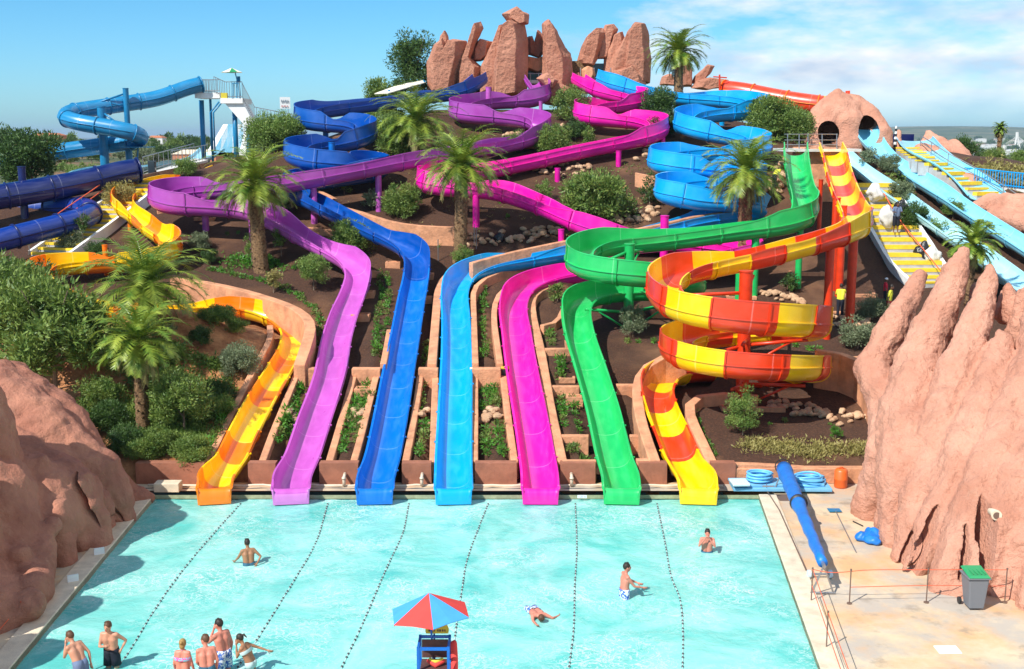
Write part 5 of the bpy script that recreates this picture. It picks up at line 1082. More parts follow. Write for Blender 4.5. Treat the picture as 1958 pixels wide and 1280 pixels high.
# far left woodland edge: every crown its own tree
k = 0
for i in range(110):
    Y = rnd.uniform(190, 420); px = rnd.uniform(-20, 560); p = atY(px, 300, Y); z = H(p.x, Y)
    m = rnd.choice(['leaf_dark', 'leaf_mid', 'leaf_dark', 'leaf_grey']); Rr = rnd.uniform(1.7, 3.0) * Y / 260
    r_ = plant('distant_tree', 'distant bushy tree in the green belt along the left horizon', 'tree', (p.x, Y, z), Rr, m, 2 if i % 2 else 0, .7, .8, 'trees in the belt along the left horizon')
for i in range(60):
    Y = rnd.uniform(110, 190); px = rnd.uniform(60, 560); p = atY(px, 300, Y); z = H(p.x, Y)
    plant('scrub_bush', 'scrub bush dotting the red field beyond the left slides', 'shrub', (p.x, Y, z), rnd.uniform(.6, 1.6), rnd.choice(['leaf_mid', 'leaf_grey', 'leaf_light']), 2, .6, .1, 'scrub on the red field')
for i in range(90):
    Y = rnd.uniform(150, 700); px = rnd.uniform(1690, 2000); p = atY(px, 300, Y); z = H(p.x, Y)
    plant('valley_tree', 'tree in the green valley beyond the right slides', 'tree', (p.x, Y, z), rnd.uniform(2.0, 4.0) * (1 + Y / 700), rnd.choice(['leaf_mid', 'leaf_dark', 'leaf_mid', 'leaf_grey']), 2, .7, .8, 'trees in the valley on the right')
for i in range(150):
    Y = 700 * 5 ** rnd.random(); px = rnd.uniform(1690, 1990); p = atY(px, 300, Y); z = H(p.x, Y)
    plant('valley_tree', 'tree clump on the hazy plain beyond the right slides', 'tree', (p.x, Y, z), rnd.uniform(3, 6) * (Y / 700) ** .8, rnd.choice(['leaf_mid', 'leaf_dark', 'leaf_dark']), 2, .5, .8, 'tree clumps on the hazy plain')
# rows of young green plants in the beds
def tuft(seed, m):
    b = MB(); r = random.Random(seed); leaves(b, (0, 0, .13), (.2, .2, .17), 90, .055, r, .4); me = bpy.data.meshes.new('seedling'); me.from_pydata([tuple(v) for v in b.v], [], b.f); me.materials.append(M[m]); return me
TF = [tuft(s, m) for s, m in ((1, 'leaf_bright'), (2, 'leaf_bright'), (3, 'leaf_mid'))]
nseed = 0
def clear(p, m=.3):
    for i in (-1, 0, 1):
        for j in (-1, 0, 1):
            for p_, w_, d_ in cell.get((int(p.x // 2) + i, int(p.y // 2) + j), ()):
                if (p_.x - p.x) ** 2 + (p_.y - p.y) ** 2 < (w_ + m) ** 2 and p_.z - p.z < 2.2: return False
    return True
def row(pts, n, label, group, s=1.0, jit=3, h=0):
    global nseed
    L_ = [0]
    for a, b in zip(pts, pts[1:]): L_.append(L_[-1] + math.hypot(b[0] - a[0], b[1] - a[1]))
    for i in range(n):
        d = L_[-1] * (i + .5) / n; j = 0
        while j < len(pts) - 2 and L_[j + 1] < d: j += 1
        f = (d - L_[j]) / max(L_[j + 1] - L_[j], 1e-6); x = pts[j][0] + (pts[j + 1][0] - pts[j][0]) * f + rnd.uniform(-jit, jit); y = pts[j][1] + (pts[j + 1][1] - pts[j][1]) * f + rnd.uniform(-jit, jit) * .6
        p = G(x, y)
        if not clear(p): continue
        o = bpy.data.objects.new('seedling', TF[rnd.randint(0, 2)]); C.objects.link(o); k = s * rnd.uniform(.75, 1.25); o.location = (p.x, p.y, Hc(p.x, p.y) - .02); o.scale = (k, k, k * rnd.uniform(.8, 1.2)); o.rotation_euler = (0, 0, rnd.uniform(0, 6)); tag(o, label, 'young plant', group); nseed += 1
hd = 'small green hedge plant in the row '
row([(395, 515), (440, 525), (520, 545), (560, 562), (600, 590), (612, 620), (600, 690)], 34, hd + 'along the wall behind the yellow slide bend', 'hedge row behind the yellow bend', 1.0)
row([(722, 510), (730, 560), (722, 620), (716, 685)], 18, hd + 'between purple and deep blue slides', 'hedge row between purple and blue', 1.0)
row([(740, 520), (745, 560), (738, 620), (728, 690)], 16, hd + 'close to the left of the deep blue slide', 'hedge row left of the deep blue slide', .9)
row([(815, 640), (812, 690)], 6, hd + 'right of the deep blue slide', 'hedge row right of the deep blue slide')
row([(1080, 505), (1010, 517), (950, 532), (926, 555), (922, 600), (928, 685)], 26, hd + 'inside the azure and magenta wall loop', 'hedge row inside the wall loop')
for a, b, n in (((582, 722), (548, 830), 13), ((566, 730), (530, 850), 9), ((690, 730), (655, 870), 11), ((712, 728), (690, 790), 5), ((700, 730), (680, 870), 8), ((715, 735), (690, 860), 6), ((812, 722), (800, 800), 7), ((812, 810), (800, 872), 5), ((922, 722), (922, 780), 5), ((945, 722), (948, 780), 7), ((934, 722), (936, 780), 4), ((930, 815), (932, 875), 5), ((952, 815), (960, 875), 5),
                ((1070, 690), (1074, 730), 4), ((1050, 640), (1054, 665), 3), ((1072, 750), (1080, 820), 6), ((1095, 750), (1104, 820), 6), ((1120, 790), (1128, 822), 3), ((1085, 860), (1130, 868), 4)):
    row([a, b], n, 'young green plant set out in the mulch beds between the lower slides', 'young plants in the lower beds', 1.15)
row([(1185, 655), (1285, 655)], 4, 'bright green clump in the mulch below the green column', 'clumps below the green column', 1.0)
row([(1320, 775), (1345, 830), (1370, 875)], 12, 'dark little plant along the wall right of the red and yellow chute', 'plants along the chute wall', .6)
row([(1440, 815), (1520, 800), (1600, 812)], 9, 'dark little plant scattered in the right mulch bed', 'plants in the right mulch bed', .6, 8)
row([(436, 785), (415, 835), (392, 875)], 9, 'small green plant lining the bank left of the yellow slide', 'plants left of the yellow slide', 1.2)
row([(1445, 655), (1500, 660), (1580, 675)], 6, 'bright tuft in the bed right of the spiral', 'tufts right of the spiral', .9)
row([(700, 235), (1000, 340), (820, 480), (900, 470), (1180, 300), (1300, 400)], 30, 'tiny plant dotted over the mulch of the upper slope', 'tiny plants on the upper slope', .7, 14)
row([(350, 455), (420, 470), (460, 440)], 8, 'tiny silvery plant in the left bed', 'tiny plants in the left bed', .6, 8)
# low green ground cover patch
def cover(label, pts, n, m, s=.07, hgt=.25):
    b = MB(); r = random.Random(n)
    for _ in range(n):
        a, c_ = r.choice(pts), r.choice(pts); t = r.random(); x = a[0] + (c_[0] - a[0]) * t + r.gauss(0, 12); y = a[1] + (c_[1] - a[1]) * t + r.gauss(0, 7); p = G(x, y)
        if not clear(p): continue
        leaves(b, (p.x, p.y, p.z + r.uniform(0, hgt) * (.5 + noise.noise(p * .8))), (.14, .14, .1), 5, s, r)
    o = b.build('ground_cover', m); tag(o, label, 'ground cover'); o['kind'] = 'stuff'
cover('bright green leafy ground cover under the left palm', [(450, 500), (500, 505), (560, 505), (590, 500), (520, 495)], 900, 'leaf_bright')
cover('rough green ground cover over the lower left bank', [(220, 800), (290, 865), (365, 855), (395, 780), (320, 720), (180, 780), (290, 790), (340, 830), (380, 840), (250, 855)], 6500, 'leaf_mid', .09, .5)
cover('patchy green undergrowth over the orange earth bank', [(200, 680), (260, 720), (340, 740), (420, 700), (440, 760), (300, 660), (230, 640)], 2200, 'leaf_mid', .08, .3)
cover('dry tufty grass at the edge of the right mulch bed', [(1430, 850), (1560, 868), (1650, 860), (1500, 860)], 1100, 'leaf_dry', .06, .15)
cover('dry grass and weeds on the bank right of the river slide', [(1850, 330), (1960, 350), (1900, 318), (1960, 325), (1880, 345)], 900, 'leaf_dry', .09, .25)
cover('patchy weeds between the two long pale slides', [(1700, 340), (1760, 380), (1860, 440), (1930, 490), (1800, 440), (1900, 520)], 900, 'leaf_mid', .08, .25)
cover('sparse dry weeds scattered over the upper mulch slope', [(700, 330), (850, 400), (1000, 440), (1180, 400), (1300, 370), (900, 260), (1100, 260), (640, 420)], 700, 'leaf_dry', .05, .1)
cover('thin weeds on the upper slope round the rubble', [(1150, 310), (1300, 330), (1150, 350), (1050, 330), (1380, 330)], 500, 'leaf_mid', .06, .15)
# rubble stones
def stone_me(seed):
    r = random.Random(seed); b = MB(); b.ell((0, 0, 0), (1, .85, .7), 8, 6); b.v = [v * (1 + .28 * noise.noise(v * 1.3 + Vector((seed * 3, 0, 0)))) for v in b.v]
    me = bpy.data.meshes.new('stone'); me.from_pydata([tuple(v) for v in b.v], [], b.f); me.materials.append(M['stone']); return me
SM = [stone_me(i) for i in range(6)]
def stones(pts, n, lab, spread=5, s=(.1, .24)):
    for i in range(n):
        t = (i + rnd.random()) / n * (len(pts) - 1); j = min(int(t), len(pts) - 2); f = t - j; x = pts[j][0] + (pts[j + 1][0] - pts[j][0]) * f; y = pts[j][1] + (pts[j + 1][1] - pts[j][1]) * f + rnd.gauss(0, spread)
        p = G(x + rnd.uniform(-3, 3), y); o = bpy.data.objects.new('stone', SM[rnd.randint(0, 5)]); C.objects.link(o); k = rnd.uniform(*s); o.location = (p.x, p.y, Hc(p.x, p.y) + k * .3 + rnd.uniform(0, .08)); o.scale = (k, k, k * .8); o.rotation_euler = (rnd.uniform(-.5, .5), rnd.uniform(-.5, .5), rnd.uniform(0, 6)); tag(o, 'pale stone in the ' + lab, 'stone', lab)
stones([(668, 792), (715, 792)], 22, 'rubble row between purple and deep blue slides', 8)
stones([(548, 790), (575, 785)], 7, 'rubble row right of the yellow slide')
stones([(803, 798), (822, 800)], 5, 'rubble row right of the deep blue slide')
stones([(912, 792), (962, 798)], 16, 'rubble row between azure and magenta slides')
stones([(1450, 560), (1500, 570), (1535, 580)], 26, 'rubble row right of the red column')
stones([(1575, 615), (1640, 625), (1660, 620)], 26, 'rubble row near the worker in yellow')
stones([(1470, 775), (1540, 785), (1590, 795), (1665, 805)], 48, 'rubble row at the back of the right mulch bed', 6)
stones([(1020, 330), (1080, 318), (1130, 322)], 26, 'rubble patch under the magenta run', 8, (.12, .3))
stones([(700, 262), (745, 290), (720, 310)], 30, 'rubble patch on the upper slope by the deep blue turn', 9, (.15, .4))
stones([(880, 470), (1000, 450), (1075, 440)], 45, 'rubble strip below the magenta supports', 7, (.12, .3))
stones([(1160, 425), (1230, 415), (1260, 400)], 26, 'rubble beside the wide oleander', 9, (.15, .35))
stones([(960, 268), (1040, 270), (1080, 250)], 22, 'rubble under the purple hairpin', 7, (.15, .35))
stones([(1440, 370), (1500, 330)], 22, 'rubble bank behind the right date palm', 14, (.2, .45))
stones([(800, 365), (870, 372)], 14, 'rubble edging behind the centre palm', 4)
stones([(1215, 295), (1310, 300), (1390, 345)], 18, 'rubble by the right magenta turn', 6, (.15, .35))
# ---------------- people ----------------
def person(label, px, py, h, head, lean=0, arms=None, skin='skin', hair='hair_dark', hs=0, wear=(), floor=None, legs=None, look=0, heff=None, pos=None, tilt=0, roll=0):
    """px, py = top of the head in the picture; head = compass heading the body faces (0 = away from camera, 90 = right)"""
    k = h / 1.75; he = heff or h
    if pos is None:
        Y = 30.0
        for _ in range(25):
            zf = ZF(Y) if floor is None else floor(Y, px, py); d = ray(px, py); z = zf + he; Y = Y + (d.y * (z - CAMZ) / d.z - Y) * (.6 if floor is None else .4)
        pos = Vector((atY(px, py, Y).x, Y, zf))
    rz = Matrix.Rotation(-R(head), 4, 'Z'); hip = Vector((0, 0, .93)); ln = Matrix.Rotation(-R(lean), 4, 'X')
    if tilt: rz = rz @ Matrix.Rotation(-R(tilt), 4, 'X')
    def lo(v): return pos + (rz @ (Vector(v) * k))
    def up(v): return lo(hip + (ln @ (Vector(v) - hip)))
    # keep the head above its picture point
    off = up((0, .02, 1.75)) - pos; pos2 = pos - Vector((off.x, off.y, 0)); base = pos2 - pos
    L = lambda v: lo(v) + base; U = lambda v: up(v) + base
    root = thing('person', label, 'person', tuple(pos2)); b = MB(); K = k
    w_ = .17 if hs < 2 else .145
    for s in (-1, 1):
        lg = (legs or {}).get(s, ((s * .10, 0, .50), (s * .11, -.03, .08)))
        b.capsule([U((s * .07, 0, .95)), U((s * .075, 0, 1.12)), U((s * .085, .0, 1.30)), U((s * .08, 0, 1.40))], [.105 * K, .095 * K, .105 * K, .07 * K], 12)
        b.capsule([L((s * .085, 0, .90)), L((s * .095, .01, .70)), L(lg[0]), L([(a + c) / 2 for a, c in zip(lg[0], lg[1])]), L(lg[1])], [.095 * K, .08 * K, .055 * K, .052 * K, .036 * K], 12)
        b.capsule([L(lg[1]), L((lg[1][0], lg[1][1] + .14, lg[1][2] - .045))], [.036 * K, .03 * K], 8)
        b.capsule([U((s * .04, 0, 1.42)), U((s * w_, 0, 1.41))], [.06 * K, .06 * K], 10)
        el, ha = (arms or {}).get(s, ((s * .24, -.03, 1.13), (s * .25, .06, .90)))
        E_, A_, S0 = U(el), U(ha), U((s * w_, 0, 1.41)); b.capsule([S0, S0.lerp(E_, .5), E_, E_.lerp(A_, .45), A_], [.056 * K, .047 * K, .038 * K, .036 * K, .024 * K], 10)
        d = (A_ - E_).normalized(); sd = d.cross(Vector((0, 0, 1)));  sd = sd.normalized() if sd.length > .1 else Vector((1, 0, 0)); b.capsule([A_, A_ + d * .045 * K, A_ + d * .08 * K], [.026 * K, .036 * K, .03 * K], 8)
    b.capsule([U((0, 0, 1.40)), U((0, .01, 1.50)), U((0, .02, 1.56))], [.058 * K, .052 * K, .05 * K], 10)
    hc = U((0, .03, 1.635)); hr = rz @ ln @ Matrix.Rotation(-R(look), 4, 'Z'); h3 = hr.to_3x3()
    b.ell(hc, (.078 * K, .098 * K, .118 * K), 14, 10, 0, h3); b.ell(hc + h3 @ Vector((0, .035, -.06)) * K, (.056 * K, .058 * K, .06 * K), 12, 8, 0, h3)
    b.ell(hc + h3 @ Vector((0, .102, -.015)) * K, (.016 * K, .022 * K, .024 * K), 8, 6, 0, h3)
    for s in (-1, 1): b.ell(hc + h3 @ Vector((s * .08, 0, -.01)) * K, (.014 * K, .022 * K, .034 * K), 8, 6, 0, h3)
    o = b.build('body', skin, root, True); r_ = o.modifiers.new('remesh', 'REMESH'); r_.mode = 'VOXEL'; r_.voxel_size = .017; r_.use_smooth_shade = True; sm = o.modifiers.new('smooth', 'SMOOTH'); sm.iterations = 4; sm.factor = .5
    dg = bpy.context.evaluated_depsgraph_get(); me = bpy.data.meshes.new_from_object(o.evaluated_get(dg)); o.modifiers.clear()
    # fingers and thumb closed onto the palm surface
    f = MB()
    for s in (-1, 1):
        el, ha = (arms or {}).get(s, ((s * .24, -.03, 1.13), (s * .25, .06, .90))); E_, A_ = U(el), U(ha); d = (A_ - E_).normalized(); sd = d.cross(Vector((0, 1, .2))); sd = sd.normalized() if sd.length > .1 else Vector((1, 0, 0)); nn = sd.cross(d)
        for q_, ll in ((-1.5, .058), (-.5, .072), (.5, .076), (1.5, .066)):
            p0 = A_ + d * .085 * K + sd * q_ * .017 * K; f.tube([p0, p0 + (d + nn * .15) * ll * .55 * K, p0 + (d + nn * .55) * ll * K], [.0095 * K, .0085 * K, .006 * K], 6)
        p0 = A_ + d * .04 * K - sd * .03 * K; f.tube([p0, p0 + (d * .6 - sd * .8) * .035 * K, p0 + (d * 1.3 - sd * .9) * .045 * K], [.011 * K, .01 * K, .007 * K], 6)
    vs = [v.co.copy() for v in me.vertices]; fs = [tuple(p.vertices) for p in me.polygons]; n0 = len(vs); off = Vector(root['_o'])
    vs += [v - off for v in f.v]; fs += [tuple(i + n0 for i in q_) for q_ in f.f]
    m2 = bpy.data.meshes.new('body'); m2.from_pydata([tuple(v) for v in vs], [], fs); m2.materials.append(M[skin]); m2.polygons.foreach_set('use_smooth', [True] * len(fs)); o.data = m2
    # face marks
    e = MB()
    for s in (-1, 1): e.ell(hc + h3 @ Vector((s * .032, .088, .012)) * K, (.013 * K, .008 * K, .007 * K), 8, 5, 0, h3)
    e.ell(hc + h3 @ Vector((0, .092, -.062)) * K, (.024 * K, .008 * K, .006 * K), 8, 5, 1, h3); e.build('face_features', ['black', 'cloth_red'], root, True)
    hm = MB(); hm.ell(hc + h3 @ Vector((0, -.016, .026)) * K, (.087 * K, .103 * K, .108 * K), 14, 9, 0, h3)
    hm.v = [v for v in hm.v]
    if hs == 2: hm.ell(hc + h3 @ Vector((0, -.10, .05)) * K, (.045 * K, .05 * K, .045 * K), 10, 7, 0, h3); hm.ell(hc + h3 @ Vector((0, -.06, -.05)) * K, (.07 * K, .055 * K, .08 * K), 10, 7, 0, h3)
    if hs == 3: hm.capsule([hc + h3 @ Vector((0, -.09, .06)) * K, hc + h3 @ Vector((0, -.16, .07)) * K, hc + h3 @ Vector((0, -.2, -.02)) * K], [.035 * K, .03 * K, .012 * K], 8)
    if hs < 2:
        r = random.Random(label)
        for _ in range(40): v = h3 @ Vector((r.uniform(-.06, .06), r.uniform(-.09, .04), .1)).normalized() * .11 * K; p = hc + h3 @ Vector((0, -.012, .022)) * K + v; hm.tube([p - v * .15, p + v * .12 + h3 @ Vector((0, .01, 0))], [.012 * K, .003 * K], 4)
    hm.build('hair', hair, root, True)
    # clothes hug the body, grown from the same limbs
    for g_, m_ in wear:
        c = MB()
        if g_ == 'shorts':
            for s in (-1, 1):
                c.tube([U((s * .05, 0, 1.04)), L((s * .07, 0, .93)), L((s * .09, .0, .80)), L((s * .105, .01, .62))], [.128 * K, .122 * K, .112 * K, .108 * K], 16, 0, False)
        elif g_ == 'briefs':
            for s in (-1, 1): c.tube([U((s * .06, 0, .985)), L((s * .075, 0, .90)), L((s * .09, .0, .815))], [.118 * K, .118 * K, .103 * K], 16, 0, False)
        elif g_ == 'band':
            ring = [(.215, .135, 1.235), (.222, .142, 1.26), (.222, .142, 1.30), (.21, .135, 1.325)]; n = 24; vv = [U((rx * math.cos(6.2832 * i / n), ry * math.sin(6.2832 * i / n) + .0, z)) for rx, ry, z in ring for i in range(n)]
            c.add(vv, [(j * n + i, j * n + (i + 1) % n, (j + 1) * n + (i + 1) % n, (j + 1) * n + i) for j in range(3) for i in range(n)])
            for s in (-1, 1): c.tube([U((s * .07, .13, 1.31)), U((s * .05, .07, 1.47)), U((0, -.06, 1.49))], .008 * K, 5)
        elif g_ == 'shirt':
            for s in (-1, 1):
                c.capsule([U((s * .07, 0, .97)), U((s * .08, 0, 1.12)), U((s * .09, 0, 1.30)), U((s * .08, 0, 1.40))], [.122 * K, .112 * K, .122 * K, .085 * K], 14)
                el = (arms or {}).get(s, ((s * .24, -.03, 1.13), 0))[0]; S0 = U((s * w_, 0, 1.41)); c.capsule([U((0, 0, 1.42)), S0, S0.lerp(U(el), .75)], [.075 * K, .075 * K, .062 * K], 12)
        elif g_ == 'trousers':
            for s in (-1, 1): c.capsule([L((s * .08, 0, .93)), L((s * .095, 0, .7)), L((s * .10, 0, .5)), L((s * .11, -.02, .15))], [.12 * K, .1 * K, .08 * K, .07 * K], 12)
        elif g_ == 'long_shorts':
            for s in (-1, 1): c.capsule([L((s * .08, 0, .93)), L((s * .095, 0, .7)), L((s * .10, 0, .45))], [.12 * K, .108 * K, .095 * K], 12)
        elif g_ == 'cap': c.ell(hc + h3 @ Vector((0, -.005, .05)) * K, (.095 * K, .11 * K, .09 * K), 14, 8, 0, h3)
        co = c.build(g_ if g_ not in ('band',) else 'bikini_top', m_, root, True)
        if g_ in ('shorts', 'briefs'): s_ = co.modifiers.new('thick', 'SOLIDIFY'); s_.thickness = .008
    return root
sw = [('shorts', 'cloth_navy')]
person('man in navy shorts facing the camera, hand on chest, second from left', 205, 1189, 1.80, 185, 8, {-1: ((-.34, -.10, 1.20), (-.24, -.02, 1.02)), 1: ((.22, .12, 1.14), (.02, .24, 1.24))}, 'skin', 'hair_brown', 0, sw, look=10)
person('stooping man in grey blue shorts wiping his face, leftmost bather', 131, 1211, 1.78, -60, 24, {1: ((.27, -.06, 1.13), (.25, -.02, .88)), -1: ((-.16, .26, 1.22), (-.05, .2, 1.50))}, 'skin', 'hair_brown', 0, [('shorts', 'cloth_greyblue')], look=-10, heff=1.66)
person('blonde woman in a pink bikini seen from behind', 349, 1222, 1.66, 5, 4, {1: ((.23, .02, 1.12), (.26, .1, .88)), -1: ((-.23, .02, 1.12), (-.24, .12, .92))}, 'skin_red', 'hair_blond', 2, [('band', 'cloth_pink'), ('briefs', 'cloth_pink')])
person('man in teal shorts looking left, seen from behind beside the blonde woman', 391, 1213, 1.78, -25, 10, {1: ((.24, -.02, 1.13), (.22, .08, .9)), -1: ((-.2, .1, 1.14), (-.12, .22, 1.0))}, 'skin_red', 'hair_brown', 0, [('shorts', 'cloth_teal')], look=-45)
person('tall man in blue and white patterned shorts touching his nose', 417, 1183, 1.85, -50, 10, {1: ((.24, -.02, 1.13), (.2, .06, .88)), -1: ((-.2, .22, 1.24), (-.06, .16, 1.52))}, 'skin_red', 'hair_dark', 0, [('shorts', 'cloth_bluewhite')], look=-20)
person('dark haired woman in a pale mint bikini reaching out one arm', 456, 1216, 1.62, -75, 22, {1: ((.30, -.16, 1.2), (.34, -.36, 1.04)), -1: ((-.1, .26, 1.2), (-.03, .18, 1.5))}, 'skin_tan', 'hair_dark', 3, [('band', 'cloth_mint'), ('briefs', 'cloth_mint')], heff=1.52)
person('tanned dark haired man standing alone in the left part of the pool', 472, 1030, 1.74, -25, 10, {1: ((.36, -.06, 1.18), (.22, -.16, 1.02)), -1: ((-.28, .14, 1.2), (-.34, .3, 1.1))}, 'skin_tan', 'hair_dark', 0, [('shorts', 'cloth_teal')])
person('man covering his face with both hands near the right pool edge', 1353, 1012, 1.76, 190, 6, {1: ((.24, .2, 1.26), (.05, .19, 1.54)), -1: ((-.24, .2, 1.26), (-.05, .19, 1.54))}, 'skin_red', 'hair_dark', 0, [('shorts', 'cloth_teal')], look=0)
person('man in blue patterned shorts splashing water towards the right', 1199, 1077, 1.82, 75, 3, {1: ((.2, .2, 1.16), (.16, .46, 1.1)), -1: ((-.2, .2, 1.2), (-.1, .4, 1.14))}, 'skin_red', 'hair_dark', 0, [('shorts', 'cloth_bluewhite')], look=15)
p = atZ(1037, 1195, ZW - .02); person('swimmer in blue shorts gliding face up towards the camera', 0, 0, 1.76, 165, 0, {1: ((.2, .1, 1.55), (.2, .12, 1.85)), -1: ((-.36, .1, 1.5), (-.52, .1, 1.36))}, 'skin_red', 'hair_brown', 0, [('shorts', 'cloth_bluewhite')], pos=p + Vector((0, 0, -.12)), tilt=80)
hillf = lambda Y, x, y: H(atY(x, y, Y).x, Y)
def hp(px, py): return G(px, py)
person('park worker in a yellow shirt and dark trousers standing under the spiral slide', 0, 0, 1.66, 20, 8, {1: ((.22, .16, 1.3), (.1, .26, 1.5)), -1: ((-.24, .12, 1.2), (-.12, .28, 1.2))}, 'skin_dark', 'hair_dark', 0, [('shirt', 'cloth_yellow'), ('trousers', 'cloth_navy')], pos=hp(1606, 607))
person('park worker in a yellow shirt and red shorts beside the staircase', 0, 0, 1.74, 120, 6, None, 'skin_dark', 'hair_dark', 0, [('shirt', 'cloth_yellow'), ('long_shorts', 'cloth_red')], pos=hp(1702, 612))
person('worker carrying sacks down the yellow edged staircase', 0, 0, 1.75, 185, 12, {1: ((.24, .1, 1.2), (.2, .3, 1.25)), -1: ((-.24, .1, 1.2), (-.2, .3, 1.25))}, 'skin_dark', 'hair_dark', 0, [('shirt', 'cloth_greyblue'), ('long_shorts', 'cloth_navy')], pos=hp(1713, 463) + Vector((0, 0, .5)))
person('small person in a white cap by the foot of the middle staircase', 0, 0, 1.4, 100, 0, None, 'skin_dark', 'hair_dark', 0, [('shirt', 'cloth_red'), ('trousers', 'cloth_navy'), ('cap', 'sign_white')], pos=hp(1692, 585))
person('worker in a yellow top bending behind the green slide', 0, 0, 1.6, 60, 45, None, 'skin_dark', 'hair_dark', 0, [('shirt', 'cloth_yellow'), ('trousers', 'cloth_navy')], pos=hp(1493, 362))
# ---------------- lane ropes ----------------
fl = MB(); fl.ell((0, 0, 0), (.030, .030, .028), 10, 6); flm = bpy.data.meshes.new('float'); flm.from_pydata([tuple(v) for v in fl.v], [], fl.f); flm.materials.append(M['cable']); flm.polygons.foreach_set('use_smooth', [True] * len(flm.polygons))
for pts, lb in (([(461, 962), (400, 1030), (342, 1100), (290, 1175), (243, 1252), (225, 1275)], 'leftmost line of dark floats across the pool'), ([(627, 962), (603, 1040), (562, 1110), (522, 1175), (480, 1240), (455, 1275)], 'float line ending beside the bathers, second from left'),
                ([(782, 962), (770, 1020), (742, 1080), (716, 1140), (690, 1200), (652, 1278)], 'float line left of the guard umbrella, third from left'), ([(934, 962), (915, 1010), (892, 1075), (883, 1130), (872, 1200), (866, 1270)], 'float line running behind the guard umbrella'),
                ([(1100, 962), (1103, 1050), (1099, 1120), (1097, 1200), (1088, 1278)], 'nearly straight float line right of the gliding swimmer'), ([(1256, 962), (1272, 1040), (1284, 1105), (1300, 1145), (1306, 1210), (1305, 1278)], 'rightmost line of dark floats across the pool')):
    ps = catmull([atZ(x, y, ZW + .02) for x, y in pts], .1); root = thing('lane_rope', lb, 'lane rope', tuple(ps[0]), 'float lines dividing the pool into lanes'); b = MB(); b.tube(ps[::3] + [ps[-1]], .006, 5); b.build('cord', 'sign_white', root); n = 0; L_ = 0; nxt = .1
    for a, c in zip(ps, ps[1:]):
        L_ += (c - a).length
        if L_ > nxt and n < 98: nxt += .25; n += 1; o = bpy.data.objects.new('float', flm); C.objects.link(o); o.parent = root; o.location = c - ps[0]
# ---------------- lifeguard chair ----------------
GY = 24.6; rt = atZ(832, 1280, 0); gc = Vector((atY(830, 1225, GY).x, GY, 0)); root = thing('lifeguard_chair', 'blue lifeguard chair with a yellow backrest at the near pool edge', 'lifeguard chair', tuple(gc))
w = .34
for sx in (-1, 1):
    for sy in (-1, 1): b = MB(); b.box((gc.x + sx * w, GY + sy * .32, .62), (.06, .06, 1.24)); b.build('leg', 'paint_blue', root)
for z in (.62, 1.2):
    b = MB()
    for sy in (-1, 1): b.box((gc.x, GY + sy * .32, z), (2 * w - .065, .05, .06))
    for sx in (-1, 1): b.box((gc.x + sx * w, GY, z), (.05, .57, .06))
    b.build('frame_rail', 'paint_blue', root)
b = MB(); b.box((gc.x, GY, .66), (2 * w - .07, .56, .03)); b.build('seat', 'timber_dark', root)
b = MB(); b.box((gc.x, GY + .28, .93), (2 * w - .08, .03, .44)); b.build('dark_backing', 'timber_dark', root)
b = MB(); b.box((gc.x, GY - .335, .36), (2 * w - .1, .02, .5)); b.build('front_panel', 'canvas_blue', root)
b = MB(); b.box((gc.x + .02, GY - .35, .5), (.2, .01, .12)); b.build('small_plate', 'sign_white', root)
b = MB(); n = 24; v = []
for i in range(n + 1): a = R(200 - 220 * i / n); v.append((gc.x + .05 + .27 * math.cos(a), 1.36 + .22 * math.sin(a)))
vs = [(x, GY + .30, z) for x, z in v] + [(x, GY + .34, z) for x, z in v]; m_ = len(v)
b.add(vs, [tuple(range(m_)), tuple(range(m_, 2 * m_))[::-1]] + [(i, (i + 1) % m_, (i + 1) % m_ + m_, i + m_) for i in range(m_)]); b.build('backrest', 'sign_yellow', root)
for x_, w__ in ((-.17, .04), (-.11, .03), (-.06, .035), (.03, .03), (.08, .04), (.14, .03), (.19, .025)):
    b = MB(); b.box((gc.x + .04 + x_, GY + .296, 1.36), (w__, .006, .05)); b.build('lettering', 'timber_dark', root)
b = MB(); b.tube([(gc.x - .02, GY + .36, 0), (gc.x - .02, GY + .36, 2.0)], .022, 10); b.build('umbrella_pole_holder', 'paint_blue', root)
fx = thing('rescue_tube', 'red rescue tube with white strap hanging on the right of the lifeguard chair', 'rescue tube', (gc.x + .47, GY, .9)); b = MB(); b.capsule([(gc.x + .47, GY - .2, .42), (gc.x + .46, GY, .8), (gc.x + .44, GY + .12, 1.12)], [.08, .085, .08], 12); b.build('float_body', 'canvas_red', fx, True)
b = MB(); b.tube([(gc.x + .40, GY - .30, .45), (gc.x + .50, GY - .3, .6), (gc.x + .56, GY - .2, .35)], .015, 6); b.build('strap', 'sign_white', fx)
fx = thing('food_tray', 'yellow and red curved cushion lying on the lifeguard chair', 'cushion', (gc.x + .05, GY, .7)); b = MB(); b.capsule([(gc.x - .12, GY - .05, .78), (gc.x + .03, GY - .12, .72), (gc.x + .2, GY - .05, .78)], [.05, .08, .05], 12); b.build('cushion_base', 'canvas_red', fx, True); b = MB(); b.capsule([(gc.x - .09, GY - .06, .83), (gc.x + .03, GY - .11, .79), (gc.x + .18, GY - .06, .83)], [.035, .05, .035], 10); b.build('cushion_top', 'sign_yellow', fx, True)
chair_parts = [root]
for sx in (-1, 1):
    for sy in (-1, 1): b = MB(); b.box((gc.x + sx * w, GY + sy * .32, -1.08), (.07, .07, 2.16)); b.build('tower_leg', 'paint_blue', root)
for i in range(5): b = MB(); b.tube([(gc.x - w, GY - .33, -.35 - .4 * i), (gc.x + w, GY - .33, -.35 - .4 * i)], .025, 6); b.build('ladder_rung', 'paint_blue', root)
b = MB(); b.box((gc.x, GY, .0), (2 * w - .06, .57, .04)); b.build('foot_board', 'timber_dark', root)
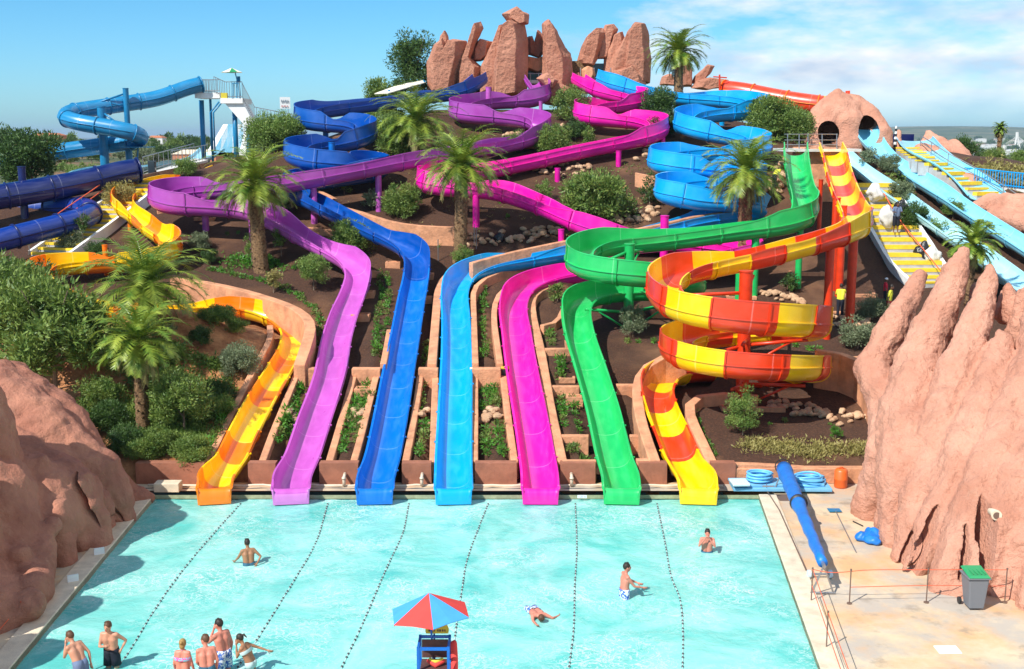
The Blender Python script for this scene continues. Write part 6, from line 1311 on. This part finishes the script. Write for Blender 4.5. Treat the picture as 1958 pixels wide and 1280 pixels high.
CA = Vector((gc.x * 21 / 24.6, 21.0, 1.85)); lift = [root]
top = atY(820, 1134, 21.2); um = thing('sun_umbrella', 'large red and blue umbrella shading the lifeguard chair', 'umbrella', tuple(top))
rim = []
for i in range(6): a = R(-82 + 60 * i); rim.append(top + Vector((.83 * math.cos(a) + .02, .83 * math.sin(a), -.42 + .05 * math.cos(a + .6))))
for i in range(6):
    a, c = rim[i], rim[(i + 1) % 6]; b = MB(); mid = (a + c) / 2 + Vector((0, 0, .02)); nrm = Vector((0, 0, -.012))
    pts = [top, a, mid, c]; b.add([p for p in pts] + [p + nrm for p in pts], [(0, 1, 2), (0, 2, 3), (4, 6, 5), (4, 7, 6), (1, 5, 6, 2), (2, 6, 7, 3)]); b.build('canopy_panel', 'canvas_red' if i % 2 else 'canvas_blue', um)
    b = MB(); b.tube([top + Vector((0, 0, -.03)), a + Vector((0, 0, -.02))], .009, 5); b.build('rib', 'metal_grey', um)
b = MB(); b.tube([CA + Vector((-.02, .31, .05)), top - Vector((0, 0, .02))], .02, 8); b.build('pole', 'paint_blue', um)
for o in [o for o in C.objects if o.parent is None and o.get('category') in ('lifeguard chair', 'rescue tube', 'cushion')]:
    o.location = CA + (Vector(o.location) - gc) * .855; o.scale = (.855, .855, .855)
# ---------------- right deck ----------------
def cyl(b, a, c, r, n=16, mi=0): return b.tube([a, c], r, n, mi)
c0, c1, c2 = atZ(1499, 897, .95), atZ(1527, 962, .92), atZ(1573, 1076, .85); root = thing('cover_roller', 'long roller wound with a bright blue pool cover on the right deck', 'cover roller', (c0.x, c0.y, 0))
pp = [c0.lerp(c2, t / 24) + Vector((.015 * math.sin(t * 2.1), 0, .012 * math.cos(t * 1.7))) for t in range(25)]; b = MB(); b.tube(pp, [.25 + .008 * math.sin(t * 1.3) + (.02 if t < 12 else -.01) - .004 * t for t in range(25)], 22); b.build('pool_cover', 'cover_blue', root, True)
b = MB(); b.tube([c1 - (c2 - c0).normalized() * .05, c1 + (c2 - c0).normalized() * .05], .285, 22); b.build('strap', 'black', root, True)
ax = (c2 - c0).normalized()
for e_, s in ((c0, -1), (c2, 1)):
    q_ = e_ + ax * s * .22; b = MB(); b.tube([e_, q_ + ax * s * .1], .05, 10); b.tube([q_, (q_.x - .3, q_.y, .05)], .025, 6); b.tube([q_, (q_.x + .3, q_.y, .05)], .025, 6); b.tube([(q_.x - .35, q_.y, .05), (q_.x + .35, q_.y, .05)], .03, 6); b.build('end_stand', 'metal_grey', root)
q_ = c0 - ax * .3; sd = ax.cross(Vector((0, 0, 1))).normalized(); u_ = sd.cross(ax); b = MB(); b.tube([q_ + (sd * math.cos(a / 20 * 6.2832) + u_ * math.sin(a / 20 * 6.2832)) * .27 for a in range(20)], .018, 6, closed=True)
for a in range(6): b.tube([q_, q_ + (sd * math.cos(a * 1.047) + u_ * math.sin(a * 1.047)) * .27], .012, 5)
b.build('hand_wheel', 'black', root)
def simple(name, label, cat, b, m, smooth=False, bv=0): o = b.build(name, m, None, smooth); tag(o, label, cat); (bevel(o, bv) if bv else None); return o
a = atZ(1480, 925, .0)
b = MB(); b.box((atZ(1475, 925, 0).x, 39.95, .26), (3.3, .85, .09), .02); simple('foam_mat', 'upper long blue mat stacked by the terracotta wall', 'mat', b, 'mat_blue', bv=.02)
b = MB(); b.box((atZ(1482, 925, 0).x, 39.85, .15), (3.5, 1.0, .12), -.02); simple('foam_mat', 'lower long blue mat at the bottom of the stack by the wall', 'mat', b, 'mat_blue', bv=.02)
b = MB(); b.box((atZ(1403, 925, 0).x, 39.6, .36), (.62, .7, .10), .05); simple('foam_block', 'pale blue block at the left end of the blue mats', 'foam block', b, 'foam_pale', bv=.03)
for px, py, z, r0, m, n, lb in ((1452, 912, .32, .46, 'hose_blue', 7, 'neat coil of blue hose on the blue mats'), (1545, 926, .02, .58, 'hose_blue', 11, 'loose heap of pale blue hose right of the cover roller')):
    c = atZ(px, py + 8, z); b = MB(); r = random.Random(n)
    pts = []
    for i in range(n * 20):
        a_ = i / 20 * 6.2832; rr = r0 * (1 - .28 * ((i / 20) % 3) / 3) + (.06 * math.sin(i * .37) if n > 8 else .01 * math.sin(i)); pts.append(Vector((c.x + rr * math.cos(a_), c.y + rr * .9 * math.sin(a_), z + .05 + .038 * (i / 20) + (.05 * math.sin(a_ * 1.7) if n > 8 else 0))))
    b.tube(pts, .042, 7); simple('hose_coil', lb, 'hose', b, m, True)
c = atZ(1607, 932, 0); b = MB(); b.tube([(c.x, c.y, .01), (c.x, c.y, .05), (c.x, c.y, .3), (c.x, c.y, .32), (c.x, c.y, .34), (c.x, c.y, .62), (c.x, c.y, .70)], [.22, .235, .235, .245, .235, .235, .17], 24); b.tube([(c.x - .08, c.y, .69), (c.x - .05, c.y, .76), (c.x + .05, c.y, .76), (c.x + .08, c.y, .69)], .016, 6); simple('plastic_drum', 'orange plastic drum standing by the wall on the right deck', 'drum', b, 'barrel_orange', True)
a, c = atZ(1598, 978, .06), atZ(1637, 1056, .03); root = thing('leaf_skimmer', 'leaf skimmer net on a long pole lying on the deck', 'pool net', tuple(c)); b = MB(); b.tube([a, c], .016, 6); b.build('pole', 'metal_grey', root); b = MB(); b.box((a.x, a.y + .16, .05), (.42, .32, .02)); b.build('net', 'paint_tubeblue', root)
b = MB(); b.tube([atZ(1466, 938, .09), atZ(1490, 975, .09), atZ(1541, 1090, .09)], .02, 6); simple('long_pole', 'long thin pole lying beside the right coping', 'pole', b, 'metal_brown')
b = MB(); b.tube([atZ(1458, 930, .45), atZ(1480, 930, .45)], .03, 6); b.tube([atZ(1466, 938, .1), atZ(1466, 926, .4)], .015, 6); simple('pool_brush', 'pool brush head resting on the blue mats', 'brush', b, 'metal_grey')
b = MB(); b.tube([atZ(1631, 997, .03), atZ(1650, 1006, .03)], .02, 6); simple('short_stick', 'short dark stick beside the blue cloth', 'stick', b, 'black')
b = MB(); c = atZ(1500, 952, 0); b.box((c.x, c.y, .006), (.5, .75, .012)); simple('drain_grate', 'dark drain grate under the cover roller', 'grate', b, 'metal_brown')
b = MB(); c = atZ(1812, 1243, 0); b.box((c.x, c.y, .008), (.56, .42, .016)); simple('hatch_cover', 'square white hatch cover set in the stained deck', 'hatch', b, 'sign_white')
# crumpled blue cloth
b = MB(); c = atZ(1662, 1036, 0); r = random.Random(5)
for cx, cy, rx, ry, rz, an in ((-.16, .12, .30, .2, .17, .5), (.17, .16, .34, .19, .22, -1.0), (.0, -.14, .36, .2, .14, -.9), (.06, .03, .26, .26, .18, 0)):
    k0 = len(b.v); b.ell((c.x + cx, c.y + cy, rz * .75), (rx, ry, rz), 28, 18, 0, Matrix.Rotation(an, 3, 'Z'))
b.v = [Vector((v.x, v.y, max(.01, v.z + .06 * noise.noise(v * 6)))) + Vector((noise.noise(v * 4), noise.noise(v * 4 + Vector((5, 0, 0))), 0)) * .05 for v in b.v]
o = simple('crumpled_cloth', 'crumpled blue cloth lying at the foot of the pink rock', 'cloth', b, 'cover_blue', True); r_ = o.modifiers.new('remesh', 'REMESH'); r_.mode = 'VOXEL'; r_.voxel_size = .02; r_.use_smooth_shade = True
# wheelie bin
c = atZ(1861, 1162, 0); root = thing('wheelie_bin', 'grey wheelie bin with a green lid beside the pink rock', 'bin', tuple(c)); b = MB(); k = .26
b.add([(c.x - .2, c.y - .22, .05), (c.x + .2, c.y - .22, .05), (c.x + .2, c.y + .2, .05), (c.x - .2, c.y + .2, .05), (c.x - .27, c.y - .28, .90), (c.x + .27, c.y - .28, .90), (c.x + .27, c.y + .34, .90), (c.x - .27, c.y + .34, .90)], [(3, 2, 1, 0), (4, 5, 6, 7), (0, 1, 5, 4), (1, 2, 6, 5), (2, 3, 7, 6), (3, 0, 4, 7)]); bevel(b.build('bin_body', 'bin_grey', root), .03)
b = MB(); b.box((c.x, c.y + .03, .925), (.62, .70, .05)); bevel(b.build('rim', 'bin_grey', root), .02)
b = MB(); b.add([(c.x - .29, c.y - .33, .955), (c.x + .29, c.y - .33, .955), (c.x + .29, c.y + .36, 1.04), (c.x - .29, c.y + .36, 1.04), (c.x - .24, c.y - .27, 1.0), (c.x + .24, c.y - .27, 1.0), (c.x + .24, c.y + .3, 1.09), (c.x - .24, c.y + .3, 1.09)], [(3, 2, 1, 0), (4, 5, 6, 7), (0, 1, 5, 4), (1, 2, 6, 5), (2, 3, 7, 6), (3, 0, 4, 7)])
for i in range(4): b.box((c.x - .16 + .107 * i, c.y + .01, 1.055), (.03, .5, .02), 0)
bevel(b.build('lid', 'bin_green', root), .012)
for s in (-1, 1): b = MB(); cyl(b, (c.x + s * .25, c.y + .27, .1), (c.x + s * .31, c.y + .27, .1), .1, 14); b.build('wheel', 'black', root)
# rope fence
pst = [(1551, 1152, 'first post, at the corner by the pool coping'), (1624, 1155, 'second post along the rope fence'), (1771, 1153, 'third post, against the pink rock'), (1921, 1153, 'fourth post, right of the bin'), (1580, 1241, 'near post beside the pool coping')]
tops = []
for px, py, lb in pst:
    c = atZ(px, py, 0); b = MB(); b.tube([c, c + Vector((0, 0, .98))], .018, 8); b.tube([c, c + Vector((0, 0, .03))], .07, 10); b.tube([c + Vector((0, 0, .95)), c + Vector((0, 0, 1.0))], .026, 8); o = simple('fence_post', 'thin brown ' + lb, 'post', b, 'metal_brown'); tops.append(c)
def rope(label, pts, m='rope_red', r=.011, name='fence_rope'):
    b = MB(); b.tube(catmull([Vector(p) for p in pts], .2), r, 5); return simple(name, label, 'rope', b, m)
z1 = Vector((0, 0, .95)); z2 = Vector((0, 0, .48)); T_ = tops
rope('upper red rope running along the fence towards the bin', [T_[0] + z1, T_[0].lerp(T_[1], .5) + Vector((0, 0, .82)), T_[1] + z1, T_[2] + z1, T_[3] + z1]); rope('lower red rope running along the fence towards the bin', [T_[1] + z2, T_[2] + Vector((0, 0, .5)), T_[3] + z2])
nr = atZ(1640, 1330, .9); rope('upper red rope from the corner post towards the camera', [T_[0] + z1, T_[4] + z1, nr]); rope('lower red rope from the corner post towards the camera', [T_[0] + z2, T_[4] + z2, nr - Vector((0, 0, .45))])
c = atZ(44, 1186, 0); b = MB(); b.tube([c, c + Vector((0, 0, .75))], .022, 8); simple('fence_post', 'thin post leaning on the left rock foot', 'post', b, 'metal_grey'); rope('sagging red rope tied at the left rock foot', [atZ(-10, 1215, .1), atZ(20, 1180, .35), c + Vector((0, 0, .45)), atZ(40, 1150, .7)])
root = thing('wheel_trolley', 'small two wheeled roller trolley at the end of the pool cover', 'trolley', tuple(atZ(1570, 1098, 0))); a, c = atZ(1547, 1098, .12), atZ(1588, 1098, .12); b = MB(); b.tube([a, c], .035, 8); b.build('axle', 'metal_grey', root)
for q_ in (a, c): b = MB(); b.tube([q_ - Vector((.04, 0, 0)), q_ + Vector((.04, 0, 0))], .12, 16); b.build('wheel', 'foam_pale', root)
c = atY(1905, 985, 31.0); b = MB(); b.tube([c + Vector((.08, .5, -.05)), c], .12, 16); b.tube([c + Vector((0, .02, 0)), c - Vector((.01, .06, 0))], .145, 16); b.tube([c - Vector((.01, .055, 0)), c - Vector((.01, .068, 0))], .10, 16, 1); simple('pipe_outlet', 'cream pipe outlet sticking out of the pink rock', 'pipe', b, ['coping', 'metal_brown'])  # dark disc over the mouth paints in the shade of the hollow
# pipes and cables at the foot of the pool wall
for z, y, m, lb, r in ((.03, 40.3, 'pipe_cream', 'cream water pipe along the foot of the pool wall', .045), (-.01, 40.05, 'cable', 'black cable along the foot of the pool wall', .03)):
    b = MB(); b.tube([(x0 + .5 + i * (x1 - x0 - 1) / 60, y + .04 * math.sin(i * 1.1 + z * 50), z + .015 * math.sin(i * 2.3)) for i in range(61)], r, 8); simple('ground_pipe', lb, 'pipe', b, m, True)
for px, lb in ((655, 'between purple and blue'), (805, 'left of the azure slide'), (1094, 'near the depth plate')):
    c = atZ(px, 938, 0); b = MB(); b.tube([(c.x, 40.2, .05), (c.x, 40.2, .35), (c.x, 40.5, .42)], .06, 10); b.tube([(c.x, 40.2, .3), (c.x, 40.2, .36)], .08, 10); simple('pipe_valve', 'small pipe elbow at the pool wall ' + lb, 'pipe', b, 'pipe_cream', True)
c = atY(1113, 950, 39.015); pl = thing('depth_plate', 'small white plate reading 1.20 m on the pool edge', 'sign', tuple(c)); b = MB(); b.box(c, (.33, .012, .11)); b.build('plate', 'sign_white', pl); text(pl, '1.20 m', c + Vector((0, -.009, 0)), .1, 'ink_grey')
c = G(905, 716, .1); b = MB(); b.tube([c, c + Vector((0, 0, .3))], [.12, .15], 16); simple('bucket', 'pale bucket on the wall right of the azure slide', 'bucket', b, 'coping', True)
c = G(966, 716, .1); b = MB(); b.box((c.x, c.y, c.z + .1), (.34, .3, .3)); b.box((c.x, c.y, c.z + .29), (.36, .32, .08), 0, 1); simple('storage_box', 'black box with a yellow lid left of the magenta slide', 'box', b, ['black', 'sign_yellow'], bv=.02)
c = atZ(322, 938, 0); b = MB(); b.box((c.x, c.y, .16), (.9, .5, .32)); simple('skimmer_box', 'concrete skimmer box at the left corner of the pool', 'box', b, 'coping', bv=.02)
for px, py, lb in ((190, 1060, 'far'), (140, 1112, 'near')):
    c = atZ(px, py, 0.06); b = MB(); b.box((c.x, c.y, .15), (.3, .05, .22), .5); simple('depth_sign', 'small white sign standing on the left coping, the %s one' % lb, 'sign', b, 'sign_white')
# ---------------- sacks ----------------
def sack(label, px, py, s, m, dz=0, tall=1.0):
    c = G(px, py) + Vector((0, 0, dz)); b = MB(); b.ell((0, 0, 0), (s, s * .8, s * .85 * tall), 20, 14)
    b.v = [c + Vector((0, 0, s * .6)) + v * (1 + .5 * noise.noise(v * 1.6 / s + Vector((px, 0, 0))) + .12 * noise.noise(v * 5 / s)) + (Vector((0, 0, s * .25)) if v.z > s * .7 * tall else Vector((0, 0, 0))) for v in b.v]; return simple('sack', label, 'sack', b, m, True)
sack('white sack hauled at the top of the middle staircase', 1672, 396, .5, 'sack_white', .5); sack('big white sack behind the worker on the staircase', 1694, 446, .48, 'sack_white', .6, 1.3); sack('black sack carried by the worker on the staircase', 1720, 440, .42, 'sack_black', 1.0)
sack('black sack at the foot of the staircase beside a white one', 1764, 497, .42, 'sack_black', .2, 1.2); sack('white sack at the foot of the staircase beside a black one', 1781, 507, .46, 'sack_white', .2); sack('small black sack on the rubble left of the green bend', 955, 462, .3, 'sack_black')
# ---------------- left tower ----------------
TY = 96.0; A = lambda x, y, Y=TY: atY(x, y, Y)
tw = thing('launch_tower', 'white launch tower on blue columns with railings and a stair flight', 'tower', tuple(A(420, 300)))
def slabp(x0_, x1_, y0_, y1_, Y0, dpt, nm, m, par): a_, c_ = A(x0_, y0_, Y0), A(x1_, y1_, Y0); b = MB(); b.box(((a_.x + c_.x) / 2, Y0 + dpt / 2, (a_.z + c_.z) / 2), (abs(c_.x - a_.x), dpt, abs(a_.z - c_.z))); return b.build(nm, m, par)
slabp(372, 420, 177, 188, TY, 3, 'upper_platform', 'white_paint', tw); slabp(421, 464, 188, 198, TY - .2, 3.4, 'lower_platform', 'white_paint', tw)
for px, y1_, r in ((385, 192, .2), (448, 198, .2), (474, 238, .17), (402, 190, .1)):
    t_ = A(px, y1_, TY + 1); b = MB(); b.tube([(t_.x, t_.y, H(t_.x, t_.y) - .3), t_], r, 12); b.build('column', 'paint_tubeblue', tw, True)
for dx in (0, 6):
    b = MB(); b.tube([A(419 + dx, 195), A(402 + dx, 216), A(405 + dx, 290)], .07, 8); b.build('bent_pipe', 'paint_tubeblue', tw, True)
# stair flight: wedge going down to the right
b = MB(); v = [A(430, 198), A(464, 196), A(487, 240), A(560, 252), A(562, 262), A(480, 254)]; b.add(v + [p + Vector((0, 1.8, 0)) for p in v], [tuple(range(6)), tuple(range(6, 12))[::-1]] + [(i, i + 6, (i + 1) % 6 + 6, (i + 1) % 6) for i in range(6)]); b.build('stair_flight', 'white_paint', tw)
def rail(par, pts, hgt, nposts, m='metal_grey', r=.03):
    for i in range(nposts):
        t = i / (nposts - 1) * (len(pts) - 1); j = min(int(t), len(pts) - 2); p = pts[j].lerp(pts[j + 1], t - j); b = MB(); b.tube([p, p + Vector((0, 0, hgt))], r * .7, 5); b.build('rail_post', m, par)
    for z in (hgt, .12): b = MB(); b.tube([p + Vector((0, 0, z)) for p in pts], r, 6); b.build('handrail', m, par)
rail(tw, [A(384, 178), A(410, 178)], 1.05, 10); rail(tw, [A(410, 178), A(432, 188), A(464, 188)], 1.3, 14); rail(tw, [A(464, 190), A(488, 236), A(560, 250)], 1.3, 22); rail(tw, [A(384, 176, TY + 2.8), A(420, 176, TY + 2.8)], 1.0, 8)
b = MB(); b.box(A(429, 184), (.5, .3, .5)); b.build('yellow_box', 'sign_yellow', tw)
c = A(443, 130); um = thing('sun_umbrella', 'small yellow, green and white umbrella on top of the launch tower', 'umbrella', tuple(c)); n = 8
for i in range(n):
    a0, a1 = 6.2832 * i / n, 6.2832 * (i + 1) / n; p0 = c + Vector((.85 * math.cos(a0), .85 * math.sin(a0), -.36)); p1 = c + Vector((.85 * math.cos(a1), .85 * math.sin(a1), -.36)); b = MB(); dn = Vector((0, 0, -.02)); b.add([c, p0, p1, c + dn, p0 + dn, p1 + dn], [(0, 1, 2), (3, 5, 4), (1, 4, 5, 2)]); b.build('canopy_panel', ['yellow_edge', 'canvas_cream', 'bin_green', 'canvas_cream'][i % 4], um)
b = MB(); b.tube([A(453, 190), A(453, 152), c + Vector((.2, 0, -.1))], .05, 6); b.build('pole', 'paint_tubeblue', um)
c = A(452, 188); ch = thing('lifeguard_stool', 'tall blue lifeguard stool on the launch tower platform', 'stool', tuple(c))
for sx in (-.3, .3):
    for sy in (-.25, .25): b = MB(); b.tube([c + Vector((sx, sy, 0)), c + Vector((sx * .8, sy, 1.15))], .03, 6); b.build('leg', 'paint_tubeblue', ch)
b = MB(); b.box(c + Vector((0, 0, 1.17)), (.55, .5, .05)); b.build('seat', 'paint_tubeblue', ch); b = MB(); b.box(c + Vector((.2, .24, 1.5)), (.25, .05, .5)); b.build('backrest', 'paint_tubeblue', ch)
c = A(545, 197, 95); sg = thing('notice_board', 'white notice board on two posts right of the launch tower', 'sign', tuple(c)); b = MB(); b.box(c, (.82, .05, .92), .25); b.build('board', 'sign_white', sg)
for dx in (-.2, .22): b = MB(); b.tube([c + Vector((dx, .06, -.5)), c + Vector((dx, .06, -3.2))], .03, 6); b.build('post', 'metal_grey', sg)
for j, (z, m, ws) in enumerate(((.14, 'ink_grey', (.14, .1, .16, .1)), (-.26, 'ink_red', (.16, .2, .12)))):
    x = -.3
    for w__ in ws: b = MB(); b.box(c + Vector((x + w__ / 2, -.06 + (x) * .25, z)), (w__ - .03, .012, .2 if j == 0 else .1), .25); b.build('faded_lettering', m, sg); x += w__ + .03
# distant multi lane slides and flume below the tower
ml_ = thing('multi_lane_slide', 'pale blue and white multi lane slide behind the launch tower columns', 'water slide', tuple(atY(440, 290, 104)))
for i in range(5):
    a_, c_ = atY(436 + i * 9, 238, 110), atY(408 + i * 12, 292, 102); sd = Vector((1, 0, 0)); b = MB(); wv = [a_ + sd * (-.45), a_ + sd * .45, c_ + sd * .6, c_ - sd * .6]
    b.add(wv + [p - Vector((0, 0, .25)) for p in wv], [(0, 3, 2, 1), (4, 5, 6, 7), (0, 1, 5, 4), (1, 2, 6, 5), (2, 3, 7, 6), (3, 0, 4, 7)]); b.build('lane', 'fibreglass_lightblue' if i % 2 else 'white_paint', ml_)
slide('pale_flume', 'pale blue wide flume curving over the red field behind the navy tube', [(405, 284, 103), (385, 300, 101), (350, 309, 98), (300, 316, 95), (240, 322, 93), (180, 330, 90), (130, 344, 86)], ['fibreglass_paleblue'], base=.25, lip=False, w=1.1, d=.4, nofl=True)
b = MB(); a_, c_ = atY(210, 338, 80), atY(395, 306, 84); v = [atY(275, 346, 78), atY(330, 352, 77), atY(398, 306, 90), atY(372, 303, 92)]; v = [Vector((p.x, p.y, max(p.z, H(p.x, p.y) + .06))) for p in v]; b.add(v + [p - Vector((0, 0, 1)) for p in v], [(0, 1, 2, 3), (0, 4, 5, 1), (1, 5, 6, 2), (2, 6, 7, 3), (3, 7, 4, 0)]); struct(b.build('plaza_path', 'concrete'))
rf = thing('plaza_railing', 'thin metal railing along the grey path left of the big palm', 'railing', tuple(v[0])); rail(rf, [v[0] + Vector((0, 0, .05)), v[3] + Vector((0, 0, .05))], 1.1, 12)
rf = thing('plaza_railing', 'thin metal railing on the near side of the grey path', 'railing', tuple(v[1])); rail(rf, [v[1] + Vector((0, 0, .05)), v[2] + Vector((0, 0, .05))], 1.1, 12)
c = atY(291, 322, 76); b = MB(); b.box(c, (.45, .4, .95)); simple('dark_kiosk_box', 'dark upright box beside the mouth of the navy tube', 'box', b, 'glass_dark', bv=.03)
c = atY(264, 281, 88); b = MB(); b.box(c + Vector((0, 0, -.02)), (2.1, 1.6, .05)); b.tube([c - Vector((.2, 0, 2.0)), c], .06, 8); simple('shade_canopy', 'flat turquoise shade canopy left of the launch tower', 'canopy', b, 'paint_tubeblue')
cs = thing('shade_sail', 'white sloping shade canopy on a blue post in front of the tree pair', 'canopy', tuple(atY(760, 180, 90))); v = [atY(716, 179, 88), atY(742, 178, 88), atY(814, 157, 90), atY(808, 153, 93), atY(760, 163, 93)]; b = MB(); b.add(v + [p - Vector((0, 0, .06)) for p in v], [(0, 1, 2, 3, 4), (9, 8, 7, 6, 5)] + [(i, i + 5, (i + 1) % 5 + 5, (i + 1) % 5) for i in range(5)]); b.build('canvas', 'canvas_cream', cs); b = MB(); b.tube([atY(744, 200, 89), atY(744, 172, 89)], .08, 8); b.build('post', 'paint_tubeblue', cs); b = MB(); b.tube([atY(810, 154, 91.5), atY(812, 157, 90)], .06, 8); b.build('edge_bar', 'paint_tubeblue', cs)
# ---------------- right side details ----------------
c = atY(1718, 270, 86); b = MB(); b.box(c, (2.2, .2, 1.0)); simple('blue_screen', 'dark blue screen wall behind the striped post', 'wall', b, 'paint_navy', bv=.01)
c = atY(1711, 282, 80); sp2 = thing('striped_post', 'black and white striped post at the top of the right staircase', 'post', tuple(c))
for i in range(8): b = MB(); b.tube([c + Vector((0, 0, i * .18)), c + Vector((.03, 0, i * .18 + .179))], .12 * (1 - .07 * i), 10); b.build('band', 'black' if i % 2 == 0 else 'sign_white', sp2)
br = thing('footbridge', 'blue railed footbridge over the river slide at the right edge', 'footbridge', tuple(atY(1910, 352, 72)))
b = MB(); a_, c_ = atY(1862, 352, 72), atY(1990, 366, 70); b.add([a_, c_, c_ + Vector((0, 1.6, 0)), a_ + Vector((0, 1.6, 0)), a_ - Vector((0, 0, .25)), c_ - Vector((0, 0, .25)), c_ + Vector((0, 1.6, -.25)), a_ + Vector((0, 1.6, -.25))], [(0, 1, 2, 3), (7, 6, 5, 4), (0, 4, 5, 1), (3, 2, 6, 7), (0, 3, 7, 4), (1, 5, 6, 2)]); b.build('deck', 'concrete', br)
for dy in (0, 1.6): rail(br, [a_ + Vector((0, dy, 0)), c_ + Vector((0, dy, 0))], .95, 26, 'paint_azure', .035)
c = atY(1622, 215, 84); b = MB(); b.tube([c, atY(1621, 174, 84)], .16, 12); b.tube([atY(1621, 176, 84), atY(1634, 200, 84)], .04, 6); simple('red_column', 'red column rising behind the cave mound', 'column', b, 'paint_red', True)
b = MB(); b.tube([atY(1376, 182, 93), atY(1376, 143, 93)], .07, 8); b.tube([atY(1364, 147, 93), atY(1390, 149, 93)], .05, 6); simple('red_post', 'thin red post with a crossbar right of the tall palm', 'post', b, 'paint_red')
c = atY(1846, 487, 41); sg = thing('warning_sign', 'small white warning sign on the tip of the pink rock', 'sign', tuple(c)); b = MB(); b.box(c, (.26, .03, .34)); b.build('plate', 'sign_white', sg); b = MB(); b.tube([c + Vector((0, .03, .1)), c + Vector((0, .03, -1.3))], .015, 6); b.build('post', 'metal_grey', sg)
b = MB(); b.tube([c + Vector((math.cos(a / 16 * 6.2832) * .075, -.02, .05 + math.sin(a / 16 * 6.2832) * .075)) for a in range(16)], .007, 5, closed=True); b.build('red_ring', 'canvas_red', sg); b = MB(); b.ell(c + Vector((0, -.02, .05)), (.02, .008, .035), 8, 6); b.box(c + Vector((0, -.018, -.1)), (.16, .006, .04)); b.build('pictogram', 'ink_grey', sg)
for px, py, lb in ((907, 440, 'left one'), (911, 446, 'right one'), (838, 470, 'lone one left of the palm')):
    c = G(px, py + 30); b = MB(); b.tube([c, c + Vector((0, 0, 1.2))], .03, 6); simple('metal_stake', 'short metal stake by the centre palm, ' + lb, 'stake', b, 'metal_grey')
pole_red = [(1575, 470), (1590, 400)]
rope('orange rope fence along the right side of the middle staircase', [G(1690, 370, .9), G(1720, 420, .8), G(1760, 470, .8), G(1800, 520, .8)], r=.03); rope('lower orange rope beside the middle staircase', [G(1695, 378, .5), G(1722, 428, .4), G(1765, 480, .4)], r=.03)
# ---------------- far buildings ----------------
def house(label, p, w_, d_, h_, group=None, m='house_white', roof='roof_tile', rz=0, det=True):
    root = thing('house', label, 'house', tuple(p), group); b = MB(); b.box((p.x, p.y, p.z + h_ / 2), (w_, d_, h_), rz); b.build('wall', m, root); b = MB(); b.box((p.x, p.y, p.z + h_ + .35), (w_ * 1.06, d_ * 1.06, .7), rz, 0, .55); b.build('roof', roof, root)
    if det:
        for i in range(3): b = MB(); b.box((p.x + (i - 1) * w_ * .3, p.y - d_ / 2 - .02, p.z + h_ * .5), (w_ * .12, .06, h_ * .3)); b.build('window', 'glass_dark', root)
    return root
c = atY(378, 278, 190); house('orange walled house with a pale roof in the field by the tower', Vector((c.x, 190, H(c.x, 190) - .1)), 7, 5, 2.6, m='house_orange', roof='coping')
c = atY(93, 262, 330); house('red brown house roof among trees on the left horizon', Vector((c.x, 330, H(c.x, 330) + 2.4)), 8, 6, 3, m='house_orange')
c = atY(300, 262, 390); house('small white house on the left horizon', Vector((c.x, 390, H(c.x, 390) + 2.2)), 5, 5, 2.4)
c = atY(27, 292, 240); house('small white shed at the far left among bushes', Vector((c.x, 240, H(c.x, 240))), 6, 4, 3)
for i in range(230):
    t = rnd.random(); Y = rnd.choice([rnd.uniform(1700, 2000), rnd.uniform(2700, 3400), rnd.uniform(1000, 1300)]); px = rnd.uniform(1760, 1990) if rnd.random() < .8 else rnd.uniform(1690, 1960); x = atY(px, 280, Y).x; s = (Y / 1500) ** .7 * rnd.uniform(.5, 1.1)
    house('white house of the distant hazy town in the valley', Vector((x, Y, H(x, Y) - .5)), 14 * s, 10 * s, 6 * s, 'houses of the distant town', det=False, roof='house_white' if i % 3 else 'roof_tile')
BYY = 2300; bz = lambda px, py: atY(px, py, BYY); zb_ = H(bz(1945, 290).x, BYY)
bd = thing('cable_stayed_bridge', 'pale cable stayed bridge with a tall pylon at the far right', 'bridge', tuple(bz(1945, 285)))
b = MB()
for s in (-1, 1): b.tube([bz(1945 + s * 6, 288), bz(1945 + s * 1.4, 264), bz(1945 + s * 1.2, 253)], 1.6, 6)
b.build('pylon', 'house_white', bd)
b = MB(); a_, c_ = bz(1850, 284), bz(2080, 288); b.box((a_ + c_) / 2, (c_.x - a_.x, 10, 2)); b.build('deck', 'concrete', bd)
b = MB()
for i in range(1, 9):
    for s in (-1, 1): b.tube([bz(1945, 253 + i), bz(1945 + s * i * 5, 285)], .22, 4)
b.build('cables', 'concrete', bd)
c = atY(1919, 300, 400); b = MB(); b.tube([atY(1919, 320, 400), atY(1920, 278, 400)], .3, 6); simple('lamp_mast', 'white mast right of the slim fan palm', 'mast', b, 'house_white')
# air between here and the hills
b = MB(); b.box((0, 8400, -44), (26000, 17400, 216)); hz = b.build('haze', 'white_paint'); hz['kind'] = 'stuff'
hm = bpy.data.materials.new('haze'); hm.use_nodes = True; t = hm.node_tree; t.nodes.clear(); pv = N(t, 'ShaderNodeVolumePrincipled'); pv.inputs['Color'].default_value = (0.60, 0.78, 1.0, 1); pv.inputs['Density'].default_value = 0.00009; pv.inputs['Anisotropy'].default_value = 0.2; oo = N(t, 'ShaderNodeOutputMaterial'); t.links.new(pv.outputs[0], oo.inputs['Volume'])
hz.data.materials.clear(); hz.data.materials.append(hm)
for o in bpy.data.objects:
    if '_o' in o: del o['_o']
